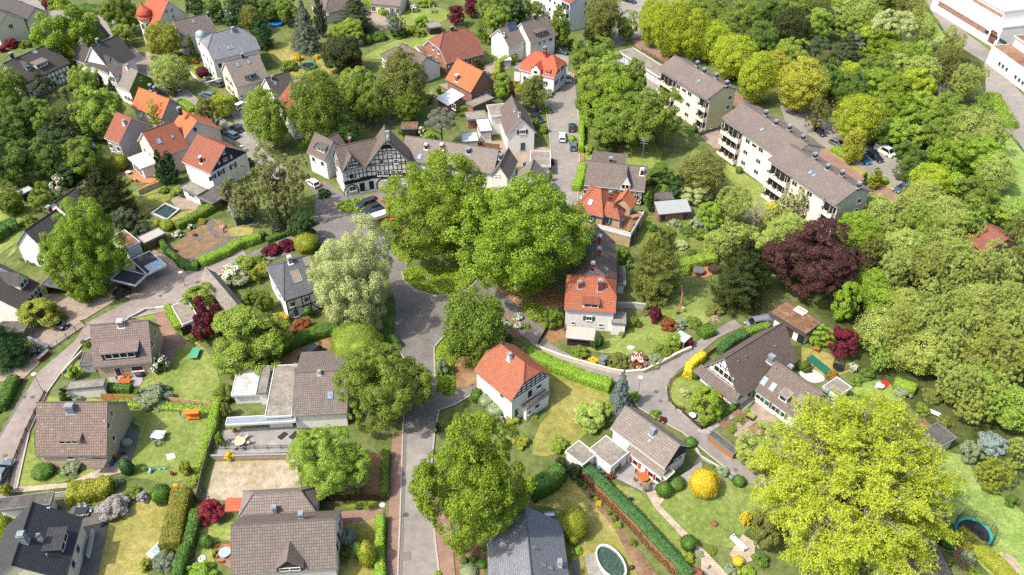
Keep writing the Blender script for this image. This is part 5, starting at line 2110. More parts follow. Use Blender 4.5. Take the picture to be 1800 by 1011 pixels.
# ---- red house with balcony
org(820,590,5.944)
h=House('house','white house with a weathered orange half-hipped roof, timber gable and a balcony over the lawn',(72,366),(465,692),(625,300),5.7,9.9,kl=.42,kr=.42,rm=T_OLDRED,wm=W_WHITE,tm=ZINC)
h.chim('rf',(450,248),.6,.6,1.1,W_WHITE)
h.wins('f',[(372,625,1,1.1)])
h.timber('r',[5.6,6.2,6.8,7.4],1.0,BLACKT,.16)
h.wins('r',[(660,605,1.1,1.9),(755,530,1.3,.9),(520,800,1,1.9)])
h.wing((628,772),(868,600),1.9,2.9,mode='e',typ='flat',rm=WOOD,wm=W_WHITE,tm=ZINC,oh=.1,og=.1)
h.wins('f',[(735,735,1.2,1.1),(655,800,.7,.8)])
h.add('railing',lambda mb:[mb.box((0,-.02,z),(h.w.L,.05,.06)) for z in (.35,.65,.95)]+[mb.box((-h.w.L / 2+h.w.L*k / 8,-.02,.5),(.05,.05,1)) for k in range(9)],[ZINC],'f',uv=(0,2.9))
org(820,590,5.944)
# ---- white house by the cobbled square and the long roof behind
org(980,400,4.814)
h=House('house','white house with bright orange half-hipped roof, green shutters and two red chimneys',(55,694),(492,722),(435,418),5,9.3,kl=.55,kr=.55,rm=T_OLDRED,wm=W_WHITE,tm=ZINC)
h.dorm('rf',(280,682),2.9,1.0,'shed',rm=T_REDBR,wm=W_WHITE,tm=DARKM)
h.chim('rf',(187,502),.6,.6,1.1,BRICKRED).chim('rf',(357,520),.7,.7,1.9,BRICKRED)
h.win('f',(266,768),1.1,1.0,2,shut=SH_GREEN)
h.wins('f',[(130,808,.6,.7),(367,826,.8,.7)])
h.wing((458,812),(582,818),3.2,2.9,mode='e',typ='flat',rm=FELT,wm=W_WHITE,oh=.15,og=.15)
org(900,253)
h=House('house','long steep dark-brown tiled roof with a row of red chimneys, behind the white orange-roofed house',(737,985),(727,690),(585,590),5,9.2,rm=T_TAUPE,wm=W_WHITE,tm=ZINC)
for p,hh in (((612,700),1.7),((612,788),1.7),((568,655),.8),((568,862),.8)):
 h.chim('rf',p,.6,.6,hh,BRICKRED)
h.sky('rf',(660,875),.6,1)
h.wing((735,985),(800,990),(800,862),2.6,mode='e',typ='flat',rm=FELTD,wm=WHITE)
# ---- orange house with roof terrace
h=House('house','orange hip-roofed house with a wide roof terrace over a sandstone base',(430,462),(640,517),(580,303),5.4,8.7,kl=1,kr=1,rm=T_OLDRED,wm=W_SAND,il=2.6,ir=2.6)
h.sky('rf',(550,410),.8,1.3,pane=WHITEM).sky('rf',(484,375),.6,.9)
h.win('f',(553,520),1.1,1.4,2,shut=SH_GREEN)
h.wing((640,498),(757,533),(735,415),5.2,7.6,kr=1,rm=T_OLDRED,wm=W_SAND,tm=ZINC)
h.win('f',(668,535),1,1.6,2,shut=SH_GREEN)
h.chim('rb',(688,375),.6,.6,1.2,BRICKRED)
h.row('r',[-.8,1.2],4.1,1.3,1.9,n=2)
h.wing((842,460),(880,396),4.5,4.8,7,rm=T_ORANGE,wm=W_SAND)
h.wing((605,580),(828,657),(970,490),2.9,mode='e',typ='flat',rm=ground('terrace_planks',['8a5f48','a67a60','b48c72'],.6,3,14,.2),wm=W_SAND,tm=WHITEM,oh=.1,og=.1)
h.add('parapet',lambda mb:[mb.box((0,-.1,.35),(h.w.L,.12,.6)),mb.box((h.w.L / 2 - .06,-h.w.W / 2,.35),(.12,h.w.W - .3,.6))],[WHITEM],'f',uv=(0,2.95))
h.row('r',[-2.5,.6],1.4,2,2,n=2,frame=SH_GREEN)
h=House('house','grey-tiled timbered house with a pointed gable dormer, at the end of the lane hedge',(506,288),(930,336),8,4,7.8,rm=T_GREY,wm=W_WHITE,tm=WHITEM)
h.dorm('rf',(793,322),2.0,1.5,'gable',2.2,wm=W_WHITE,tm=WHITEM)
h.chim('rf',(912,208),.7,.7,1,DARKM,WHITE)
h.timber('f',[.2,1.4,2.6,3.5],1.1,BLACKT)
h.timber('r',[.2,1.5,2.8,4,5.2],1.2,BLACKT)
h.row('f',[-6,-4,2,5],2,1.2,1.2,n=2)
h.wing((550,132),(800,142),(798,84),5.5,mode='e',typ='flat',rm=T_TAUPE,wm=W_WHITE)
h.chim('rf',(692,132),.8,.8,1.1,DARKM,ZINC)
h=box_shed('garden_shed','grey mono-pitch shed with a brick front overgrown by vine, among the rambling beds','shed',(1030,496),(1262,474),(1222,386),2.5,3.3,'shed',wm=W_BRICK,rm=plain('a3a7a8',.6,.12),tm=GREYM)
h.win('f',(1060,520),1,1.6,sill=False,frame=SH_GREEN)
h.win('f',(1215,515),1,1.8,sill=False,frame=SH_GREEN)
h=box_shed('garden_shed','small mossy felt-roofed shed behind the grey mono-pitch shed','shed',(1008,400),(1140,388),(1060,340),2.4,3,'shed',wm=WOOD,rm=FELTD)
# ---- half-timbered house on the square
org(540,200,5.617)
h=House('timbered_house','tall black-and-white half-timbered house with arched ground-floor windows facing the parked cars',(572,530),(1028,494),6.6,6.3,12.7,front=True,rm=T_TAUPE,wm=W_WHITE,tm=ZINC,oh=.25,og=.7)
h.chim('rf',(795,225),.7,.7,1.0,WHITE)
h.timber('r',[3.2,3.6,4.7,6.1,6.6,7.6,8.7,9.6,10.6],.95,BLACKT,.16,False)
h.panel('r',(-1.5,1.5),(10.2,11.1),BLACKT,.1,'gable_boarding')
h.panel('r',(-4.6,4.6),(2.9,3.6),BLACKT,.09,'jetty_boarding')
h.wins('r',[(715,588,1.1,1.3),(775,588,1.1,1.3),(850,585,1.1,1.3),(910,585,1.1,1.3)],n=2,bars=1)
h.wins('r',[(735,475,.9,1.1),(875,472,.9,1.1),(765,388,.5,.7),(795,386,.5,.7),(825,384,.5,.7)],n=1,bars=1)
def arch(mb,w=3.4,hgt=2.6):
 n=12
 for k in range(n):
  a0,a1=math.pi*k / n,math.pi*(k+1) / n
  p=[(math.cos(a)*w / 2*r,.12,math.sin(a)*hgt*.55*r+hgt*.45) for r,a in ((1,a0),(1,a1),(1.14,a1),(1.14,a0))]
  mb.poly(p)
  mb.poly([(x,0,z) for x,y,z in p])
  mb.poly([p[3],p[2],(p[2][0],0,p[2][2]),(p[3][0],0,p[3][2])])
  mb.poly([p[0],p[1],(p[1][0],0,p[1][2]),(p[0][0],0,p[0][2])])
 for s_ in (-1,1):
  mb.box((s_*w / 2*1.07,.06,hgt*.2),(w*.07,.12,hgt*.5))
for u in (-1.2,2.4):
 h.add('arch',arch,[BLACKT],'r',uv=(u,.05))
 h.win('r',None,1.8,1.2,3,1,uv=(u,1.5))
 h.add('arch_infill',lambda mb:mb.box((0,.03,1.1),(3.2,.05,2.0)),[W_CREAM],'r',uv=(u,.02))
h.door('r',None,1.1,2.2,BLACKT,uv=(-4.2,1.1))
# left wing with its own gable
h.wing((340,582),(580,527),7.5,6.3,10.6,snap=False,Lfix=9.5,rm=T_TAUPE,wm=W_WHITE,tm=ZINC)
h.timber('l',[3.2,3.7,4.9,6.1,7.2,8.4],1.0,BLACKT,.15,False)
h.timber('f',[2.9,3.6,4.8,6.0],.9,BLACKT,.16,False)
h.panel('f',(-h.w.L / 2+.35,h.w.L / 2 - .3),(2.7,3.7),BLACKT,.08,'jetty_boarding')
h.panel('l',(-4,4),(.02,.5),WHITE,.05,'plinth')
h.wins('l',[(255,680,1.8,.9)])
h.win('f',(445,740),1.7,1.2,2,uv=None)
h.door('f',(545,730),1.1,2.2,BLACKT)
h.add('arch',lambda mb:arch(mb,3,2.5),[BLACKT],'f',(440,800))
h.wing((346,580),(562,526),4.6,6.3,9.7,front=True,snap=False,rm=T_TAUPE,wm=W_WHITE,tm=ZINC,oh=.15,og=.35)
h.timber('r',[6.2,7.1,8.0],.8,BLACKT)
h.wins('r',[(435,618,1.1,1.4),(487,612,1.1,1.4)],n=1)
h.wins('r',[(425,512,.6,.9),(447,508,.6,.9),(470,505,.6,.9)])
h=House('house','pale house with a dark shed dormer, tucked behind the half-timbered house',(-8,375),(175,465),(255,268),5.2,8.8,rm=T_TAUPE,wm=W_WHITE,tm=ZINC)
h.dorm('rf',(136,378),2.4,1.1,'shed',rm=FELTD,ml=.3)
h.row('f',[-1.5,1.5],3.6)
h.wing((200,470),(390,330),6,4.5,7.5,rm=T_TAUPE,wm=W_WHITE)
h.chim('rf',(430,312),.6,.6,1.8,BRICKRED)
org(450,253)
h=House('row_house','low grey-tiled terrace running behind the two big round trees of the island',(1010,110),(1668,212),8.5,4.4,8.2,rm=T_GREYL,wm=W_WHITE)
h.chim('rf',(1195,30),.6,.6,.9,DARKM,WHITE).chim('rf',(1305,30),.6,.6,.9,BRICKRED,WHITE).chim('rf',(1492,58),.7,.7,.8,DARKM,ZINC).chim('rf',(1720,100),.7,.7,.8,DARKM,ZINC)
h.sky('rf',(1148,90),.8,1.2,pane=glass('4a6a90'))
h.row('f',[-12,-8,-4,0,4,8],2.6,1.2,1.3)
h.wing((1640,232),(1775,252),8,4.4,7.6,front=True,snap=False,rm=T_GREY,wm=W_WHITE)
h.wins('r',[(1680,222,.4,.5),(1706,222,.4,.5)])
org(900,253)
h=House('house','grey-brown gabled house at the lane corner, in front of the flat garage roof',(224,345),(260,216),(140,150),4.4,8,rm=T_GREYL,wm=W_WHITE,tm=WHITEM)
h.sky('rb',(70,218),.6,.9).chim('rb',(88,150),.6,.6,.8,DARKM)
h=box_shed('garage','wide flat felt-roofed garage beside the lane, behind the grey-brown gabled house','garage',(128,156),(272,158),(265,52),2.8,wm=W_WHITE,rm=FELT,tm=WHITEM)
# ---- houses up the lane
org(0,0,1)
h=House('house','white gabled house with a green door at the lane, joined to white flat-roofed cubes',(889,239),(943,234),12,4.6,8.7,front=True,rm=T_TAUPE,wm=W_WHITE,tm=WHITEM)
h.win('r',(918,232),1.6,1.1,3,shut=SH_DARK)
h.door('r',(919,252),1.1,2.1,SH_GREEN)
h.chim('rf',(913,203),.5,.5,.5,WHITE).chim('rf',(905,195),.4,.4,.4,WHITE)
h.wing((862,205),(906,201),(889,182),5.3,mode='e',typ='flat',rm=FELT,wm=W_WHITE,tm=WHITEM)
h.wing((821,211),(857,208),(851,194),2.8,mode='e',typ='flat',rm=FELT,wm=W_BRICK)
h.wing((843,232),(866,230),(862,208),3,mode='e',typ='flat',rm=WHITEM,wm=W_WHITE)
h=box_shed('garden_shed','pale flat-roofed lean-to by the wooden fence panels behind the terrace','shed',(812,250),(842,248),(836,232),2.6,wm=W_WHITE,rm=plain('c8ccce',.6))
org(450,0)
h=House('house','brick house with bright orange roof and a white glazed lean-to',(1328,555),(1508,650),8.6,4.1,8.5,rm=T_ORANGE,wm=W_BRICK,tm=ZINC)
h.chim('rf',(1412,562),.8,.8,1.3,W_BRICK,WHITE)
h.wins('r',[(1565,675,.9,1),(1615,660,.8,1),(1645,648,.8,1)])
h.wing((1262,692),(1350,744),(1442,656),2.8,4.0,mode='e',typ='shed',rm=WHITEM,wm=W_BRICK,snap=False)
h.wins('f',[(1390,748,1.6,1.6)],n=2)
h.wing((1505,740),(1695,700),3,2.6,mode='e',typ='flat',rm=FELT,wm=W_BRICK)
h=House('house','red-brick house with a large dark-red half-hipped roof',(1335,446),(1603,375),(1490,186),4,9.6,kl=.5,kr=.4,rm=T_DKRED,wm=W_BRICK,tm=WHITEM)
h.chim('rf',(1376,215),1.2,.5,.9,BRICKRED)
h.wins('f',[(1370,452,1.6,1.0),(1450,440,1.1,1.9),(1500,430,1.2,1.9),(1550,404,1,1)],n=2)
h.wins('l',[(1245,335,1,1.3),(1283,362,1,1.3),(1270,415,.9,1.2)])
h=House('house','low hip-roofed taupe house with a white end wall behind the leafy trees',(868,385),(1105,520),9.5,3.8,7.2,kl=1,rm=T_TAUPE,wm=W_WHITE)
h.chim('rf',(1005,362),.6,.6,1.4,DARKM)
h.wins('r',[(1172,466,.9,.8)])
h=box_shed('garage','white flat-roofed garage beside the red-brick house','garage',(1182,402),(1258,388),(1140,322),2.8,wm=W_WHITE,rm=FELTB,tm=WHITEM)
h.garage('f',(1222,415),2.4,2.0)
org(900,0)
h=House('house','white house with twin grey gabled roofs, a shed dormer and a garage below',(130,306),(314,247),(265,100),5.6,10,rm=T_GREY,wm=W_WHITE,tm=WHITEM)
h.dorm('rf',(205,250),3.6,1.2,'shed',rm=T_TAUPE,wm=SLATEW)
h.chim('rf',(155,130),.7,.7,.9,DARKM)
h.wins('f',[(192,305,.7,1),(225,291,.7,1),(270,277,1.2,1)])
h.garage('f',(268,345),2.4,2)
org(0,0,1)
h.wing((896,84),(922,72),9,5.2,9,mode='r',rm=T_GREY,wm=W_WHITE,tm=WHITEM)
h.solar('rf',(900,47),3.2,2.4,4,2)
h.wins('l',[(878,57,.8,.9),(886,60,.8,.9)])
org(900,0)
h=House('house','white villa with a bright red roof and curved front gable at the lane bend',(50,487),(296,549),(310,394),4.8,8.9,kl=.6,kr=.6,rm=T_REDOR,wm=W_WHITE,tm=WHITEM)
h.dorm('rf',(165,528),2.6,1.6,'gable',1.4,wn=1,ww=1.1,wh=.9)
h.dorm('rf',(247,520),1.3,.8,'shed')
h.chim('rb',(230,362),.9,.6,1.1,BRICKRED)
h.win('f',(90,550),.9,1.3)
h.win('f',(224,582),1.1,1.2,2,shut=SH_DARK)
h.wins('r',[(322,498,.9,1.2),(355,474,.9,1.2),(312,578,.9,1.3),(352,548,.9,1.3)],shut=SH_DARK)
h.door('f',(152,590),1.1,2.2)
h.wing((5,478),(55,492),4,3.8,mode='e',typ='flat',rm=FELT,wm=W_WHITE,snap=True)
# ---- apartment blocks
org(0,0,1)
def balconies(h,us,zs,wm,deep=1.05,flowers=True):
 """open balconies standing in front of the current facade"""
 wy=h.w.W / 2
 r=random.Random(3)
 for u0,u1 in us:
  for z in zs:
   L,uc=u1 - u0,(u0+u1) / 2
   o=h.add('balcony',lambda mb:(mb.box((0,deep / 2,-.08),(L,deep,.16)),mb.box((0,deep - .05,.5),(L,.1,1.0)),
                                             mb.box((-L / 2+.05,deep / 2,.5),(.1,deep - .1,1.0)),mb.box((L / 2 - .05,deep / 2,.5),(.1,deep - .1,1.0))),[wm],'f',uv=(uc,z))
   h.add('balcony_glazing',lambda mb:[mb.box((-L / 2+L*(k+.5) / max(1,round(L / 1.5)),.03,1.1),(L / max(1,round(L / 1.5)) - .12,.04,2.1)) for k in range(max(1,round(L / 1.5)))],[GLASS],'f',uv=(uc,z),parent=o)
   if flowers:
    rb=MB()
    for k in range(int(L / .5)):
     if r.random() < .55:
      rb.box((-L / 2+.3+k*.5,deep+.02,1.0),(.36,.24,.22))
    if rb.f:
     rb.build('flower_box',leaf('7c3a2c','5c7c34'),o,M=h.fm('f',uc,z))
    q=MB()
    for k in range(int(L / 1.2)):
     if r.random() < .7:
      q.box((-L / 2+.6+k*1.1,deep*.5,.45),(.6,.5,.8),taper=.7)
    if q.f:
     q.build('balcony_furniture',plain(r.choice(['8a6a50','d8d4cc','6a7a80','a03c30'])),o,M=h.fm('f',uc,z))
   pst=MB()
   for x in (-L / 2+.05,L / 2 - .05):
    pst.box((x,deep - .06,1.75),(.08,.08,1.55))
   pst.build('balcony_post',WHITE,o,M=h.fm('f',uc,z))
def segment(h,wmf,chims,skyl,low):
 L=h.w.L
 balconies(h,[(-L / 2+.4,-L / 2+6.4)],(.5,3.3,6.1) if not low else (.9,3.5,6.2),wmf)
 balconies(h,[(L / 2 - 3.7,L / 2 - .4)],(.5,3.3,6.1) if not low else (.9,3.5,6.2),wmf)
 for z,hh in ((1.8,1.2),(4.6,1.2),(7.5,1.2)):
  h.row('f',(-2.2,2.2),z,1.5,hh,n=2,sill=True)
  if z > 7:
   h.row('f',(0,),z,1.6,.9,n=1)
 h.row('f',(-2.2,0,2.2),.35,.7,.4,sill=False)
 for p in chims:
  h.chim('rf',p,.68,.68,.75,DARKM,ZINC)
 for p in skyl:
  h.sky('rf',p,.7,1)
 for u in (-L / 2+6.6,L / 2 - 3.9):
  dp=MB()
  dp.tube([h.fm('f',u,.1,.08).translation,h.fm('f',u,9.3,.08).translation],.06,6)
  dp.build('downpipe',ZINC,h.root)
h=House('apartment_block','cream four-storey apartment block with mustard end wall beside the row of garages',(1155.9,120),(1243.3,175.1),(1277.5,151.9),9.7,12.1,cat='apartment block',rm=T_BLOCK,wm=W_PEACH,oh=1.15,og=.25,tm=GREYM,walls='fbl')
mw=MB()
wx0,wx1,wy0,wy1=h.w.box
mw.poly([(wx1,y,z) for y,z in [(wy0,0),(wy1,0)]+h.w.prof(wx1)[::-1]])
mw.build('end_wall',W_YEL,h.root,M=h.w.M)
segment(h,W_PEACH,[(1225.5,114.5),(1238,127),(1259.5,136),(1277.5,149)],[(1227,143)],False)
h.wins('r',[(1283,172,1.2,1.2),(1279,188.5,1.2,1.2),(1250,223.5,.7,.6),(1260,221,.7,.6)])
h.panel('r',(-5,5),(.02,.9),GREYM,.05,'plinth')
h=House('apartment_block','long stepped cream apartment block with balconies full of plants and a grey-green end wall',(1349.2,279.9),(1469.1,361.3),(1510.2,332.1),9.7,12.1,cat='apartment block',rm=T_BLOCK,wm=W_PEACH,oh=1.15,og=.25,tm=GREYM,walls='fbl')
wx0,wx1,wy0,wy1=h.w.box
mw=MB()
mw.poly([(wx1,y,z) for y,z in [(wy0,0),(wy1,0)]+h.w.prof(wx1)[::-1]])
mw.build('end_wall',W_GREYG,h.root,M=h.w.M)
segment(h,W_PEACH,[(1432.3,276.3),(1454.8,296.5),(1480.2,307.2),(1509.5,328)],[(1424,303),(1431,308)],False)
h.wins('r',[(1510,353,1.2,1.2),(1504,371,1.2,1.2)])
h.wing((1268,207),(1381,282.5),(1411.4,247.8),9.7,12.1,rm=T_BLOCK,wm=W_PEACH,oh=1.15,og=.25,tm=GREYM)
segment(h,W_PEACH,[(1346.1,201.5),(1363.9,218.2),(1387.2,227),(1411.4,244.3)],[(1339,228)],False)
org(900,0)
h=box_shed('garage_row','long white flat-roofed row of garages beside the first apartment block','garages',(748,362),(1040,548),(850,335),2.7,wm=plain('d8dcdf',.5,.08),rm=FELT,tm=WHITEM)
h.row('f',[-8+2.0*k for k in range(9)],1.2,1.8,2.1,frame=WHITE,pane=plain('d5d9dc',.5),sill=False,name='garage_door')
h=House('apartment_block','white apartment block with balconies at the parking street behind the trees',(130,-118),(405,32),(545,-22),8.8,11,mode='e',cat='apartment block',rm=T_DKRED,wm=plaster('e6e9ea'),tm=WHITEM,oh=.3)
h.wins('r',[(516,28,.9,1.4),(512,88,.9,1.4)])
balconies(h,[(h.w.L / 2 - 4.4,h.w.L / 2 - .5)],(.6,3.3,6),plaster('e6e9ea'),1.2,False)
h.row('f',(-3,0,2.5),6.6,1.1,1.2)
h.row('f',(-3,0,2.5),3.8,1.1,1.2)
h.row('f',(-3,0,2.5),1.2,1.1,1.2)
h=box_shed('pavilion','low pavilion with a pale blue metal roof among the trees at the parking street','building',(1240,95),(1358,95),(1300,40),3,3,'flat',wm=W_WHITE,rm=plain('b4c4cc',.5))
# ---- works across the far road
org(1350,0)
W_HALL=plaster('f4f0ea')
h=House('factory_hall','long white factory hall with brick and glass window bands along the far road',(1180,-80),(1650,195),16,6.5,mode='e',cat='factory',typ='flat',rm=plain('d4d2cc',.7),wm=W_HALL,tm=WHITEM,oh=.1,og=.1)
L=h.w.L
h.panel('f',(-L / 2+3,L / 2 - 6),(2.2,3.8),bricks('b08270','9a8a7c',.5,.2),.05,'brick_band')
for k in range(9):
 h.win('f',None,3,1.2,3,sill=False,uv=(-L / 2+6+k*3.9,3.0),frame=GREYM)
h.win('f',(1578,260),2.6,3.6,sill=False,frame=DWOOD,pane=plain('8c4a34',.7),name='gate')
h.wing((1420,-60),(1660,80),12,9.5,mode='e',typ='flat',rm=plain('e8eaea',.6),wm=W_HALL,tm=WHITEM)
h.panel('f',(-h.w.L / 2+2,h.w.L / 2 - .5),(7.2,8.2),bricks('b08270','9a8a7c',.5,.2),.05,'brick_band')
h.wing((1640,240),(1740,235),6,3,mode='e',typ='flat',rm=WHITEM,wm=W_HALL)
h=House('workshop','low white workshop with rusty-brown flat roof and small square windows',(1572,320),(1960,600),13,5.2,mode='e',cat='factory',typ='flat',rm=ground('rusty_roof',['7a5a48','9c7a64','b09880'],.2,1.4,8,.15),wm=W_HALL,tm=WHITEM,oh=.1,og=.1)
h.wins('f',[(1628,447,.9,.9),(1652,465,.9,.9),(1678,487,.9,.9),(1740,540,.9,.9),(1765,562,.9,.9),(1790,582,.9,.9)],frame=GREYM)
h.wing((1745,250),(1960,420),8,8,mode='e',typ='flat',rm=FELTB,wm=W_HALL,tm=WHITEM)
# ---- upper left
org(0,0)
h=House('house','cream gabled house in the far corner above the red-leaved shrubs',(-40,205),(180,128),10,5.8,8.8,front=True,rm=T_DARK,wm=W_CREAM,tm=WHITEM)
h.wins('r',[(75,185,1.4,1.3)],n=2)
h.wing((-60,60),(190,150),8,5,8,rm=T_DARK,wm=W_CREAM)
h=House('timbered_house','dark-roofed house with timbered walls, half hidden by pines and a big maple',(165,588),(490,440),11.5,4.8,9,rm=T_DARK,wm=W_WHITE,tm=GREYM)
h.timber('f',[.3,1.6,2.9,4.2],1.1,BLACKT)
h.timber('l',[.3,1.6,2.9,4.2,5.5],1.1,BLACKT)
h.dorm('rf',(300,470),3.4,1.1,'shed',rm=T_BROWN)
h.dorm('rf',(205,490),1.2,1,'gable',1)
h.chim('rf',(85,405),.8,.8,1.1,DARKM,ZINC)
h.sky('rf',(242,362),1,1.4)
h.row('f',[-5,-2.5,0,2.5,5],2.2,1,1.2)
h=House('house','steep dark-brown roofed house with a long white flank by the corner driveway',(768,492),(957,405),(835,242),5,10.4,rm=T_DARK,wm=W_WHITE,tm=WHITEM)
h.dorm('rf',(795,475),1.5,1.4,'gable',1.5,wm=T_DARK)
h.chim('rf',(690,300),.7,.7,.9,DARKM)
h.row('l',[-2,1],2.4)
h.wing((510,412),(766,520),5,4.4,8,snap=False,rm=T_DARK,wm=W_WHITE,tm=WHITEM)
h.wing((640,310),(775,250),7,5,8.6,rm=T_DARK,wm=W_WHITE)
h=House('house','small grey-tiled house with its gable end covered in ivy, by the driveway',(785,590),(905,642),(965,498),4.4,8.4,rm=T_GREYL,wm=W_WHITE,tm=WHITEM,gm=L_DEEP,gz=.01)
h.dorm('rf',(800,585),2.4,2.2,'gable',1.7)
h.chim('rf',(898,482),.7,.7,.9,WHITE)
h.wins('r',[(985,555,.7,.9)])
h.row('f',[.5,1.8,3],1.5,1,1.3)
h=House('house','orange-roofed house behind the young tree, between the ivy gable and the red-roofed houses',(920,750),(1135,835),(1238,715),4.5,8.2,rm=T_ORANGE,wm=W_GREY)
h.chim('rf',(1060,625),.7,.6,1,DARKM,ZINC).chim('rf',(1092,640),.7,.6,1,DARKM,ZINC)
h.sky('rf',(1062,702),.6,.8)
h=House('house','old-red-roofed house with a plain grey end wall, above the blue garden slide',(728,968),(834,1012),10,5.4,9.8,rm=T_REDBR,wm=W_GREY,tm=WHITEM)
h.chim('rf',(875,875),.6,.6,.9,WHITE,ZINC)
h.row('f',[-1.5,1.2],3.4,1.1,1.3)
h.row('f',[-1.5,1.2],1.2,1.1,1.3)
org(0,0,1)
h=House('house','large pink house with dark-red tiles and a terrace with potted flowers',(277,278),(332,257),(243,235),5.6,10,rm=T_REDBR,wm=W_PINK,tm=WHITEM)
h.sky('rf',(279,248),.9,1.3).sky('rf',(303,240),.6,.7)
h.row('l',[-2.6,0,2.4],4.2,.9,1.3)
h.row('l',[-2.6,0,2.4],1.5,1,1.6)
h.wing((285,238),(322,253),(338,213),5.8,10,rm=T_ORANGE,wm=W_PINK,tm=WHITEM)
h.wins('r',[(343,228,1,1.2)])
h.chim('rb',(316,196),.8,.8,.8,DARKM)
h.wing((355,240),(376,226),6,4,6.5,rm=T_REDBR,wm=W_PINK)
h.wing((221,279),(251,296),(267,285),3,mode='e',typ='flat',rm=plain('ddd6cc',.7),wm=W_WHITE,tm=WHITEM)
h.row('f',[-1.5,0,1.5],1.3,1.2,2,n=2,sill=False)
h=House('house','white house with orange roof and a dark slate gable with black shutters',(319,284),(369,306),(391,254),5.4,9.7,rm=T_REDBR,wm=W_WHITE,tm=WHITEM,gm=SLATEW,gz=5.3)
org(0,253)
h.chim('rf',(1416,130),.5,.5,1.3,DARKM,WHITE)
h.wins('r',[(1492,236,.9,1.1),(1552,200,.9,1.2),(1636,155,.9,1.2)],n=2,shut=SH_DARK)
h.wins('r',[(1570,60,.7,.8),(1536,130,.5,.7),(1580,108,1.1,.7),(1622,88,.5,.7)],n=2)
h.wing((1258,308),(1388,362),(1440,314),2.8,mode='e',typ='flat',rm=FELT,wm=W_WHITE)
h.wins('f',[(1345,355,2,1.6)],n=4)
h.wing((1388,366),(1482,428),(1568,312),2.5,mode='e',typ='flat',rm=FELTD,wm=W_WHITE,walls='b')
# ---- left edge
h=House('house','white house with a long dark-brown roof behind the big bright maple',(368,800),(585,640),(180,606),4,9,rm=T_DARK,wm=W_WHITE,tm=GREYM)
h.add('wall_lettering',lambda mb:[mb.box((dx,.03,dz),(.25,.04,.05)) for dx,dz in ((-.6,.4),(-.35,.2),(.3,.3),(.5,.1))],[DARKM],'l',(250,740))
h.row('l',[.8],1.2,2.6,1.9,n=3,sill=False)
h.wing((480,525),(695,432),7.5,4,7.2,rm=T_DARK,wm=W_WHITE)
h.chim('rf',(350,470),.7,.7,.9,BRICKRED,ZINC)
h=House('timbered_house','dark-roofed timbered house with white infill at the paved yard',(120,1160),(280,978),(12,726),4,9,rm=T_DARK,wm=W_WHITE,tm=WHITEM)
h.sky('rf',(10,900),1.3,2)
h.dorm('rf',(175,1000),2.4,1.4,'gable',1.6,wn=2)
h.timber('f',[.3,1.5,2.7,3.6],1.2,BLACKT)
h.row('f',[-2,1,3],1.6,1.1,1.3)
org(0,506)
h.wing((-60,130),(150,80),6,3,5.2,snap=True,rm=T_BROWN,wm=W_WHITE)
org(0,253)
h=box_shed('carport','dark flat carport roof beside the paved yard under the bright maple','carport',(288,988),(440,1015),(338,820),2.7,wm=DWOOD,rm=FELTD,walls='l')
h=box_shed('carport','black corrugated carport with a glazed end bay at the top of the red lane','carport',(1032,918),(1168,852),(1045,756),2.6,wm=DWOOD,rm=T_ANTH,walls='b',snap=False,tm=WHITEM)
h.sky('rf',(1090,855),3.2,2.4,WHITE,glass('9ab0b8'))
h=box_shed('carport','lower black carport roof sheltering a dark car at the top of the red lane','carport',(950,995),(1030,920),(900,842),2.5,wm=DWOOD,rm=T_ANTH,walls='l',tm=WHITEM)
h=box_shed('garage','white garage with a rusty flat roof behind the carports','garage',(886,738),(986,690),(852,616),2.7,wm=W_WHITE,rm=FELTB,tm=WHITEM,oh=.12,og=.12)
h.garage('f',(945,765),2.4,2)
h=box_shed('garden_shed','long low grey-roofed shed beside the planted garden hedge','shed',(1015,700),(1165,628),(1110,588),2.2,wm=WOOD,rm=plain('b4ada4',.8))
h=box_shed('garden_shed','grey sheet-roofed hut in the dark garden under the trees','shed',(150,360),(238,318),(200,292),2.2,wm=DWOOD,rm=plain('b8bcbe',.6))
h=box_shed('garden_hut','barrel-shaped brown hut with a round glazed end, behind the white-flowering bush','hut',(470,398),(560,360),(500,318),1.9,2.9,'gable',wm=DWOOD,rm=FELTB,mode='e',kl=.5,kr=.5)
h=box_shed('garden_shed','dark green flat-lidded shed with white side beside the planted garden','shed',(1640,518),(1765,488),(1680,400),2.6,wm=plain('2c4a44',.7,.1),rm=plain('3c6460',.6,.1),tm=GREYM)
org(450,253)
h=House('house','white timbered house with slate-grey roof beside the tall pale-leaved tree',(196,1100),(440,1020),(232,822),5.4,9.2,kl=1,il=2.4,rm=tile('6c6f75',.1),wm=W_WHITE,tm=WHITEM)
h.chim('rf',(240,832),.6,.6,1.2,ZINC,WHITE)
h.sky('rf',(285,930),1.5,2.3,ZINC,tile('a89a8c',.1,.3,.25)).sky('rf',(362,825),1.2,1.6,ZINC,tile('a89a8c',.1,.3,.25))
h.timber('f',[.3,2.4,4.6],1.5,BLACKT,.18)
h.row('f',[-1.8,.8,3],3.6,1,1.1,bars=1)
h.row('f',[-1.5],1.4,1,1.9,bars=3)
h.row('l',[-1,1.5],3.2,.9,1.3)
org(0,506)
h=House('shed','long low grey gabled shed behind the dark-red maple',(1405,-60),(1620,200),(1452,-132),2.4,4.4,cat='shed',rm=FELT,wm=W_GREY,tm=GREYM)
h=box_shed('garage','grey flat-roofed garage beside the brick path and the dark-red maple','garage',(1280,262),(1400,216),(1300,92),2.5,wm=W_WHITE,rm=FELT,tm=WHITEM,oh=.1,og=.1)
h.garage('f',(1310,285),1.9,2.0,DWOOD)
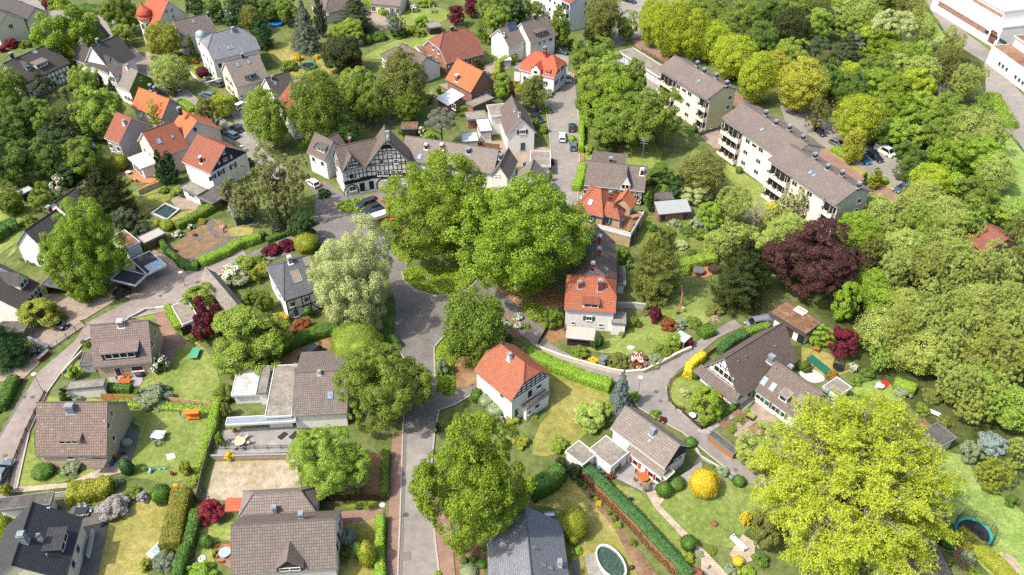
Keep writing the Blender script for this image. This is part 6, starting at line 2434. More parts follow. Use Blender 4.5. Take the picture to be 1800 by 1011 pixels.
h=box_shed('carport','flat grey carport at the paved yard, beside the trimmed conifer','carport',(-30,305),(165,308),(205,238),2.5,wm=DWOOD,rm=FELTD,walls='l')
org(0,758)
h=box_shed('porch_canopy','small red tiled canopy beside the dark-red acer','canopy',(1576,562),(1686,560),1.8,2.2,2.9,'shed',wm=DWOOD,rm=T_REDOR,walls='b')
org(0,0)
h=House('villa','cream villa with a tall orange roof and an onion-domed corner turret',(1098,195),(1335,108),9,7,13,front=True,rm=T_REDOR,wm=W_CREAM,tm=WHITEM)
h.wins('r',[(1148,155,.9,1.3),(1168,82,.8,1.1),(1205,72,.8,1.1),(1215,115,.8,1)],n=2)
c=h.inv @ P((1022,130),8)
mb=MB()
mb.lathe((c.x,c.y,0),[(1.9,0),(1.9,8.4),(2.2,8.5)],10)
mb.build('turret',W_CREAM,h.root)
mb=MB()
mb.lathe((c.x,c.y,8.4),[(2.3,0),(2.35,.15),(2.0,.6),(2.15,1.3),(1.75,2.2),(.9,3.0),(.3,3.6),(.1,4.6),(.02,5.2)],16)
mb.build('turret_roof',T_REDOR,h.root)
for a in (-1.9,-1.2,-.5):
 for z in (3.2,6.4):
  mb=MB()
  M=Matrix.Translation((c.x,c.y,z)) @ Matrix.Rotation(a - h.ang,4,'Z')
  mb.box((1.85,0,0),(.16,.8,1.5))
  o=mb.build('window',WHITE,h.root,M=M)
  mb=MB()
  mb.box((1.94,0,0),(.03,.62,1.3))
  mb.build('pane',GLASS,o,M=M)
h.wing((1040,120),(1110,160),8,7,11.5,rm=T_REDOR,wm=W_CREAM)
h=House('house','white house with a lichen-mottled grey roof next to the villa with the turret',(1268,270),(1520,213),(1452,97),5.6,9.2,rm=T_MOSSY,wm=W_WHITE,tm=WHITEM)
h.sky('rf',(1358,150),.7,1)
h.row('l',[-2,1.5],3.5,1,1.3)
h.chim('rf',(1465,115),.6,.6,1,DARKM)
h.wing((1285,330),(1350,322),5,2.8,mode='e',typ='flat',rm=FELT,wm=W_WHITE)
h=House('house','broad white villa with a blue-grey hipped roof and a round glass dome beside it',(1492,424),(1830,340),(1650,198),6.6,11.2,kl=.55,kr=.55,rm=T_BLUEG,wm=W_WHITE,tm=WHITEM)
h.sky('rf',(1602,332),.8,1.5).sky('rf',(1626,325),.8,1.5)
h.chim('rf',(1640,222),.8,.8,1,ZINC)
h.row('f',[-5,-3],4.5,1,1.4)
h.row('l',[-3,0,3],4.6,1,1.5)
h.row('l',[-3,0,3],1.6,1,1.5)
c=h.inv @ P((1405,235),7)
mb=MB()
mb.lathe((c.x,c.y,6.2),[(1.5,0),(1.45,.5),(1.2,1.1),(.7,1.5),(.1,1.7)],12)
mb.build('glass_dome',glass('8aa0a8'),h.root)
mb=MB()
mb.lathe((c.x,c.y,0),[(1.5,0),(1.5,6.2)],12)
mb.build('bay',W_WHITE,h.root)
org(0,0,1)
h=House('house','cream house with shuttered windows and grey roof before the blue-grey roofed villa',(414,153),(474,137),11,4.9,9.6,rm=T_GREYL,wm=W_CREAM,tm=WHITEM)
org(0,0)
h.dorm('rf',(1760,560),2.4,1.4,'shed',rm=T_GREY,wm=SLATEW)
h.sky('rf',(1667,452),.8,1.3).sky('rf',(1745,432),.8,1.3)
h.chim('rf',(1705,405),.6,.6,.9,DARKM)
h.row('l',[-2,1],4,.9,1.4,shut=SH_GREEN)
h.row('l',[-2,1],1.4,.9,1.4,shut=SH_GREEN)
h.row('f',[-3.5],1.8,.8,.8)
org(450,0)
h=House('house','grey and red roofed pair of gables with a roof terrace above the shady street',(128,684),(294,634),8,5,8.6,rm=T_DARK,wm=W_WHITE,tm=WHITEM)
h.sky('rf',(135,585),.6,.8)
h.chim('rf',(118,560),.6,.5,.8,BRICKRED)
h.wing((140,715),(240,840),(318,682),5.8,9.6,snap=False,rm=T_REDBR,wm=W_WHITE,tm=WHITEM)
h.dorm('rf',(192,735),1.6,.9,'shed',rm=T_REDBR)
h.row('r',[-1.2,1.2],4,.9,1.3)
h.row('r',[-1.2,1.2],1.4,.9,1.3)
h.chim('rf',(290,660),.6,.6,.8,ZINC)
h.wing((285,625),(390,598),(370,540),3.4,mode='e',typ='flat',rm=FELT,wm=plaster('d8b44c'),tm=WHITEM)
h=House('house','brown hip-roofed bungalow among conifers at the back gardens',(480,100),(760,30),10,3.4,7,kl=1,kr=1,rm=T_TAUPE,wm=W_CREAM)
h.sky('rf',(500,102),.9,1)
h=House('house','pale garden house with large windows behind the flowering shrubs at the top',(800,25),(1010,45),9,3.2,6.5,rm=T_BROWN,wm=W_CREAM)
h.row('f',[-4,-1,2,4],1.4,1.3,1.7,n=2)
h=box_shed('garden_shed','open grey-roofed shed in the gardens by the dark-red tree','shed',(1218,200),(1308,186),(1270,150),2.4,wm=DWOOD,rm=FELT)
h=box_shed('greenhouse','low glass-roofed greenhouse beside the brick driveway','greenhouse',(1705,432),(1800,425),(1790,388),1.9,wm=WHITEM,rm=glass('b4c4c4',.15))
h=box_shed('garden_shed','brown wooden shelter in the dark yard behind the half-timbered house','shed',(1015,905),(1132,905),(1100,858),2.4,wm=DWOOD,rm=FELTB)
# ---- right side
org(1200,530,4.2125)
h=House('house','large brown-roofed house with a timbered gable and two joined wings beside the herb beds',(415,727),(850,442),(325,412),2.7,8.6,rm=T_TAUPE,wm=W_WHITE,tm=ZINC)
h.vent('rf',[(465,415),(405,452),(680,340)],.3)
h.timber('l',[4.0,5.2,6.4],1.1,BLACKT,.14,False)
h.wins('l',[(272,510,2.2,1.3),(338,562,2.2,1.3)],n=2)
h.add('pent_roof',lambda mb:roof_solid(mb,[[(-4.6,1.4,2.6),(4.6,1.4,2.6),(4.3,0,3.7),(-4.3,0,3.7)]],.18),[T_TAUPE,ZINC],'l',uv=(0,0))
h.row('l',[-3,-1,1.4],1.3,1.5,1.5,n=2)
h.row('f',[-4,3],1.3,1.1,1.3)
h.wing((535,655),(890,905),(650,415),2.9,6.9,snap=False,rm=T_TAUPE,wm=W_WHITE,tm=ZINC)
h.dorm('rf',(735,738),1.5,1.2,'shed',rm=FELT,wm=W_WHITE).dorm('rf',(850,792),1.5,1.2,'shed',rm=FELT,wm=W_WHITE)
h.sky('rf',(605,590),.9,1.4).sky('rf',(668,633),.9,1.4)
h.vent('rf',[(690,500),(768,572)],.3)
h.chim('rf',(652,440),.9,.7,1.0,GREYM).chim('rb',(792,508),.7,.6,.8,DARKM,ZINC).chim('rb',(1052,690),.7,.6,.9,DARKM,ZINC)
h.wins('f',[(575,715,1.8,1.1),(625,752,1,1.2),(690,800,1.8,1.2),(740,835,.9,1.2)],n=2,shut=SH_GREEN)
h.wing((1035,630),(1148,712),(1258,642),2.6,mode='e',typ='flat',rm=FELT,wm=W_WHITE,tm=WHITEM,snap=False)
h=box_shed('garage','white double garage with flat brown roof and dark fascia at the lane end','garage',(642,80),(915,245),(1062,168),3.1,wm=W_WHITE,rm=FELTB,tm=plain('5a5450',.7),t=.7)
h.sky('rf',(873,70),2,1.6,WHITE,plain('c8c4bc'))
h.garage('f',(760,250),2.6,2.1,DWOOD)
h.row('f',[3],1.1,1.3,1.9,frame=DWOOD,sill=False)
org(900,758)
h=House('house','greige-tiled house with a long clerestory, grey gable and paved terrace with wooden dining set',(690,-20),(1072,264),(1287,132),4.0,6.9,mode='e',rm=T_GREYL,wm=W_WHITE,tm=WHITEM,gm=SLATEW,gz=2.8)
h.chim('rf',(985,20),.7,.6,.9,ZINC).sky('rf',(965,68),.5,.6)
h.row('f',[-3,-1.5,0,1.5,3,4.5],3.2,.8,.4,sill=False)
h.wins('r',[(1180,185,.9,1),(1150,205,.7,.9)])
h.wing((800,130),(1045,330),1.7,2.5,3.6,typ='shed',oh=.2,rm=T_GREYL,wm=W_WHITE,tm=WHITEM)
h.row('f',[-1.5,1.5,3],1.2,1.1,1.2,shut=plain('c05048'))
h.wing((490,238),(600,165),(512,25),2.8,mode='e',typ='flat',rm=FELT,wm=W_WHITE,tm=WHITEM,oh=.2,og=.2)
h.wing((690,250),(828,156),(650,30),2.84,mode='e',typ='flat',rm=FELT,wm=W_WHITE,tm=WHITEM,oh=.2,og=.2)
h.win('f',(740,265),1.6,1.9,2,sill=False)
h.wing((1080,335),(1150,290),1.4,2.4,mode='e',typ='flat',rm=FELT,wm=W_WHITE,tm=WHITEM)
org(1350,758)
h=House('house','grey-roofed bungalow under the big yellow-green tree at the lower edge',(880,1160),(1340,1160),(1190,905),2.8,5.4,kl=.8,kr=.8,rm=T_GREY,wm=W_WHITE)
h.vent('rf',[(1178,965)])
h=box_shed('garden_shed','grey felt-roofed potting shed with white front beside the vegetable bed','shed',(1075,5),(1215,118),(1345,62),2.3,wm=W_WHITE,rm=FELTD)
org(1350,253)
h=House('garden_house','small brown-roofed building with yellow-mossed verge deep in the alder wood',(1372,647),(1520,765),(1665,650),2.8,5.2,cat='building',rm=T_DKRED,wm=W_BRICK,tm=plain('b8a040'))
org(980,400,4.814)
h=box_shed('garden_shed','dark timber shed with pale sheet roof against the white house','shed',(68,934),(313,957),(309,852),2.2,2.7,'shed',wm=W_DKTIMB,rm=plain('b8b2a8',.7,.1))
# ================================================================== trees, shrubs and hedges
def tr(form,x,y,rx,ry,mat,label,**k):
 return plant(form,x,y,rx,label,mat,ry,name='tree',cat='tree',**k)
def sh(form,x,y,rx,ry,mat,label,**k):
 k.setdefault('clear',-.3 if form not in ('ball',) else -.15)
 return plant(form,x,y,rx,label,mat,ry,name=k.pop('name','shrub'),cat=k.pop('cat','shrub'),**k)
ORD=['first','second','third','fourth','fifth','sixth','seventh','eighth','ninth','tenth','eleventh','twelfth','thirteenth','fourteenth','fifteenth']
KINDWORD={}
for k_,v_ in (('mid-green',L_MID),('fresh green',L_BRI),('deep green',L_DEEP),('bright green',L_OAK),('lime-green',L_LIME),('yellowish',L_YEL),('pale green',L_PALE),('soft green',L_ALD),
               ('olive-green',L_OLIVE),('dark',L_DARK),('very dark',L_YEW),('brownish',L_PINE),('grey-green',L_GREYF),('light green',L_HEDGE),('dark brownish',L_SPRUCE),('golden-green',L_GOLDG),('grassy green',L_ALDF),('pale yellowish-green',L_ALDY)):
 KINDWORD[v_.name]=k_
def row(phrase,group,items):
 """trees of one row in a wood, in order along it"""
 for i,(form,x,y,rx,ry,mat) in enumerate(items):
  if mat is L_ALD and form == 'feather':
   f=rnd.uniform(.8,1.15)
   rx,ry,mat=rx*f,ry*f,rnd.choice((L_ALD,L_ALD,L_ALDF,L_ALDY))
   form='airy' if rnd.random() < .3 else form
  tr(form,x,y,rx,ry,mat,'%s tree, %s %s' % (KINDWORD[mat.name],ORD[i],phrase),group=group)
# ---- far left quarter
org(0,0)
tr('lobed',455,225,205,190,L_OAK,'large bright maple overhanging the dark-roofed timbered house')
tr('round',850,90,112,120,L_MID,'tall green tree between the street and the villa with the turret')
tr('round',875,235,78,62,L_BRI,'smaller fresh green tree behind the steep dark-roofed house')
tr('airy',1145,285,112,112,L_GOLDG,'yellow-leaved tree in front of the lichen-roofed house')
tr('airy',1185,505,120,105,L_ALD,'light open-crowned tree on the corner driveway by the ivy gable')
tr('round',600,560,105,112,L_BRI,'round chestnut in front of the ivy-gabled house')
tr('lobed',680,785,160,150,L_BRI,'fresh green maple beside the old-red roof with the grey end wall')
tr('feather',1105,790,78,112,L_YEL,'young yellow-olive tree between the orange roofs')
tr('round',1455,800,82,108,L_OLIVE,'dense olive-brown tree at the street by the dark parked cars')
tr('airy',1560,740,78,72,L_LIME,'slender lime-yellow street tree with a bare thin trunk')
tr('pine',300,610,95,135,L_SPRUCE,'tall dark pine in front of the timbered house')
tr('pine',460,650,70,90,L_PINE,'thin-crowned brownish pine beside the round chestnut')
tr('round',500,870,105,115,L_YEW,'very dark yew-like tree below the fresh green maple')
tr('airy',45,600,110,120,L_MID,'mid-green tree at the edge below the timbered house wall')
tr('round',130,800,140,130,L_DEEP,'deep green tree at the edge of the dark grove, its upper one')
tr('round',290,820,120,120,L_MID,'mid-green tree in the middle of the dark grove by the pines')
tr('round',30,950,130,110,L_DEEP,'deep green tree in the outermost corner of the dark grove')
tr('round',390,960,110,90,L_DARK,'dark tree in the grove above the white-flowering bush')
sh('bush',80,308,52,42,L_RED,'red-leaved shrub below the cream corner house')
sh('bush',15,345,34,30,L_RED,'small red-leaved shrub at the frame edge below the cream corner house')
sh('bush',148,60,50,50,L_MAPLE,'plum-red shrub at the bend of the far street')
sh('bush',345,35,50,45,L_MAPLE,'plum-red shrub on the verge of the far street behind the maple')
sh('bush',180,310,45,35,L_MID,'green shrub between the red shrub and the timbered house')
hedge([(385,55),(500,45)],2,1.6,'light green hedge along the far street behind the maple',L_HEDGE)
hedge([(590,70),(740,95)],3,1.8,'dark hedge beyond the far street near the tall green tree',L_BOX)
conifer('cypress',(1365,410),(1365,228),25,'slim yellow-green cypress at the villa corner by the glass dome',L_GOLDG)
sh('ball',1422,508,42,38,L_MAPLE,'round plum-coloured acer on the little front lawn of the broad villa')
sh('ball',1380,480,22,18,L_LIME,'small lime shrub beside the plum-coloured acer')
conifer('cypress',(720,650),(700,492),38,'dark cypress by the white flank wall next to the chestnut',L_THUJA)
conifer('fir',(803,655),(775,540),50,'small dark fir at the corner of the white flank wall',L_SPRUCE)
tr('round',1380,40,70,70,L_DARK,'dark tree directly behind the villa roof')
tr('round',1500,70,65,70,L_DEEP,'deep green tree behind the lichen-roofed house')
tr('bush',1620,150,55,55,L_THUJA,'rounded conifer beside the garden pergola',clear=.05)
tr('round',1690,40,110,90,L_DARK,'broad dark tree at the top behind the blue-grey roofed villa')
tr('airy',1760,130,70,80,L_OLIVE,'olive tree behind the blue-grey roofed villa, beside its chimney')
hedge([(1235,405),(1380,445)],1.6,1.4,'green front hedge of the broad villa',L_MID)
sh('bush',1292,418,38,30,L_GOLD,'yellow-flowering shrub in the front hedge of the broad villa')
sh('ball',1086,412,26,20,L_BOX,'small dark box ball on the corner driveway')
sh('bush',1640,705,45,40,L_MID,'green shrub below the cream house with the brown front')
sh('bush',1730,700,40,30,L_SAGE,'greyish shrub at the driveway of the cream house')
hedge([(1290,735),(1360,790)],2.2,1.2,'bright clipped hedge beside the orange-roofed house',L_HEDGE)
sh('ball',1265,712,24,18,L_BOX,'box ball at the street end of the orange-roofed house')
sh('bush',1215,650,28,38,L_DEEP,'dark shrub round the foot of the open-crowned driveway tree')
sh('bush',1570,920,30,22,L_MID,'green shrub at the foot of the lime-yellow street tree')
sh('bush',950,960,45,35,L_PALE,'pale flowering shrub against the grey end wall')
# ---- far middle
org(450,0)
tr('airy',70,830,150,180,L_BRI,'large light green tree in front of the red and grey gables')
conifer('fir',(365,355),(325,-5),120,'grey-blue cedar on the lawn behind the trampoline',L_GREYF)
conifer('cypress',(468,262),(440,-60),48,'tall slim very dark spruce beside the grey-blue cedar',L_SPRUCE)
conifer('yew',(60,340),(48,120),72,'dark conifer at the edge of the trampoline lawn',L_THUJA)
tr('round',100,45,90,80,L_DEEP,'deep green tree above the round blue pool')
tr('round',220,70,75,80,L_MID,'mid-green tree between the blue pool and the cedar')
tr('bush',600,375,150,138,L_YEW,'massive olive-dark yew beside the trampoline',clear=0)
conifer('yew',(712,225),(690,-15),115,'broad dark conifer in front of the brown hip-roofed bungalow',L_SPRUCE)
tr('feather',970,140,75,90,L_GREYF,'silvery thin-leaved tree beside the bungalow driveway')
tr('round',1395,108,62,60,L_MAPLE,'round dark plum tree behind the open grey shed')
tr('airy',1512,50,48,52,L_MAPLE,'loose purple tree in the top gardens beside the round plum tree')
tr('airy',430,760,185,235,L_MID,'wide robinia shading the street behind the timbered house')
tr('airy',560,900,150,110,L_DEEP,'deep green lower tree directly behind the half-timbered roofs')
tr('round',690,640,145,165,L_BRI,'bluish fresh green tree in the middle of the leafy courtyard')
tr('round',810,730,110,130,L_MID,'mid-green tree in the courtyard beside the timber shelter')
tr('airy',1035,580,165,190,L_OLIVE,'loose olive-green tree covering the end of the taupe hip-roofed house')
tr('airy',1080,720,110,110,L_MID,'green tree at the yard drive below the taupe hip-roofed house')
tr('bush',690,440,75,48,L_RUST,'rust-orange tree beside the massive yew',clear=.1)
sh('bush',290,402,30,32,L_GOLD,'yellow shrub at the edge of the trampoline lawn by the cedar')
sh('bush',430,400,24,20,L_GOLD,'small orange-yellow shrub right beside the trampoline')
tr('round',640,220,115,75,L_BRI,'fresh green spreading tree behind the massive yew',clear=.1)
sh('bush',1160,150,55,45,L_HEDGE,'lime-green bush beside the open grey shed')
sh('ball',792,280,26,32,L_BOX,'dark box ball by the back lawn of the taupe house')
sh('ball',735,300,22,30,L_GREYF,'grey-green ball shrub next to the massive yew')
sh('bush',870,260,60,35,L_DEEP,'dark shrub along the back lawn of the taupe house')
sh('bush',1010,235,70,40,L_DEEP,'dark shrub between the back lawn and the silvery tree')
sh('ball',1098,210,30,30,L_GOLDG,'yellow-green ball beside the open grey shed')
sh('bush',1150,235,50,25,L_MID,'low green shrub in front of the open grey shed')
tr('pine',1300,850,115,130,L_GREYF,'grey-green pine standing in front of the white flat-roofed cubes')
conifer('yew',(1560,540),(1545,420),55,'dark gold-tipped conifer beside the brick house driveway',L_YEW)
tr('round',1725,605,62,85,L_HEDGE,'lime-green round tree beside the orange-roofed brick house')
tr('round',1790,640,36,60,L_MAPLE,'dark purple small tree beside the lime-green round tree')
hedge([(1690,560),(1700,480),(1760,440),(1830,430)],1.6,2.2,'arched golden-green hedge round the red-roofed villa garden',L_GOLDG)
tr('feather',1580,200,45,95,L_HEDGE,'narrow young lime-green tree behind the red-brick house')
tr('round',1700,130,95,90,L_BRI,'fresh green tree behind the twin-gabled white house')
tr('round',1640,50,90,80,L_MID,'mid-green tree at the top beside the loose purple tree')
tr('round',1790,60,80,80,L_DEEP,'deep green tree at the top between the gardens and the white apartments')
hedge([(790,10),(905,110)],2.2,1.6,'lime-green hedge beside the bungalow driveway',L_HEDGE)
sh('bush',905,35,36,34,L_MID,'round green shrub in front of the pale garden house')
sh('bush',1112,62,34,30,L_MID,'white-blooming bush on the top lawn',flowers=260,fs=.11)
sh('bush',1200,20,70,35,L_BRI,'fresh green bush at the top lawn beside the washing line')
sh('bush',1050,30,45,35,L_SAGE,'greyish bush between the pale garden house and the white-blooming bush')
sh('bush',1165,925,36,40,L_MID,'white-flowered shrub below the grey-green pine',flowers=220,fs=.1)
sh('bush',1215,960,55,45,L_HEDGE,'lime-green shrub below the grey-green pine')
sh('bush',1028,915,34,40,L_DEEP,'dark shrub beside the timber shelter of the courtyard')
sh('bush',1190,700,55,40,L_MID,'green shrubs by the orange-roofed brick house lawn')
sh('bush',1230,670,36,28,L_PALE,'pale blooming shrub beside the white glazed lean-to')
sh('bush',1280,630,22,36,L_HEDGE,'upright lime shrub at the corner of the orange brick house')
hedge([(1400,780),(1530,770)],1.6,1.4,'green hedge in front of the orange brick house annex',L_MID)
sh('bush',230,470,70,35,L_MID,'green shrub behind the trampoline lawn edge')
sh('bush',440,520,40,30,L_DARK,'dark shrub below the trampoline')
sh('bush',1640,280,45,40,L_MID,'green shrub between the brick house and the solar roof')
sh('bush',1705,310,24,40,L_SAGE,'greyish upright shrub at the white gable with solar panels')
# ---- far right
org(900,0)
tr('airy',635,115,118,145,L_OLIVE,'olive-brown tree beside the white apartment end wall')
tr('round',600,210,90,80,L_YEW,'dark olive tree below the white apartment end wall')
tr('round',815,165,66,95,L_BRI,'small fresh green tree standing alone on the parking street')
tr('round',330,195,78,122,L_MID,'mid-green tree between the twin-gabled house and the white apartments')
tr('round',180,75,62,60,L_MID,'green tree below the white apartment balconies')
tr('round',30,60,85,80,L_DARK,'dark tree behind the twin-gabled white house')
sh('bush',420,320,60,50,L_DEEP,'dark shrub behind the car on the villa drive')
row('from the top along the lane behind the red-roofed villa','tall trees along the lane',[
 ('round',560,375,140,118,L_MID),('lobed',640,545,165,150,L_BRI),('round',830,560,105,125,L_MID),('lobed',690,720,200,150,L_OAK),
 ('lobed',960,810,215,190,L_MID),('round',740,890,170,140,L_MID),('round',560,700,100,120,L_MID)])
row('from the parking street in the row behind the garages','yellow-green trees behind the apartments',[
 ('airy',985,150,92,140,L_LIME),('airy',1130,185,125,180,L_LIME),('airy',1275,250,105,150,L_LIME),('airy',1420,290,110,120,L_LIME),('airy',1560,390,150,130,L_LIME),
 ('airy',1725,545,122,150,L_LIME)])
tr('airy',150,650,82,105,L_OLIVE,'olive-green bushy tree below the red-roofed villa')
sh('bush',65,615,48,36,L_GOLDG,'yellow-green shrub in front of the red-roofed villa')
sh('bush',30,590,34,24,L_MID,'green shrub at the corner of the villa annex')
sh('bush',250,778,40,30,L_BOX,'dark round shrub on the lane corner below the villa')
sh('bush',170,870,34,48,L_MID,'green shrub beside the black car at the white gabled house')
sh('bush',225,910,36,34,L_MID,'green shrub at the lane beside the white gabled house')
sh('bush',250,660,50,32,L_SAGE,'greyish bush at the villa end wall')
sh('ball',1280,905,30,26,L_BOX,'box ball at the foot of the mustard end wall')
sh('ball',420,975,28,24,L_HEDGE,'clipped lime shrub between the two cars on the lane')
hedge([(484,1080),(490,790)],1.2,1.8,'long lime-green hedge on the far side of the lane',L_HEDGE)
tr('round',1400,100,140,110,L_MID,'mid-green tree in the wood beside the pale blue roof')
tr('round',1590,170,150,140,L_MID,'mid-green big tree in the wood behind the yellow-green row')
tr('round',1740,290,120,120,L_DEEP,'deep green tree in the wood behind the end of the yellow-green row')
tr('airy',1280,40,90,70,L_BRI,'fresh green tree beyond the pale blue roof')
sh('bush',1590,450,40,26,L_PALE,'white-blooming bush in the yellow-green row',flowers=200,fs=.12)
# ---- the wood in the far right corner
org(1350,0)
row('from the apartments in the back edge of the big wood','trees of the big wood',[
 ('round',50,120,105,115,L_DEEP),('round',200,50,115,95,L_MID),('feather',340,60,95,95,L_OLIVE),('round',480,45,95,85,L_BRI),('airy',630,60,115,95,L_ALD),('round',770,30,100,80,L_MID),
 ('airy',900,20,95,80,L_OLIVE),('feather',1030,70,110,120,L_ALD)])
row('from the apartments in the second line of the big wood','trees of the big wood',[
 ('airy',160,190,115,120,L_YEW),('lobed',330,170,110,95,L_BRI),('airy',455,115,65,60,L_PALE),('lobed',600,190,115,95,L_BRI),('airy',740,140,80,80,L_MID),('round',880,200,132,140,L_PALE),('feather',1110,210,110,120,L_ALD)])
row('from the apartments in the middle line of the big wood','trees of the big wood',[
 ('round',180,380,125,110,L_BRI),('pine',350,330,95,110,L_SPRUCE),('pine',610,300,80,90,L_GREYF),('lobed',720,250,85,80,L_LIME),('lobed',810,325,120,82,L_OAK),
 ('airy',960,400,110,90,L_BRI),('round',1075,390,85,95,L_BRI),('feather',1285,300,88,110,L_ALD)])
conifer('fir',(515,480),(500,195),130,'large dark spruce in the middle of the big wood',L_SPRUCE)
row('from the apartments in the broad fourth line of the big wood','trees of the big wood',[
 ('airy',60,450,100,80,L_YEL),('airy',245,590,160,155,L_YEL),('round',430,550,90,110,L_DEEP),('airy',585,510,75,65,L_LIME),('lobed',760,490,125,95,L_MID),('lobed',900,490,115,85,L_ALD),
 ('airy',1080,510,125,95,L_ALD),('feather',1250,460,115,75,L_OLIVE),('feather',1400,560,135,150,L_ALD)])
row('from the car park in the front line of the big wood','trees of the big wood',[
 ('feather',355,790,95,90,L_OLIVE),('round',590,610,115,115,L_DEEP),('lobed',740,600,125,105,L_HEDGE),('lobed',900,640,120,105,L_OAK),('lobed',1045,610,120,110,L_LIME),
 ('airy',640,830,160,150,L_LIME),('lobed',860,770,110,110,L_OAK),('lobed',1010,790,120,110,L_HEDGE),('lobed',1180,800,125,115,L_BRI),('round',1350,800,180,130,L_MID),('bare',1220,640,70,80,L_MID)][:10])
tr('bare',1220,650,75,80,L_MID,'leafless grey tree in the big wood near the far road')
tr('bare',840,190,70,70,L_MID,'leafless grey-brown tree beside the pale dome-shaped tree')
row('from the car park along the lowest edge of the big wood','trees of the big wood',[
 ('round',760,920,90,95,L_DEEP),('lobed',880,930,105,85,L_HEDGE),('lobed',1010,960,90,70,L_BRI),('round',1215,920,135,100,L_MID),('airy',1440,920,160,95,L_ALD),('feather',1600,940,105,100,L_BRI)])
hedge([(1560,690),(1700,900)],3,1.5,'wild green bushes along the edge of the far road',L_BRI,loose=.3,wob=.25)
org(1350,253)
row('from the car park in the line behind the white van','trees behind the car park',[
 ('round',980,115,112,112,L_DEEP),('lobed',1250,100,135,130,L_OAK),('lobed',1480,90,150,130,L_HEDGE),('airy',1600,200,120,120,L_ALD)])
row('from the car park in the line round the meadow','trees behind the car park',[
 ('airy',1140,265,130,95,L_LIME),('lobed',1320,310,110,90,L_HEDGE),('round',1450,385,150,130,L_MID),('round',1700,470,115,90,L_BRI)])
conifer('fir',(1220,410),(1200,235),70,'small dark brownish spruce near the blue-grey car',L_YEW)
row('from the grey-green end wall in the upper alder line','alders of the lower wood',[
 ('airy',640,615,150,120,L_HEDGE),('feather',770,490,110,100,L_ALD),('feather',930,480,125,100,L_ALD),('feather',1085,390,125,90,L_ALD),('feather',1250,520,145,120,L_ALD),('feather',1420,540,110,90,L_ALD)])
row('from the copper beech in the middle alder line','alders of the lower wood',[
 ('feather',760,770,115,125,L_OLIVE),('feather',880,620,135,125,L_ALD),('feather',1060,590,140,120,L_ALD),('feather',950,750,145,120,L_ALD),('feather',1150,720,145,115,L_ALD),('feather',1330,710,115,95,L_ALD),
 ('feather',1740,620,95,150,L_OLIVE)])
row('from the copper beech in the lower alder line','alders of the lower wood',[
 ('feather',900,890,150,120,L_ALD),('feather',1100,870,150,120,L_ALD),('feather',1300,860,160,120,L_ALD),('feather',1500,840,160,115,L_ALD),('feather',1660,890,155,115,L_ALD),('feather',1800,820,120,115,L_OLIVE)])
tr('feather',190,420,110,100,L_PALE,'pale thin tree before the balconies of the long apartment block')
tr('feather',70,500,95,105,L_ALD,'soft green tree below the long apartment block, next to the pale thin tree')
tr('airy',150,610,130,95,L_ALD,'soft green tree between the long apartment block and the copper beech')
tr('lobed',325,800,300,270,L_BEECH,'huge copper beech with dark purple-brown leaves',size='X',clear=.1)
conifer('cypress',(735,312),(735,158),50,'golden-tipped cypress at the car park bed, the taller one',L_GOLDG)
conifer('cypress',(665,292),(668,195),24,'smaller green cypress at the car park bed',L_THUJA)
sh('ball',818,408,28,25,L_BRI,'round green ball by the end wall path, upper one')
sh('ball',860,446,28,25,L_BRI,'round green ball by the end wall path, lower one')
sh('ball',815,258,30,28,L_HEDGE,'clipped bush in the car park bed')
sh('ball',978,366,22,20,L_BOX,'box ball beside the blue-grey car')
hedge([(460,45),(560,105)],2.2,1.2,'low green hedge in the car park island',L_HEDGE)
tr('airy',605,10,70,110,L_YEL,'thin yellowish tree growing in the car park island')
sh('bush',50,440,60,40,L_GOLD,'golden shrub under the long apartment block balconies')
sh('bush',740,390,60,40,L_BRI,'green bushes at the foot of the grey-green end wall')
tr('round',-60,900,85,100,L_DEEP,'deep green tree squeezed between the very dark conifer and the copper beech')
tr('round',-20,680,80,80,L_ALD,'soft green tree between the birch slope and the copper beech')
tr('airy',700,1000,110,110,L_HEDGE,'light green tree between the copper beech and the slim lime-green tree')
# ---- the alder wood, right edge
org(1350,506)
row('from the garage along the near top line of the alder wood','alders of the lower wood',[
 ('airy',800,90,120,100,L_HEDGE),('feather',960,130,140,120,L_ALD),('feather',1130,90,140,110,L_ALD),('feather',1290,150,140,120,L_ALD),('feather',1450,110,150,110,L_ALD),('feather',1620,130,150,120,L_ALD),('feather',1760,80,130,110,L_ALD)])
row('from the red acer in the next alder line','alders of the lower wood',[
 ('feather',760,300,120,125,L_ALD),('feather',900,270,140,125,L_ALD),('feather',1060,280,140,120,L_ALD),('feather',1230,290,150,120,L_ALD),('feather',1400,290,150,120,L_ALD),('feather',1570,300,150,120,L_ALD),('feather',1740,290,140,120,L_ALD)])
row('from the small lawn in the alder line above the vegetable bed','alders of the lower wood',[
 ('feather',800,470,115,110,L_ALD),('feather',940,470,135,115,L_ALD),('feather',1100,450,140,120,L_ALD),('feather',1270,470,150,125,L_ALD),('feather',1440,470,150,125,L_ALD),('feather',1610,480,150,125,L_ALD),('feather',1770,500,130,125,L_ALD)])
row('from the vegetable bed in the front alder line','alders of the lower wood',[
 ('feather',1330,640,140,120,L_ALD),('feather',1500,660,150,125,L_ALD),('feather',1670,690,150,130,L_ALD),('feather',1450,800,130,110,L_ALD),('feather',1610,840,140,120,L_ALD),('feather',1760,860,130,130,L_ALD)])
tr('lobed',550,100,88,125,L_HEDGE,'slim lime-green tree between the copper beech and the alders')
tr('round',505,375,108,88,L_MAPLE,'broad wine-red Japanese maple on the small lawn')
tr('round',385,345,85,75,L_HEDGE,'light green small tree between the garage and the wine-red maple',clear=.1)
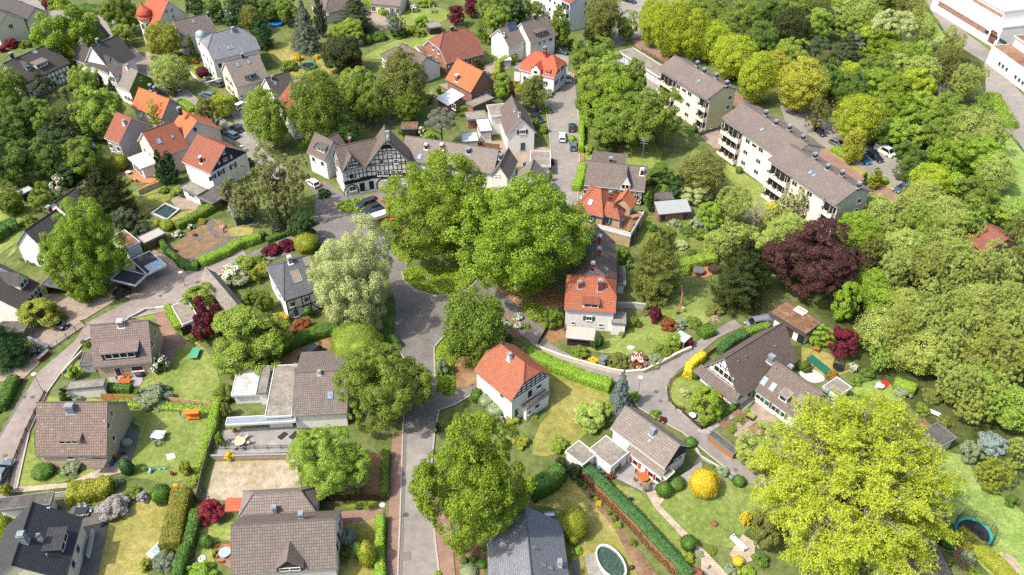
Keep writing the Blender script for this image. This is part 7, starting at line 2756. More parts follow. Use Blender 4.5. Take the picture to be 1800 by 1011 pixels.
sh('bush',600,560,42,42,L_SAGE,'whitish variegated bush beside the garden trampoline',flowers=150,fs=.09)
sh('bush',625,650,55,38,L_MID,'green shrub at the end of the long brown roof annex')
sh('bush',450,620,55,42,L_MID,'shrub with red blossoms beside the white terrace',flowers=110,fs=.12,fmat=plain('c83028',.6))
sh('bush',700,600,60,50,L_DEEP,'dark green shrub beside the small round lawn')
sh('bush',255,550,55,55,L_DEEP,'dark shrub between the green net and the long brown roof')
hedge([(880,690),(1020,740)],1.8,1.6,'clipped green hedge at the edge of the small round lawn',L_HEDGE)
sh('bush',940,740,70,55,L_SAGE,'grey-leaved shrub behind the small round lawn')
sh('bush',905,850,60,60,L_GOLDG,'yellow-green bush at the tip of the small round lawn')
sh('bush',1090,850,60,50,L_MID,'leafy vegetables beside the white cold frame')
sh('bush',1150,760,80,50,L_OLIVE,'olive bush between the alders and the cold frame')
# ---- middle left
org(0,253)
row('from the frame edge in the dark grove behind the sheet-roofed hut','trees of the dark grove',[
 ('round',50,130,150,150,L_DEEP),('round',250,110,155,150,L_DEEP),('round',430,60,130,115,L_DARK),('round',575,100,125,120,L_MID)])
tr('round',460,220,75,70,L_DARK,'small dark tree directly above the white-flowering bush')
tr('round',50,375,95,110,L_MID,'round green tree beside the grey sheet-roofed hut',clear=.1)
tr('round',310,390,100,100,L_MID,'round green tree between the hut and the barrel-shaped hut',clear=.1)
sh('bush',425,270,78,70,L_PALE,'large white-flowering bush above the barrel-shaped hut',flowers=700,fs=.08)
conifer('cypress',(545,285),(540,150),38,'dark narrow cypress beside the large white-flowering bush',L_YEW)
conifer('yew',(800,500),(745,140),165,'huge brown-tinted yew between the lawns',L_YEW)
sh('ball',835,130,60,58,L_GOLDG,'clipped yellow-green dome beside the pink house terrace')
conifer('cypress',(1165,285),(1155,28),50,'dark green cypress by the pink house, the one nearer the terrace',L_THUJA)
conifer('cypress',(1228,275),(1200,38),55,'dark green cypress by the pink house, the one nearer the slate gable',L_THUJA)
tr('lobed',600,735,262,310,L_OAK,'big bright green maple at the edge of the red lane',size='X',clear=.1)
tr('bush',880,535,95,95,L_SPRUCE,'dark bushy conifer beside the pond lawn',clear=0)
sh('bush',980,610,70,60,L_SPRUCE,'dark shrub between the conifer and the low grey shed')
sh('ball',1172,570,46,42,L_GOLDG,'clipped brownish-gold conifer at the pond lawn')
sh('ball',1105,560,26,28,L_GOLDG,'small clipped gold conifer next to the larger one at the pond')
sh('bush',1005,505,38,34,L_MID,'green shrub beside the square pond')
hedge([(1240,600),(1400,520),(1540,440)],1.8,1.6,'green hedge behind the planted garden',L_MID)
sh('bush',1250,635,44,34,L_MID,'white-blooming shrub at the hedge of the planted garden, larger one',flowers=240,fs=.1)
sh('bush',1340,585,28,24,L_MID,'white-blooming shrub at the hedge of the planted garden, smaller one',flowers=140,fs=.12)
hedge([(1130,700),(1200,790),(1265,845)],1.0,1.5,'narrow clipped hedge at the gravel end of the planted garden',L_BOX)
hedge([(1270,850),(1330,880),(1400,878)],1.6,1.5,'curved dark hedge at the lane corner of the planted garden',L_BOX)
hedge([(1405,860),(1560,795),(1700,720),(1830,680)],2.0,1.7,'long bright clipped hedge along the lane of the planted garden',L_HEDGE)
hedge([(1000,740),(1160,665)],1.8,1.5,'green hedge before the low grey shed',L_MID)
tr('bush',1640,925,100,88,L_PALE,'white-flowering rounded tree below the long bright hedge',flowers=900,fs=.06,clear=.0)
sh('bush',1715,845,92,70,L_BRI,'fresh green shrub between the long bright hedge and the plum bushes')
sh('bush',1790,930,50,60,L_GOLDG,'yellow-green shrub beside the white-flowering rounded tree')
hedge([(-60,700),(60,610),(130,590)],3.2,2.2,'broad dark hedge below the shadowed lawn',L_BOX)
sh('bush',195,545,60,45,L_MID,'green shrub at the corner of the shadowed lawn')
sh('bush',600,290,60,45,L_SAGE,'greyish shrub left of the huge yew')
sh('bush',640,340,50,50,L_BRI,'fresh green shrub behind the dark-roofed house ridge')
sh('bush',1150,330,45,30,L_MID,'green shrub at the retaining wall by the pond lawn')
sh('bush',1250,330,50,40,L_BRI,'climber-green bush at the white conservatory corner')
sh('bush',1740,130,45,40,L_MID,'green shrub at the street corner of the slate gable house')
sh('bush',1640,30,22,40,L_DARK,'dark narrow shrub behind the slate gable')
sh('bush',1420,545,34,26,L_GOLDG,'yellow-green shrub in the hedge of the planted garden')
org(0,0,1)
tr('feather',425,338,40,50,L_PINE,'brownish-green pine beside the green garden shed',size='M',clear=.2)
tr('feather',492,312,56,70,L_PINE,'big brownish-green pine at the square, beside the half-timbered house',size='M',clear=.2)
tr('bush',530,400,26,30,L_DARK,'dark bushy tree under the big pine',clear=.1)
conifer('fir',(493,410),(494,358),16,'small dark blue-green fir under the big pine',L_SPRUCE)
sh('bush',425,365,26,18,L_PALE,'pale pink-white blossoming shrub at the shed under the pine',flowers=260,fs=.1)
sh('bush',568,340,12,10,L_DARK,'dark shrub at the corner of the square by the white car')
# ---- middle
org(450,253)
tr('round',682,925,298,355,L_PALE,'tall pale green tree in fluffy seed beside the slate-grey roof',size='X',clear=.1)
sh('bush',110,745,75,52,L_MAPLE,'dull plum shrub by the lane, the outer one')
sh('bush',210,715,70,52,L_MAPLE,'dull plum shrub by the lane, next to the lime ball')
sh('ball',352,690,82,78,L_GOLDG,'yellow-green rounded shrub behind the slate-grey roof')
tr('round',1300,455,350,355,L_OAK,'huge round bright green tree on the island, nearer the parked camper',size='X',clear=.15)
tr('round',1850,670,430,410,L_OAK,'huge round bright green tree on the island, nearer the orange roofs',size='X',clear=.15)
sh('ball',828,382,20,18,L_RED,'small red ball shrub beside the parked dark cars')
sh('bush',55,880,75,60,L_GOLDG,'yellow-green shrub at the corner of the timbered slate-roofed house')
sh('bush',30,820,50,50,L_MID,'green shrub above the yellow-green one by the slate-roofed house')
hedge([(80,690),(250,625)],1.2,1.0,'dark low hedge along the lane under the pines, outer piece',L_BOX)
hedge([(285,605),(425,560)],1.2,1.0,'dark low hedge along the lane under the pines, inner piece',L_BOX)
hedge([(300,40),(380,15)],1.6,1.4,'lime hedge behind the pale house by the half-timbered house',L_HEDGE)
sh('bush',490,350,42,32,L_DARK,'dark shrub at the white wall of the half-timbered house')
sh('bush',40,640,38,34,L_MID,'green rhododendron beside the lane hedge under the pines')
# ---- middle right gardens
org(900,253)
conifer('yew',(1000,1075),(955,580),165,'large drooping olive conifer behind the white house',L_OLIVE)
conifer('yew',(1570,1130),(1550,650),185,'large very dark conifer at the lane end garden',L_YEW)
tr('airy',1345,200,150,135,L_OLIVE,'loose olive-green tree before the first apartment block garden')
tr('round',1290,330,95,85,L_PALE,'pale green shrubby tree above the lower garden',clear=.1)
conifer('yew',(1150,380),(1140,215),75,'dark conifer beside the mossy shed',L_THUJA)
conifer('cypress',(968,475),(965,315),28,'slim dark cypress next to the timbered grey house',L_THUJA)
tr('feather',1560,400,125,155,L_ALD,'light birch on the slope below the long apartment block')
tr('bare',1715,500,110,115,L_MID,'bare-twigged tree on the slope below the long apartment block')
tr('round',1400,500,90,85,L_HEDGE,'lime-green small tree beside the grey mono-pitch shed',clear=.1)
tr('round',1050,215,80,60,L_DEEP,'deep green tree behind the roof aerial')
tr('feather',1620,640,130,90,L_ALD,'soft green sapling growth below the bare-twigged tree',clear=.05)
tr('airy',1450,700,95,90,L_ALD,'soft green tree above the hot tub terrace',clear=.05)
for x,y,rx,ry,m_,lb in ((1090,625,62,45,L_MID,'green round bush in the rambling beds, nearer the terrace'),(1235,615,60,45,L_DEEP,'dark round bush in the middle of the rambling beds'),
                             (1262,770,46,40,L_DEEP,'dark bush above the hot tub'),(1310,560,75,40,L_SAGE,'greyish shrub by the grey mono-pitch shed'),(1415,590,50,40,L_BLUE,'small blue-leaved conifer shrub on the slope'),
                             (1190,710,60,38,L_PALE,'pale flowering bush in the rambling beds'),(1140,560,50,24,L_SAGE,'low grey bush in front of the mono-pitch shed'),(1330,640,60,50,L_MID,'green bush at the edge of the rambling beds'),
                             (785,790,55,70,L_MID,'dense green bush at the long dark roof'),(985,590,40,35,L_DEEP,'dark shrub at the terrace wall'),(1225,890,36,34,L_HEDGE,'lime bush left of the hot tub'),
                             (960,250,60,45,L_MID,'green shrub behind the timbered grey house'),(1050,320,60,35,L_BRI,'fresh green shrub at the mossy shed'),(650,30,90,50,L_DEEP,'dark bushes along the lane above the timbered grey house'),
                             (540,40,45,40,L_BRI,'light bush along the lane above the timbered grey house'),(1500,560,55,60,L_ALD,'soft green bush under the birch'),(1700,700,80,60,L_ALD,'soft green bush beside the copper beech'),
                             (940,380,40,60,L_MID,'green bush in the gap behind the orange house')):
 sh('bush',x,y,rx,ry,m_,lb)
hedge([(1180,880),(1290,845),(1420,820)],2.4,1.7,'lime-green hedge above the hot tub terrace',L_HEDGE)
hedge([(445,335),(480,250),(492,175)],1.8,1.6,'lime-green hedge at the lane beside the timbered grey house',L_HEDGE)
sh('ball',1597,184,26,26,L_BOX,'box ball at the foot of the long apartment block')
sh('bush',265,230,22,50,L_GOLDG,'golden narrow shrub beside the flat garage at the lane')
sh('bush',283,130,16,34,L_MAPLE,'magenta-flowering shrub beside the flat garage at the lane',flowers=90,fs=.16,fmat=plain('b03a86'))
sh('bush',820,850,22,40,L_BRI,'small bright shrub by the lean-to of the long dark roof')
# ---- around the square
org(450,506)
tr('airy',1530,280,205,250,L_MID,'open olive-green tree on the bed between the square and the red-roofed house',clear=.1)
tr('ball',705,390,170,150,L_BRI,'perfectly round clipped tree beside the parked black van',clear=.15)
tr('lobed',890,700,305,290,L_MID,'big oak over the tiled wing and the street',size='X',clear=.2)
tr('round',50,360,135,165,L_MID,'green tree behind the parked black van',clear=.1)
sh('bush',60,95,68,90,L_MID,'green bush at the white flank of the timbered slate-roofed house')
sh('bush',165,232,80,42,L_GOLD,'golden-yellow shrub in front of the timbered slate-roofed house')
sh('bush',318,275,82,68,L_RUST,'rust-red acer bush in front of the timbered slate-roofed house')
tr('ball',362,158,32,32,L_BOX,'small dark lollipop tree at the timber front',clear=1.2)
hedge([(-20,540),(200,440),(420,340),(580,310)],2.2,1.8,'dark green hedge curving round the yard with the black van',L_BOX)
sh('bush',450,300,70,35,L_HEDGE,'lime-green shrub on the hedge by the rust-red acer')
sh('bush',205,330,50,50,L_SAGE,'grey-green shrub beside the rust-red acer')
hedge([(890,310),(930,380),(975,440)],2.4,1.8,'dark hedge at the square beside the round clipped tree',L_BOX)
sh('ball',1550,757,42,48,L_BOX,'dark clipped ball at the white wall of the red-roofed house')
sh('ball',1622,790,60,55,L_SAGE,'sage clipped ball at the red-roofed house, upper one')
sh('ball',1682,850,64,52,L_SAGE,'sage clipped ball at the red-roofed house, lower one')
sh('bush',1430,940,95,75,L_MID,'green shrub below the sage balls')
sh('bush',1560,930,80,60,L_HEDGE,'lime shrub between the sage balls and the white blossoms')
sh('bush',1698,940,52,46,L_MID,'white-blossomed shrub at the red-roofed house',flowers=330,fs=.09)
sh('bush',1795,930,65,55,L_GOLDG,'yellow-green shrub at the balcony house corner')
sh('bush',1310,690,52,52,L_HEDGE,'bright green shrub on the street bed near the lantern')
sh('bush',1310,560,50,70,L_SAGE,'dusty green shrubbery on the street bed')
sh('bush',1720,225,40,25,L_SAGE,'white-flowering perennial clump on the dry bed, upper',flowers=160,fs=.1)
sh('bush',1765,265,45,28,L_SAGE,'white-flowering perennial clump on the dry bed, lower',flowers=180,fs=.1)
sh('bush',1275,985,30,40,L_DARK,'dark shrub at the street mouth beside the big oak')
sh('bush',1760,360,50,40,L_DARK,'dark shrub behind the ridge of the red-roofed house')
org(450,758)
tr('lobed',500,235,262,255,L_BRI,'bright oak overhanging the sandy court',size='X',clear=.25)
tr('lobed',1530,380,385,455,L_OAK,'tall spreading oak at the street beside the slate-grey roof',size='X',clear=.2)
sh('bush',650,750,65,75,L_BLUE,'dark blue-green shrub beside the pointed gable house')
sh('bush',615,870,45,45,L_DEEP,'dark low shrub beside the pointed gable house')
sh('ball',785,865,65,90,L_GOLDG,'yellow-green egg-shaped bush on the small front lawn')
sh('ball',725,845,42,75,L_BOX,'dark green egg-shaped bush behind the yellow-green one')
hedge([(880,1080),(872,880),(880,630)],1.3,1.7,'bright clipped hedge along the pavement before the pointed gable house',L_HEDGE)
hedge([(908,470),(905,330),(915,170)],1.2,1.6,'green hedge along the pavement beside the sandy yard',L_MID)
for x,y,r_,lb in ((1460,908,26,'small clipped ball in the front bed, nearest the street'),(1525,900,28,'small clipped ball in the front bed, middle one of the row'),(1582,930,34,'small clipped ball in the front bed by the grey gutter')):
 sh('ball',x,y,r_,r_,L_BOX,lb)
sh('ball',1490,992,62,46,L_SAGE,'sage green mound in the front bed of the slate-roofed house')
sh('bush',1275,1008,34,20,L_HEDGE,'lime shrub on the street build-out')
sh('bush',1590,800,40,40,L_DEEP,'dark shrub at the slate-grey roof edge')
sh('bush',0,985,150,60,L_HEDGE,'lime-green treetop shrub at the lower edge under the pointed gable house')
sh('bush',700,430,50,28,L_MID,'low green shrub by the board fence under the oak')
# ---- left gardens
org(0,506)
tr('round',1465,230,110,150,L_MAPLE,'dark wine-red maple beside the grey garage',clear=.1)
tr('lobed',1730,365,240,215,L_BRI,'large light green tree beside the lawn with the ping-pong table',clear=.1,size='L')
tr('round',1415,70,112,98,L_BRI,'light green small tree above the dark wine-red maple',clear=.1)
sh('bush',1122,535,68,74,L_MID,'white rhododendron in full bloom at the house corner',flowers=420,fs=.1)
sh('bush',1080,765,130,45,L_SAGE,'grey-leaved mixed shrub on the garden boundary')
sh('bush',980,745,50,45,L_DEEP,'dark shrub on the garden boundary by the timber panels')
sh('bush',1585,740,85,85,L_MID,'round green bush at the end of the timber panels')
hedge([(730,715),(930,725)],1.4,1.2,'dark hedge before the timber panels and the flat garage',L_BOX)
conifer('cypress',(470,800),(460,690),38,'small dark cypress by the white garage wall',L_DARK)
sh('bush',545,790,45,34,L_SAGE,'greyish shrub below the white garage wall')
tr('round',280,175,125,100,L_GOLDG,'olive-yellow small tree beside the parked off-road car',clear=.1)
conifer('yew',(60,520),(40,240),165,'broad trimmed conifer beside the black parked car',L_THUJA)
hedge([(5,870),(60,770),(112,660)],1.9,1.6,'clipped hedge with a brown rim across the red lane',L_BOX)
hedge([(1490,1050),(1515,940),(1545,820)],1.4,1.8,'lime-green hedge between the swing lawn and the grey deck',L_HEDGE)
sh('bush',610,400,30,25,L_OLIVE,'potted olive shrub on the small roof terrace')
sh('bush',520,600,50,60,L_HEDGE,'overgrown lime shrub on the lane verge')
hedge([(1185,160),(1265,300)],1.4,1.4,'bright hedge along the grey flat garage',L_HEDGE)
sh('bush',1350,350,40,34,L_MID,'green shrub at the foot of the wine-red maple')
sh('bush',1660,160,60,45,L_BRI,'green shrub behind the long grey gabled shed')
sh('bush',1760,60,70,70,L_MID,'green shrub at the end of the long grey gabled shed')
sh('bush',430,215,45,30,L_MID,'green shrub in the yard before the off-road car')
hedge([(850,815),(1000,830),(1300,850),(1500,870)],1.3,.7,'low flowering border at the top of the swing lawn',L_BRI,loose=.15)
sh('bush',1590,860,40,60,L_OLIVE,'olive shrub beside the grey deck fence')
org(0,758)
hedge([(500,470),(640,450),(800,410)],2.9,2.4,'broad billowing conifer hedge above the patio',L_GOLDG,wob=.16,loose=.1)
sh('bush',795,535,120,102,L_SILV,'silvery lilac bush at the corner of the dry lawn',clear=-.1)
sh('ball',1130,442,68,72,L_BOX,'large dark clipped ball at the top of the dry lawn')
sh('bush',1245,410,56,36,L_GOLD,'yellow shrub between the dark ball and the tall hedge')
hedge([(1300,470),(1260,640),(1215,860)],2.9,2.6,'tall thick hedge with a bronzed flat top',leaf('6e6a1e','948634',.12),wob=.03,core=L_BOX)
hedge([(1395,600),(1350,760),(1280,960),(1262,1060)],1.7,2.0,'dark green hedge beside the bronzed hedge',L_BOX)
sh('ball',1450,775,43,46,L_BOX,'clipped ball on the lawn by the round glass table')
sh('bush',1470,565,106,96,L_RED,'bright dark-red acer beside the red canopy',clear=-.1)
sh('bush',1160,925,92,85,L_GREYF,'dark grey-green bush at the foot of the dry lawn')
sh('bush',1025,940,52,50,L_GOLDG,'golden-green bush at the foot of the dry lawn')
sh('bush',1400,1010,120,60,L_HEDGE,'lime-green shrub at the lower edge beside the dark hedge')
sh('ball',45,690,66,100,L_GOLDG,'yellow-green dome at the frame edge beside the anthracite roof')
sh('ball',5,590,28,22,L_BOX,'dark ball at the frame edge above the yellow-green dome')
sh('ball',300,282,70,55,L_BOX,'round dark bush in front of the lichen-spotted house')
sh('ball',888,250,46,62,L_THUJA,'upright rounded bush beside the patio of the lichen-spotted house')
sh('bush',1298,265,52,62,L_GOLDG,'pale yellow shrub on the swing lawn')
sh('bush',515,238,88,28,L_SAGE,'grey-green shrub under the windows of the lichen-spotted house')
sh('bush',1005,465,48,46,L_SILV,'tawny grass tuft beside the large dark ball',name='grass_tuft',cat='plant')
sh('bush',830,360,40,36,L_SAGE,'blue-grey shrub at the end of the billowing hedge')
sh('bush',930,430,60,45,L_MID,'green shrub between the silvery bush and the dark ball')
sh('bush',1360,350,60,50,L_BRI,'fresh green shrub beside the board fence')
hedge([(1495,20),(1450,150),(1405,300)],1.3,1.8,'lime-green hedge along the tall board fence',L_HEDGE)
sh('bush',40,420,50,60,L_GOLDG,'yellow-green shrub on the kerb by the garden path')
sh('bush',1610,170,36,32,L_GOLD,'orange-leaved little tree by the deck wall',clear=.4,name='tree')
sh('bush',1545,60,34,60,L_BRI,'fresh green shrub on the grey deck corner')
# ---- lower right gardens
org(900,758)
hedge([(510,290),(700,480),(870,650),(1030,830),(1200,1010),(1240,1060)],1.9,2.0,'long diagonal hedge with a bare brown flank',L_THUJA)
a_=bpy.data.objects[max((o for o in bpy.data.objects if o.name.startswith('hedge')),key=lambda o:len(o.data.polygons) if o.get('label','').startswith('long diagonal') else 0).name]
b_=hedge([(485,318),(675,510),(845,682),(1005,862),(1160,1020)],.5,1.55,None,leaf('6a4830','9a7450',.1),name='bare_flank',cat=None,loose=.12)
b_.parent,b_.location=a_,b_.location - a_.location
sh('bush',435,290,62,68,L_YEW,'dark yew bush at the head of the long diagonal hedge')
hedge([(130,470),(240,400),(340,320)],2.6,2.8,'tall dark green hedge at the back of the dry lawn',L_BOX,wob=.12)
sh('bush',345,230,50,60,L_YEW,'dark shrub between the tall hedge and the flat felt roof')
sh('ball',432,650,98,110,L_GOLDG,'broad low dome-shaped shrub beside the slate-grey roof')
sh('ball',432,752,38,46,L_GOLDG,'golden ball below the broad dome-shaped shrub')
sh('bush',455,840,45,35,L_HEDGE,'lime shrub at the foot of the dome-shaped shrub')
for i,(x,y,r_,m_) in enumerate(((512,395,22,L_BOX),(557,452,24,L_BOX),(590,475,20,L_GOLDG),(612,510,24,L_GOLD),(680,575,22,L_MID),(718,612,28,L_MID),(745,660,30,L_HEDGE),(845,782,32,L_MID),(480,365,26,L_DARK))):
 sh('bush',x,y,r_,r_,m_,'%s small shrub, %s down the bed beside the diagonal hedge' % ({L_BOX.name:'dark',L_GOLDG.name:'yellowish',L_GOLD.name:'golden',L_MID.name:'green',L_HEDGE.name:'lime',L_DARK.name:'very dark'}[m_.name],ORD[i]),group='shrubs beside the diagonal hedge')
sh('ball',1348,365,97,100,L_GOLD,'big round golden-yellow shrub on the daisy lawn',clear=-.05)
sh('ball',1068,410,55,55,L_BOX,'clipped yew lump at the terrace corner, near the paved path')
sh('ball',1150,365,62,50,L_BOX,'clipped yew lump at the terrace corner, near the grey gable')
sh('ball',1595,350,43,42,L_BOX,'dark clipped ball between the golden shrub and the lane')
sh('bush',1480,285,56,42,L_SAGE,'sage shrub behind the big golden-yellow shrub')
sh('ball',1540,325,20,22,L_BLUE,'little blue-green ball near the sage shrub')
sh('ball',1255,78,42,38,L_BOX,'green ball between the greige-tiled house and the lane')
sh('bush',1410,245,24,18,L_MID,'small green shrub beside the lane at the grey gable')
sh('ball',1240,785,54,58,L_BOX,'green clipped ball beside the stone path')
sh('bush',1640,615,46,55,L_GOLD,'golden shrub at the far edge of the daisy lawn')
sh('bush',1720,610,55,60,L_GOLDG,'yellow-green shrub next to the golden one on the daisy lawn')
sh('bush',1720,690,34,34,L_GOLDG,'small yellowish shrub below the golden ones')
sh('bush',1755,770,72,62,L_SAGE,'grey-green bush beside the white garden bench')
sh('bush',1745,905,72,60,L_DEEP,'dark bush below the white garden bench')
sh('ball',1588,912,38,38,L_GOLD,'round golden shrub below the white garden bench')
sh('bush',1650,1000,72,40,L_HEDGE,'pale lime shrub at the lower edge by the stone path')
sh('bush',1530,970,52,38,L_SAGE,'sage shrub at the lower edge by the stone path')
sh('bush',1400,835,40,30,L_MID,'green perennials beside the stone path')
sh('bush',1320,865,34,26,L_SAGE,'grey lavender tuft beside the stone path')
sh('bush',1230,890,60,40,L_GOLDG,'yellowish perennials at the end of the diagonal hedge')
sh('bush',330,90,70,65,L_BRI,'fresh green shrub beside the felt roof, lower of the clump')
sh('bush',420,160,55,55,L_HEDGE,'lime-green climber on the felt roof edge')
sh('bush',60,80,70,50,L_GOLDG,'yellow-green shrub at the tool bed below the balcony house')
org(900,506)
conifer('fir',(752,855),(765,572),92,'blue spruce at the lane junction',L_BLUE,size='L')
hedge([(110,480),(300,570),(500,650),(690,710)],2.2,1.7,'thick lime-green hedge along the lane by the red-roofed house',L_HEDGE)
sh('bush',560,900,140,105,L_ALD,'spreading soft green shrub below the blue spruce',clear=-.1)
sh('bush',650,850,80,70,L_BRI,'fresh green shrub beside the blue spruce')
sh('bush',850,760,45,45,L_HEDGE,'lime shrub between the blue spruce and the lamp')
for x,y,rx,ry,m_,lb in ((470,465,75,60,L_MID,'green bush behind the white curved wall, next to the dark shed'),(570,515,46,36,L_GOLD,'yellow shrub behind the white curved wall'),(740,510,82,62,L_OLIVE,'olive bush in the middle behind the white curved wall'),
                             (648,505,45,45,L_BLUE,'blue-green shrub behind the white curved wall'),(990,515,70,60,L_SAGE,'grey-green bush behind the white curved wall'),(600,375,52,68,L_DARK,'dark bush beside the dark timber shed'),
                             (290,220,78,90,L_MID,'green bush left of the white house'),(1005,190,56,66,L_MAPLE,'dark purple bush beside the red parasol'),(1100,258,66,55,L_RUST,'rust-coloured bush next to the dark purple bush'),
                             (1140,375,76,70,L_BRI,'fresh green bush below the grey tent roof'),(1240,385,40,46,L_MAPLE,'plum shrub at the end of the white curved wall'),(1055,455,85,60,L_MID,'green bush at the lane end of the white curved wall'),
                             (100,268,26,24,L_HEDGE,'round lime shrub on the dry bed'),(862,240,42,50,L_MID,'green shrub on the house path'),(955,115,44,40,L_OLIVE,'olive shrub at the rubble wall'),
                             (1180,250,60,50,L_SAGE,'greyish shrub above the grey tent roof'),(1420,160,70,50,L_OLIVE,'olive thicket by the tree stump'),(1215,735,42,38,L_PALE,'pale shrub on the triangular lawn'),
                             (1010,890,48,28,L_MID,'green shrub at the greige roof ridge'),(1062,932,34,24,L_MAPLE,'plum shrub at the greige roof ridge'),(1450,745,36,40,L_GOLD,'golden shrub at the timber gable entrance'),
                             (155,905,30,26,L_GOLDG,'yellow-green shrub by the balcony house bay'),(770,330,26,26,L_SAGE,'small shrub at the white house flank'),(1270,240,60,40,L_MID,'green shrub beside the tree stump')):
 sh('bush',x,y,rx,ry,m_,lb)
sh('bush',890,515,72,70,L_RUST,'pink-white blossoming rhododendron behind the white curved wall',flowers=380,fs=.1,fmat=plain('e8d4c4'))
sh('bush',40,270,44,28,L_SAGE,'white-flowering clump on the dry bed by the lantern',flowers=160,fs=.1)
sh('bush',40,205,44,20,L_SAGE,'white-flowering clump at the top of the dry bed',flowers=140,fs=.1)
hedge([(1320,345),(1400,310)],2.3,1.5,'square-cut green hedge on the lane corner',L_BOX)
hedge([(1455,470),(1540,400),(1630,355)],1.6,1.9,'dark clipped hedge along the lane before the brown roof',L_THUJA)
hedge([(1640,335),(1790,290)],1.5,1.5,'green hedge beside the parked grey van',L_MID)
hedge([(1228,640),(1240,580),(1335,500)],1.3,1.8,'golden conifer hedge at the triangular lawn',L_GOLD)
sh('ball',1292,600,34,44,L_BOX,'dark green ball inside the golden hedge')
tr('round',1375,815,106,108,L_HEDGE,'bright lime-green small tree at the herb garden path',clear=.1)
hedge([(1330,985),(1480,900),(1580,830)],.9,.9,'low box edging along the herb garden path',L_BOX)
sh('bush',1540,990,40,30,L_MID,'green herbs in the first herb bed')
sh('bush',1600,930,38,24,L_MID,'green herbs in the second herb bed')
sh('bush',1655,860,24,18,L_BRI,'lettuces in the small bed at the house wall')
# ---- the great yellow-green tree and the garden beyond
org(1350,758)
tr('spray',600,380,640,640,L_LIME,'enormous yellow-green tree in young leaf filling the lower corner',size='X',clear=.15,seed=1)
tr('lobed',-30,130,170,150,L_ALD,'green tree between the herb garden and the enormous yellow-green tree',clear=.1)
tr('lobed',-20,700,100,130,L_OLIVE,'olive tree at the lower flank of the enormous yellow-green tree',clear=.1)
sh('bush',1575,85,105,75,L_BLUE,'silver-blue conifer bush beside the right-hand alders')
sh('bush',1430,150,85,95,L_SAGE,'grey-leaved bush next to the silver-blue conifer bush')
tr('feather',1600,290,130,140,L_GOLDG,'feathery golden-green tree at the edge of the big lawn',clear=.05)
tr('feather',1760,160,100,130,L_ALD,'soft green tree in the corner above the big lawn',clear=.1)
sh('bush',1710,490,46,55,L_DEEP,'dark shrub on the rim of the big lawn')
hedge([(1320,720),(1440,820),(1600,960),(1700,1060)],2.2,1.4,'olive-green hedge beside the net trampoline',L_GOLDG,wob=.12)
sh('bush',1250,790,80,70,L_DARK,'dark bush between the yellow-green tree and the net trampoline')
sh('bush',1225,890,95,70,L_OLIVE,'olive bush behind the bungalow roof at the lower edge')
sh('bush',1405,890,62,60,L_SAGE,'grey-green bush beside the olive-green hedge')
sh('bush',1450,1000,60,40,L_MID,'green bush at the lower edge beyond the bungalow')
sh('bush',1240,-60,70,40,L_OLIVE,'olive bush behind the potting shed')
# ================================================================== vehicles, lamps, walls, furniture, people
org(0,0)
SEN='cars parked along the far street'
car('hatch',(1268,655),(1212,610),'e4e4e2','white car half hidden behind the open-crowned driveway tree')
car('wagon',(1500,690),(1425,672),'5a7088','slate-blue car beside the shady patch of the far street')
car('hatch',(1700,938),(1628,896),'2a2c30','black car at the far street, upper of the two dark ones',group=SEN)
car('wagon',(1668,980),(1588,938),'5d7388','steel-blue car at the far street, lower of the two dark ones',group=SEN)
car('suv',(1665,778),(1742,742),'e8e8e8','white car on the driveway of the cream shuttered house')
car('wagon',(1555,610),(1490,590),'5a5d60','dark grey car before the cream shuttered house')
car('hatch',(250,112),(295,98),'dcdcdc','white car at the bend of the far street by the cream corner house')
org(900,0)
car('sedan',(785,5),(862,27),'24262a','black saloon on the parking street at the top')
car('wagon',(298,358),(386,385),'4c5258','dark grey estate car on the drive behind the red-roofed villa')
car('hatch',(385,540),(402,592),'a8bccb','pale blue car at the villa end wall')
car('bus',(100,770),(175,805),'1e2024','black van beside the olive-green bushy tree')
car('hatch',(150,830),(205,862),'2c3036','dark car below the black van at the white gabled house')
car('hatch',(421,948),(421,868),'2c343a','dark car parked on the lane, the one next to the clipped lime shrub',group='cars on the lane')
car('wagon',(352,1018),(352,936),'ecece8','white estate car parked in the middle of the lane',group='cars on the lane')
car('bus',(1545,560),(1530,520),'34343c','dark van half hidden in the yellow-green row')
org(900,253)
car('hatch',(432,62),(428,-4),'5a6672','blue-grey car parked on the lane, the lowest one',group='cars on the lane')
org(1350,253)
CP='cars in the apartment car park'
car('wagon',(618,85),(712,155),'1f7294','bright blue estate car in the apartment car park',group=CP)
car('wagon',(702,72),(798,140),'1c2436','dark navy estate car beside the bright blue one',group=CP)
car('bus',(760,40),(868,98),'eeeeea','white van in the apartment car park',group=CP)
car('sedan',(990,300),(886,348),'48586a','blue-grey car with a dark soft top parked alone by the small spruce',group=CP)
car('hatch',(440,-8),(528,30),'6a6c72','grey car at the apartment road behind the chimneys',group=CP)
org(1350,0)
car('hatch',(335,915),(392,965),'23282c','black car behind the long apartment block roof',group=CP)
org(450,253)
SQ='cars parked at the square'
car('wagon',(838,412),(700,458),'38434c','dark grey estate car, nearest the half-timbered house',group=SQ)
car('wagon',(872,448),(752,496),'30383c','dark estate car in the middle of the parked row',group=SQ)
car('wagon',(900,478),(785,520),'2c2e44','dark blue car right beside the camper van',group=SQ)
car('hatch',(985,545),(890,585),'c83020','red car behind the camper van under the big round tree',group=SQ)
car('hatch',(440,318),(362,262),'e6e6e4','white car under the pine by the half-timbered house',group=SQ)
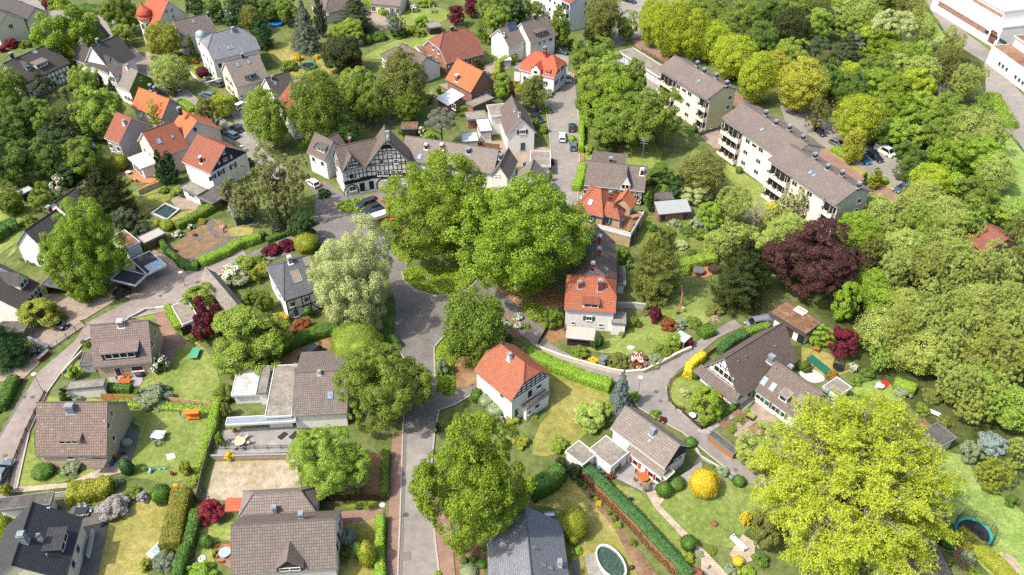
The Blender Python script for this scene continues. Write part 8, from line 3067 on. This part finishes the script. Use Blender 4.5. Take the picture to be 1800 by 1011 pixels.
# camper van
a,b=P((795,590)),P((925,545))
o=thing('camper_van','red and white camper van with a high roof at the end of the parked row','camper',(a+b) / 2,math.atan2(a.y - b.y,a.x - b.x))
mb=MB()
loft(mb,[[V((x,-.95*e,.45)),V((x,-1.02*e,1.2)),V((x,-.95*e,z)),V((x,.95*e,z)),V((x,1.02*e,1.2)),V((x,.95*e,.45))] for x,z,e in ((-2.6,2.0,.96),(-2.5,2.1,1),(1.6,2.1,1),(2.3,1.15,.97),(2.6,.9,.9))])
mb.build('body',paint('a05850'),o)
mb=MB()
loft(mb,[[V((x,-.9*e,2.1)),V((x,-.85*e,z)),V((x,.85*e,z)),V((x,.9*e,2.1))] for x,z,e in ((-2.5,2.6,.95),(-2.2,2.75,1),(1.0,2.75,1),(1.6,2.2,.95))])
mb.build('high_roof',paint('e8e8e6'),o)
for x in (-1.6,-.3,.9):
 for sy in (-1,1):
  mb=MB()
  mb.box((x,sy*1.0,1.65),(.9,.08,.55))
  mb.build('window',GLASS,o)
mb=MB()
mb.poly([(1.68,-.85,2.05),(2.3,-.85,1.2),(2.3,.85,1.2),(1.68,.85,2.05)])
mb.build('windscreen',GLASS,o)
for x in (-1.6,1.7):
 for sy in (-1,1):
  mb=MB()
  mb.tube([(x,sy*.75,.34),(x,sy*1.0,.34)],.34,12)
  mb.build('wheel',TYRE,o)
org(0,506)
car('jeep',(335,238),(485,300),'26282c','black off-road car with a soft top on the paved yard')
car('suv',(98,515),(268,452),'1e2024','black car parked beside the broad trimmed conifer')
car('hatch',(840,60),(915,25),'1c1e22','black car in the lower carport')
org(0,758)
car('sedan',(-10,360),(65,245),'6a7a8a','blue-grey car at the frame edge of the red lane')
org(450,506)
car('bus',(345,535),(440,445),'1e2226','black van in the dry yard beside the round clipped tree')
org(900,506)
car('bus',(1860,245),(1600,290),'7c8088','grey van parked at the end of the lane by the double garage')
# lamps
org(0,0,1)
lamp((677,920.6),(672.3,887),'street lamp with a white disc head on the pavement by the pointed gable house')
lamp((77,692),(60,657),'street lamp with a white disc head at the red lane')
lamp((1120,703),(1125,663),'street lamp with a white disc head at the lane junction beside the blue spruce')
lamp((822.5,493),(822.5,471),'old-fashioned lantern on the island of the square','lantern')
lamp((753.5,503),(752,488),'small pale lamp on the front of the island')
lamp((798,689),(797,653),'lantern post on the street bed before the red-roofed house','lantern')
lamp((939,567),(939,543),'lantern post on the dry bed left of the white house','lantern')
lamp((614,353),(612,336),'lantern before the half-timbered house front','lantern')
lamp((325,503),(318,478),'street lamp with a disc head at the carport entrance of the red lane')
lamp((967,186),(967,176),'lamp at the lane corner below the red-roofed villa')
lamp((427,266),(425,256),'lamp beside the far street at the slate gable house')
# walls and fences
org(900,506)
garden_wall([(165,430),(350,500),(560,560),(700,598),(800,612),(920,602),(1040,545),(1160,480),(1255,440)],.9,.3,'long curved whitewashed wall along the lane',plaster('d8cdbb'))
garden_wall([(735,140),(860,140),(935,150)],1.2,.3,'grey stone wall behind the white house terrace',W_GREY)
fence([(185,400),(245,290)],.9,'dark board fence at the house path off the square',DWOOD)
fence([(1215,592),(1110,665),(1088,730),(1100,800),(1150,855),(1208,862)],.9,'dark rail fence round the triangular lawn',DWOOD,'rail')
fence([(1195,885),(1330,1000),(1372,985)],.9,'dark rail fence at the herb garden corner',DWOOD,'board')
fence([(1340,505),(1430,440)],1.0,'weathered board fence beside the golden conifer hedge',WOOD)
fence([(650,1000),(860,800)],.7,'low wire fence along the lane below the blue spruce',DARKM,'bars')
org(900,758)
h=box_shed('wood_store','orange timber bench store with a grey lid along the lane','shed',(1375,25),(1556,168),1.4,1.3,wm=plain('b87838',.8,.2,scale=5),rm=FELTD,oh=.05,og=.05)
fence([(1556,175),(1700,250)],.6,'rusty low rail fence along the lane after the timber store',DWOOD,'rail')
garden_wall([(1290,130),(1320,185),(1500,290)],.4,.25,'low stone edging along the lane before the golden shrub',W_GREY)
org(0,506)
PAN=plain('c08850',.8,.2,scale=5)
fence([(725,780),(955,800)],1.3,'orange timber panel fence beside the white garage',PAN)
fence([(1180,800),(1500,842)],1.2,'pale timber panel fence between the two lawns',plain('c8a484',.8,.15,scale=5))
fence([(470,358),(600,262)],1.2,'dark iron gate fence at the paved yard',DARKM,'bars')
fence([(345,440),(470,360)],1.0,'light wire mesh fence at the paved yard',ZINC,'bars')
garden_wall([(278,525),(348,462)],.9,.45,'red brick wall with a pale coping at the yard entrance',BRICKRED,ZINC)
garden_wall([(208,370),(345,440)],.9,.3,'dark wall between the two paved yards',W_GREY,ZINC)
garden_wall([(-10,890),(60,790),(130,690)],.4,.3,'low red brick wall at the foot of the clipped lane hedge',BRICKRED)
garden_wall([(130,672),(165,655)],1.0,.5,'brick gate pillar at the end of the clipped lane hedge',BRICKRED,ZINC)
garden_wall([(900,225),(960,195),(1025,160),(1095,155)],.5,.2,'low pale stone wall along the red lane',W_GREY)
garden_wall([(1100,160),(1190,152)],.8,.2,'pale concrete block gate wall at the brick path',W_WHITE)
garden_wall([(440,610),(520,520),(580,460)],.6,.2,'pale stone edging along the lane before the full-width dormer',W_GREY)
fence([(325,745),(250,890),(190,1015),(95,1250),(60,1420)],.9,'long brown picket fence along the red lane',DWOOD,'picket')
org(0,758)
fence([(1512,60),(1470,180),(1430,320),(1392,492)],1.7,'tall weathered board fence beside the sandy court',plain('8a7c6c',.85,.2,scale=5))
garden_wall([(1488,200),(1640,200),(1800,195),(2080,190)],1.0,.2,'pale panelled wall under the grey deck',plain('b89c88',.85,.15),ZINC)
fence([(375,470),(480,460)],1.2,'white board fence at the patio behind the felt roof',WHITE)
fence([(1385,500),(1480,500)],1.4,'dark wire fence below the tall board fence',DARKM,'bars')
garden_wall([(665,715),(625,895)],1.0,.25,'pale parapet wall at the cellar steps of the anthracite house',W_CREAM,ZINC)
org(450,758)
fence([(430,500),(660,490),(905,492)],1.5,'dark board fence between the sandy yard and the brick path',DWOOD)
fence([(-320,135),(-100,130),(270,125)],.9,'thin dark railing of the grey deck',DARKM,'bars')
org(0,253)
garden_wall([(978,362),(1060,325),(1160,285)],1.3,.3,'retaining wall with orange tiles by the pond lawn',plaster('c4b8a6'),T_ORANGE)
org(450,253)
fence([(1440,35),(1580,28),(1710,42)],1.5,'brown timber panel fence behind the terrace',WOOD)
org(900,0)
fence([(910,360),(1060,448)],1.1,'green iron fence behind the garages',plain('4a5844'),'bars')
garden_wall([(380,520),(440,545)],.8,.3,'rubble wall at the villa end beside the pale blue car',W_SAND)
org(0,0)
garden_wall([(1310,490),(1400,580),(1500,560)],.6,.2,'white wall round the front lawn with the plum acer',W_WHITE)
garden_wall([(1445,605),(1560,575)],1.0,.2,'white garden wall at the cream house forecourt',W_WHITE)
# furniture and garden things
org(0,506)
CH=plain('b8642c',.7,.15)
long_table((1345,478),(1402,478),2.5,'green ping-pong table on the lawn',plain('5aa888',.5))
long_table((840,675),(925,672),1.1,'orange-brown wooden dining table on the slab terrace',CH)
for k,(x,y,rz,lb) in enumerate(((868,640,-1.57,'wooden chair at the dining table, towards the house, beside the green cushion'),(905,640,-1.57,'wooden chair at the dining table, towards the house, near the grill'),(835,650,0,'pale wooden chair at the head of the dining table'))):
 garden_chair((x,y),rz,lb,CH if k < 2 else plain('cbbfa8'),'chairs at the wooden dining table')
o=blob('covered_grill',(985,622),.5,.9,'black covered grill against the beige house wall','grill',DARKM,squash=(1.6,.8))
parasol((1278,920),2.2,.2,'closed lilac parasol on the swing lawn',plain('8f86b4'))
o=at(thing('garden_swing','orange cushioned garden swing with its canopy on the lawn','swing seat'),(1360,925),.1)
for k,(x,z) in enumerate(((-1.2,0),(1.2,0))):
 mb=MB()
 mb.tube([(x,-.7,0),(x,0,1.9),(x,.7,0)],.03,5)
 mb.build('side_frame',DARKM,o)
for nm,y,z,d in (('canopy',0,1.9,(2.5,1.0,.08)),('seat',0,.5,(2.1,.55,.12)),('backrest',.3,.8,(2.1,.1,.5))):
 mb=MB()
 mb.box((0,y,z),d)
 mb.build(nm,plain('e88030',.8),o)
pot_plant((590,400),.5,1.0,'shrub in a pot on the small roof terrace edge',L_OLIVE)
wheelie_bin((160,128),0,'blue-lidded bin at the white timbered house',plain('2f5aa0'))
org(0,758)
wheelie_bin((790,240),.3,'blue bin at the lichen-spotted house',plain('2f62b0'))
wheelie_bin((800,205),.3,'dark bin with a red lid at the lichen-spotted house',plain('8c2a2a'))
blob('covered_furniture',(895,90),.9,.9,'beige and teal cover over stacked garden furniture','cover',plain('8a9c8c',.8),squash=(1.1,.8))
garden_chair((872,165),1.6,'dark blue folding chair beside the lichen-spotted house',plain('2a3848'),None)
long_table((1075,45),(1165,50),1.6,'laundry rack loaded with pale washing on the swing lawn',plain('cfd2d8'),h=.9,name='laundry_rack',cat='laundry rack')
blob('washing',(1120,42),.7,.28,'heap of grey and white washing on the laundry rack','laundry',plain('c8ccd4',.9,.5,scale=5),z=.93,squash=(1.2,.8))
person((1102,112),1.4,'person in a blue top bending beside the laundry rack','bend',top='3050a0',legs='4a6048',hair='5a3826')
s_=sheet('blanket',[(1165,165),(1222,155),(1235,188),(1180,208)],plain('dcd0c4',.9,.5,scale=6),.1,kind='thing')
tag(s_,'pale patterned picnic blanket spread on the lawn','blanket')
o=at(thing('seesaw_frame','low green play frame with toys on the swing lawn','play frame'),(1110,275),.1)
mb=MB()
mb.tube([(-1.7,0,.9),(1.7,0,.9)],.04,5)
for x in (-1.7,1.7):
 mb.tube([(x,-.5,0),(x,0,.9),(x,.5,0)],.04,5)
mb.build('frame',plain('4a8a6c'),o)
for x in (-.7,.3,1.0):
 mb=MB()
 mb.box((x,0,.35),(.4,.25,.05))
 mb.tube([(x - .15,0,.36),(x - .15,0,.9)],.015,4)
 mb.tube([(x+.15,0,.36),(x+.15,0,.9)],.015,4)
 mb.build('swing',plain('88b8c8'),o)
blob('toy_slide',(1062,285),.35,.7,'pale blue toy slide on the swing lawn','toy',plain('98c4d0'),squash=(.7,1.6))
pot_plant((1013,280),.35,.8,'clay pot beside the play frame, under the round bush',L_BRI)
pot_plant((1213,310),.35,.8,'clay pot beside the pale yellow shrub',L_RUST)
GL=plain('9fb4b8',.15,.1)
long_table((535,580),(625,575),1.2,'dark glass dining table on the patio',plain('3a4248',.15),leg=ZINC)
for x,y,rz,w_ in ((545,605,1.57,'lower side, outer end'),(580,605,1.57,'lower side, middle'),(615,598,1.57,'lower side, inner end'),(560,550,-1.57,'hedge side, outer end'),(600,545,-1.57,'hedge side, inner end'),(645,570,3.1,'head end by the lilac bush')):
 garden_chair((x,y),rz,'grey chair at the dark glass table, '+w_,plain('a8acb0'),'chairs at the dark glass table')
blob('planter',(728,662),.4,.6,'round black planter at the patio edge','planter',DARKM)
o=at(thing('cold_frame','white garden box with a glass lid beside the bronzed hedge','cold frame'),(1110,850),1.1)
mb=MB()
mb.box((0,0,.3),(2.4,1.6,.6))
mb.build('box',W_WHITE,o)
mb=MB()
mb.box((.2,0,.64),(1.8,1.3,.06))
mb.build('glass_lid',glass('8a9a9a'),o)
round_table((1585,870),.85,'round pale glass table in the garden by the pointed gable house',GL,leg=ZINC)
set_table((1585,870),6,1.25,['orange-brown chair at the round glass table, '+q for q in ('house side','side by the clay pots','lawn side','side by the wheel planter','lower side','side by the dormer house')],CH,'chairs at the round glass table',a0=.4)
person((1640,840),3.5,'person in a pale top sitting at the round glass table','sit',top='e0d8cc',legs='b8643c',hair='a87848')
o=at(thing('wheel_planter','white tyre ring lying on the lawn','tyre ring'),(1420,900))
mb=MB()
mb.lathe((0,0,.02),[(.55,0),(.58,.15),(.5,.22),(.3,.2),(.25,.05)],20)
mb.build('ring',plain('d4d4d2'),o)
for x,y in ((1505,885),(1510,858)):
 pot_plant((x,y),.3,.7,'flowering clay pot by the round glass table, '+('lower one' if y > 870 else 'upper one'),L_HEDGE)
round_table((1690,90),.9,'round mosaic table on the grey deck',plain('c8b89c'),z=.2)
set_table((1690,90),6,1.3,['pale metal chair at the round deck table, '+q for q in ('facing the glass front','facing the railing','facing the board fence','beside the awning post','at the wall corner','at the planter')],plain('c0b8a8'),'chairs at the round deck table',z=.2)
long_table((1960,60),(2010,20),.8,'dark sun lounger on the grey deck, the outer one',DARKM,h=.35,name='sun_lounger',cat='lounger')
long_table((2040,60),(2090,15),.8,'dark sun lounger on the grey deck, the one by the oak',DARKM,h=.35,name='sun_lounger',cat='lounger')
sheet('deck',[(1560,0),(2090,-40),(2100,150),(1500,170)],bricks('a4a19c','85827e',4,.14,.012,.06),.17,thick=.1)
pot_plant((1655,15),.4,1.0,'red-leaved plant in a box on the grey deck',L_RUST)
org(900,758)
round_table((920,340),.85,'round teak table on the paved terrace',CH)
set_table((920,340),6,1.25,['teak chair at the round terrace table, '+q for q in ('beside the house wall','towards the chimney house corner','facing the felt roof','next to the potted olive','on the lawn side','towards the yew lumps')],CH,'teak chairs at the terrace table',a0=.2)
wheelie_bin((575,275),.6,'dark bin with a red lid at the white annex corner',plain('5a2a2a'))
wheelie_bin((608,285),.6,'blue bin at the white annex corner',plain('3a78c0'))
wheelie_bin((635,310),.6,'brown bin at the white annex corner',plain('7a5238'))
blob('covered_grill',(665,328),.45,.9,'black covered kettle grill on the paved terrace','grill',DARKM)
pot_plant((693,335),.45,1.4,'tall red potted shrub at the annex wall',L_RUST)
pot_plant((935,420),.6,1.6,'potted olive at the terrace edge',L_SAGE)
pot_plant((745,275),.5,1.7,'vine in a pot at the annex window',L_MID)
garden_chair((830,485),2.2,'dark blue garden chair alone on the lawn',plain('28344a'),None)
blob('fire_bowl',(1420,658),.5,.5,'rusty fire bowl on the daisy lawn','fire bowl',plain('8a5a44',.8),top=.8)
o=at(thing('garden_bench','white covered garden bench on the stone circle','bench'),(1590,800),2.2)
for nm,y,z,d in (('seat',0,.45,(2.6,.8,.3)),('backrest',.4,.8,(2.6,.15,.7)),('armrest',-.0,.6,(.15,.8,.5))):
 mb=MB()
 mb.box((0 if nm != 'armrest' else 1.3,y,z),d)
 mb.build(nm,plain('dcdad4',.8),o)
o=blob('statue',(1368,965),.22,1.2,'slim grey stone figure on the stone path','statue',W_GREY,top=.5)
h=box_shed('playhouse','little red-roofed playhouse at the lower edge by the path','playhouse',(1235,1025),(1330,1040),1.6,1.1,1.9,'gable',mode='e',wm=WOOD,rm=T_REDBR,oh=.1,og=.1)
# oval pool
c=P((690,945))
o=thing('swimming_pool','oval above-ground pool with green water and white rim','pool',c,-1.1)
mb=MB()
mb.lathe((0,0,0),[(1,0),(1,1.0),(1.06,1.02),(1.06,1.1),(.94,1.1),(.94,.75)],36,squash=(2.8,1.65))
mb.f.pop(); mb.mi.pop()
mb.build('pool_wall',plain('d4d8da',.5),o)
mb=MB()
mb.lathe((0,0,.68),[(.94,0),(.94,.02)],36,squash=(2.8,1.65))
mb.build('water',glass('34483a',.05),o)
mb=MB()
mb.box((2.0,-1.9,.9),(1.3,.7,.1))
for z in (.3,.6):
 mb.box((2.0,-2.3,z),(.9,.25,.06))
mb.build('steps',WHITE,o)
blob('pool_pump',(840,965),.35,.6,'dark pool pump beside the white pool steps','pump',DARKM)
org(1350,758)
trampoline((1430,735),125,'large trampoline with a turquoise rim inside a black safety net')
blob('ball',(1245,672),.35,.5,'bright blue toy at the edge of the yellow-green tree','toy',plain('2a78c8'),top=.8)
s_=sheet('sandpit_cover',[(1580,880),(1640,852),(1655,870),(1640,905),(1600,925)],plain('e0c050',.7),.12,kind='thing')
tag(s_,'yellow tarpaulin folded back from the sandpit','tarpaulin')
org(450,0)
trampoline((370,478),52,'trampoline with a green rim on the back lawn',1.6)
o=at(thing('paddling_pool','round bright blue pool in the far back garden','pool'),(142,175))
mb=MB()
mb.lathe((0,0,0),[(2.1,0),(2.2,.9),(2.0,.95),(1.95,.7)],24)
mb.build('pool_wall',plain('2a88d0',.5),o)
o=at(thing('washing_line','white and pale green washing on a rotary line on the top lawn','washing line'),(1235,90))
mb=MB()
mb.tube([(0,0,0),(0,0,2)],.04,5)
mb.build('pole',ZINC,o)
for k in range(4):
 mb=MB()
 a=k*1.57
 mb.tube([(0,0,1.5),(math.cos(a)*1.3,math.sin(a)*1.3,2)],.025,4)
 mb.build('arm',ZINC,o)
 mb=MB()
 mb.box((math.cos(a+.78)*.9,math.sin(a+.78)*.9,1.5),(.05,1.4,.9))
 mb.build('laundry',plain('e8eeea'),o)
org(900,253)
o=at(thing('hot_tub','round hot tub with a dark lid on the wooden terrace','hot tub'),(1308,912))
mb=MB()
mb.lathe((0,0,0),[(1.1,0),(1.15,.9),(1.12,.95)],24)
mb.build('tub',WOOD,o)
mb=MB()
mb.lathe((0,0,.96),[(1.16,0),(1.16,.1),(1.0,.16)],24)
mb.build('lid',plain('6a6c6e',.7),o)
o=at(thing('plunge_pool','round timber plunge pool beside the hot tub','pool'),(1420,890))
mb=MB()
mb.lathe((0,0,0),[(1.3,0),(1.3,1.1),(1.2,1.12),(1.15,.8)],24)
mb.build('tub',DWOOD,o)
sheet('deck',[(1258,915),(1340,870),(1400,860),(1410,900),(1400,930),(1330,950),(1270,935)],bricks('b8845c','8a6040',3,.14,.015,.1),.13)
mb=MB()
org(900,253)
long_table((835,535),(880,520),.9,'wooden table on the roof terrace',plain('a88c68'),z=2.95)
garden_chair((770,590),2.5,'dark wooden chair at the corner of the roof terrace',DWOOD,None,z=2.95)
pot_plant((825,622),.35,.8,'potted plant at the terrace parapet corner',L_BRI,z=2.95)
pot_plant((855,575),.35,.9,'potted plant in the middle of the roof terrace',L_SAGE,z=2.95)
pot_plant((905,525),.35,.7,'potted plant at the inner terrace parapet',L_MID,z=2.95)
o=at(thing('roof_aerial','tall television aerial beside the timbered grey house','aerial'),(900,215))
mb=MB()
mb.tube([(0,0,0),(0,0,9.5)],.05,5)
for z in (8.2,8.8,9.4):
 mb.tube([(-.9,.2,z),(.9,-.2,z)],.03,4)
 mb.tube([(-.3,-.6,z),(.3,.6,z)],.03,4)
mb.build('mast',ZINC,o)
org(900,506)
parasol((918,205),2.5,.3,'closed bright red parasol by the house path',plain('d04040'))
o=at(thing('clothes_post','turquoise post stand on the small lawn','post'),(945,372))
mb=MB()
mb.tube([(0,0,0),(0,0,1.6)],.07,6)
mb.tube([(-.3,0,1.4),(.3,0,1.4)],.05,5)
mb.build('pole',plain('4aa898'),o)
pergola('tent_roof','grey-green glazed garden canopy beside the fresh green bush',(1130,345),(1210,390),(1180,300),2.0,ZINC,plain('b4c0b8',.3))
person((1158,188),.5,'person in dark clothes crouching on the wild lawn','crouch',top='3c4250',legs='2c3a50')
person((1202,172),2.6,'person in a white top bending over on the wild lawn','bend',top='ece8e0',legs='b8b0a0',hair='8a6a48')
o=at(thing('dead_tree','bare leaning trunk without branches at the wild lawn','tree trunk'),(1180,140))
mb=MB()
mb.tube([(0,0,-.1),(.1,.1,1.5),(.1,.3,3.2),(-.3,.5,5)],[.28,.2,.17,.1],8)
mb.build('trunk',plain('a8845c',.9,.3),o)
mb=MB()
mb.lathe((0,0,0),[(.9,-.05),(.6,.25),(.5,.5),(.42,.55)],9,squash=(1.2,.9))
for k in range(7):
 a=k*.9
 mb.tube([(0,0,.3),(math.cos(a)*.9,math.sin(a)*.9,.15),(math.cos(a)*1.5,math.sin(a)*1.5,-.02)],[.2,.13,.05],5)
tag(at(mb.build('tree_stump',plain('9a8a7c',.9,.3)),(1420,215)),'grey root stump at the edge of the wild lawn','stump')
blob('white_boulder',(835,425),.5,.4,'pale boulder in the rockery of the small lawn','stone',W_WHITE,squash=(1.5,.8))
BLU=plain('1f58b8',.5)
garden_chair((1305,910),1.2,'bright blue toy chair at the kids table, nearer the table',BLU,'blue toy chairs')
garden_chair((1328,905),1.2,'bright blue toy chair at the kids table, nearer the lime tree',BLU,'blue toy chairs')
round_table((1262,915),.6,'turquoise and white sand table on the triangular corner lawn',plain('c8dcd4'))
for A_,B_,lb in (((1650,900),(1700,925),'dark raised planter with plants, nearer the house'),((1725,960),(1780,985),'dark raised planter with lettuce, nearer the lower edge')):
 o=long_table(A_,B_,1.0,lb,L_BRI,h=.62,leg=DARKM,name='raised_planter',cat='planter')
 mb=MB()
 mb.box((0,0,.3),((P(A_) - P(B_)).length+.1,1.1,.55))
 mb.build('box',DARKM,o)
org(1350,506)
o=long_table((285,495),(420,605),1.6,'dark green play net sheet strung with toys',plain('1f6a54'),h=.5,name='play_net',cat='net')
long_table((310,440),(355,452),.8,'wooden bench table beside the light green small tree',CH)
s_=sheet('blanket',[(785,665),(815,650),(850,670),(845,705),(815,700)],plain('c02c2c',.8),.12,kind='thing')
tag(s_,'red blanket on the small round lawn','blanket')
round_table((780,705),.7,'white round garden table on the small round lawn',plain('e4e0dc'))
for x,y,lb in ((760,715,'white chair on the outer side of the white round table'),(800,690,'red and white chair between the white table and the red blanket')):
 garden_chair((x,y),.4,lb,plain('e0d8d4') if x < 770 else plain('b83a34'),'chairs at the white round table')
trampoline((488,570),38,'small trampoline with a black net behind the wine-red maple',1.5,'3c5a50',.5)
long_table((1120,870),(1205,905),.9,'long white cold frame at the vegetable bed',WHITE,h=.4,name='cold_frame',cat='cold frame')
org(0,253)
o=at(thing('garden_slide','blue garden slide on the small lawn in the dark grove','slide'),(680,45),2.4)
mb=MB()
for s2 in (-.28,0,.28):
 mb.tube([(-1.6,s2,.15),(0,s2,.7),(1.2,s2,1.6)],.05 if s2 else .2,5)
mb.build('chute',plain('2a7ac8',.4),o)
mb=MB()
for s2 in (-.3,.3):
 mb.tube([(1.2,s2,1.6),(1.7,s2,0)],.04,5)
for k in range(4):
 mb.tube([(1.3+.1*k,-.3,1.3 - .3*k),(1.3+.1*k,.3,1.3 - .3*k)],.03,4)
mb.build('ladder',ZINC,o)
# pond
pts=[(1068,495),(1165,428),(1258,470),(1175,540)]
garden_wall(pts+pts[:1],.35,.45,'grey concrete rim of the square garden pond',W_GREY,name='pond_rim',cat='pond')
sheet('water',pts,glass('26382f',.06),.17)
for x,y,rz,lb in ((160,825,.5,'black garden chair by the white gable wall, outer one'),(205,838,.5,'black garden chair by the white gable wall, middle one'),(235,855,.5,'black garden chair by the white gable wall, inner one')):
 garden_chair((x,y),rz,lb,DARKM,'black chairs by the white gable wall')
round_table((905,215),.6,'white round table on the pink house terrace',WHITE)
for k,(x,y,m_) in enumerate(((930,268,L_BRI),(965,275,L_RUST),(1040,225,L_MAPLE),(1090,240,L_GOLD))):
 pot_plant((x,y),.35,.9,('green','rust-leaved','purple-leaved','yellow-blooming')[k]+' potted plant on the pink house terrace',m_)
long_table((1255,375),(1300,380),.8,'dark garden table beside the pond patio',DARKM)
blob('garden_ornament',(1572,625),.22,1.3,'lilac pillar ornament on the gravel corner','ornament',plain('8a86b4'))
blob('clay_boulder',(1565,590),.7,.6,'orange boulder on the gravel corner','stone',plain('b8846c',.9))
parasol((1730,665),1.6,.5,'small white sun sail at the path end of the planted garden',WHITE)
pot_plant((1370,650),.5,.7,'red-leaved plant on the round bed',L_RUST)
garden_chair((1240,760),1,'dark garden chair at the narrow clipped hedge',DARKM,None)
org(450,0)
pergola('timber_shelter','rusty steel carport frame beside the wooden shelter',(1030,935),(1120,935),(1100,900),2.3,DWOOD)
org(0,0)
pergola('garden_pergola','brown pergola with a white awning behind the lichen-roofed house',(1510,110),(1640,100),(1620,70),2.5,DWOOD,WHITE)
o=blob('motor_scooter',(1382,450),.45,.9,'red scooter at the wall of the broad villa','scooter',plain('b02020',.4),squash=(1.5,.6))
for x,m_,lb in ((1440,'d8b020','yellow bin at the villa front garden'),(1460,'2a60b0','blue bin at the villa front garden'),(1480,'484a4c','grey bin at the villa front garden')):
 wheelie_bin((x,568),0,lb,plain(m_))
blob('roof_planter',(1062,350),.4,.9,'white post box at the corner driveway','post',W_WHITE,squash=(.6,.6))
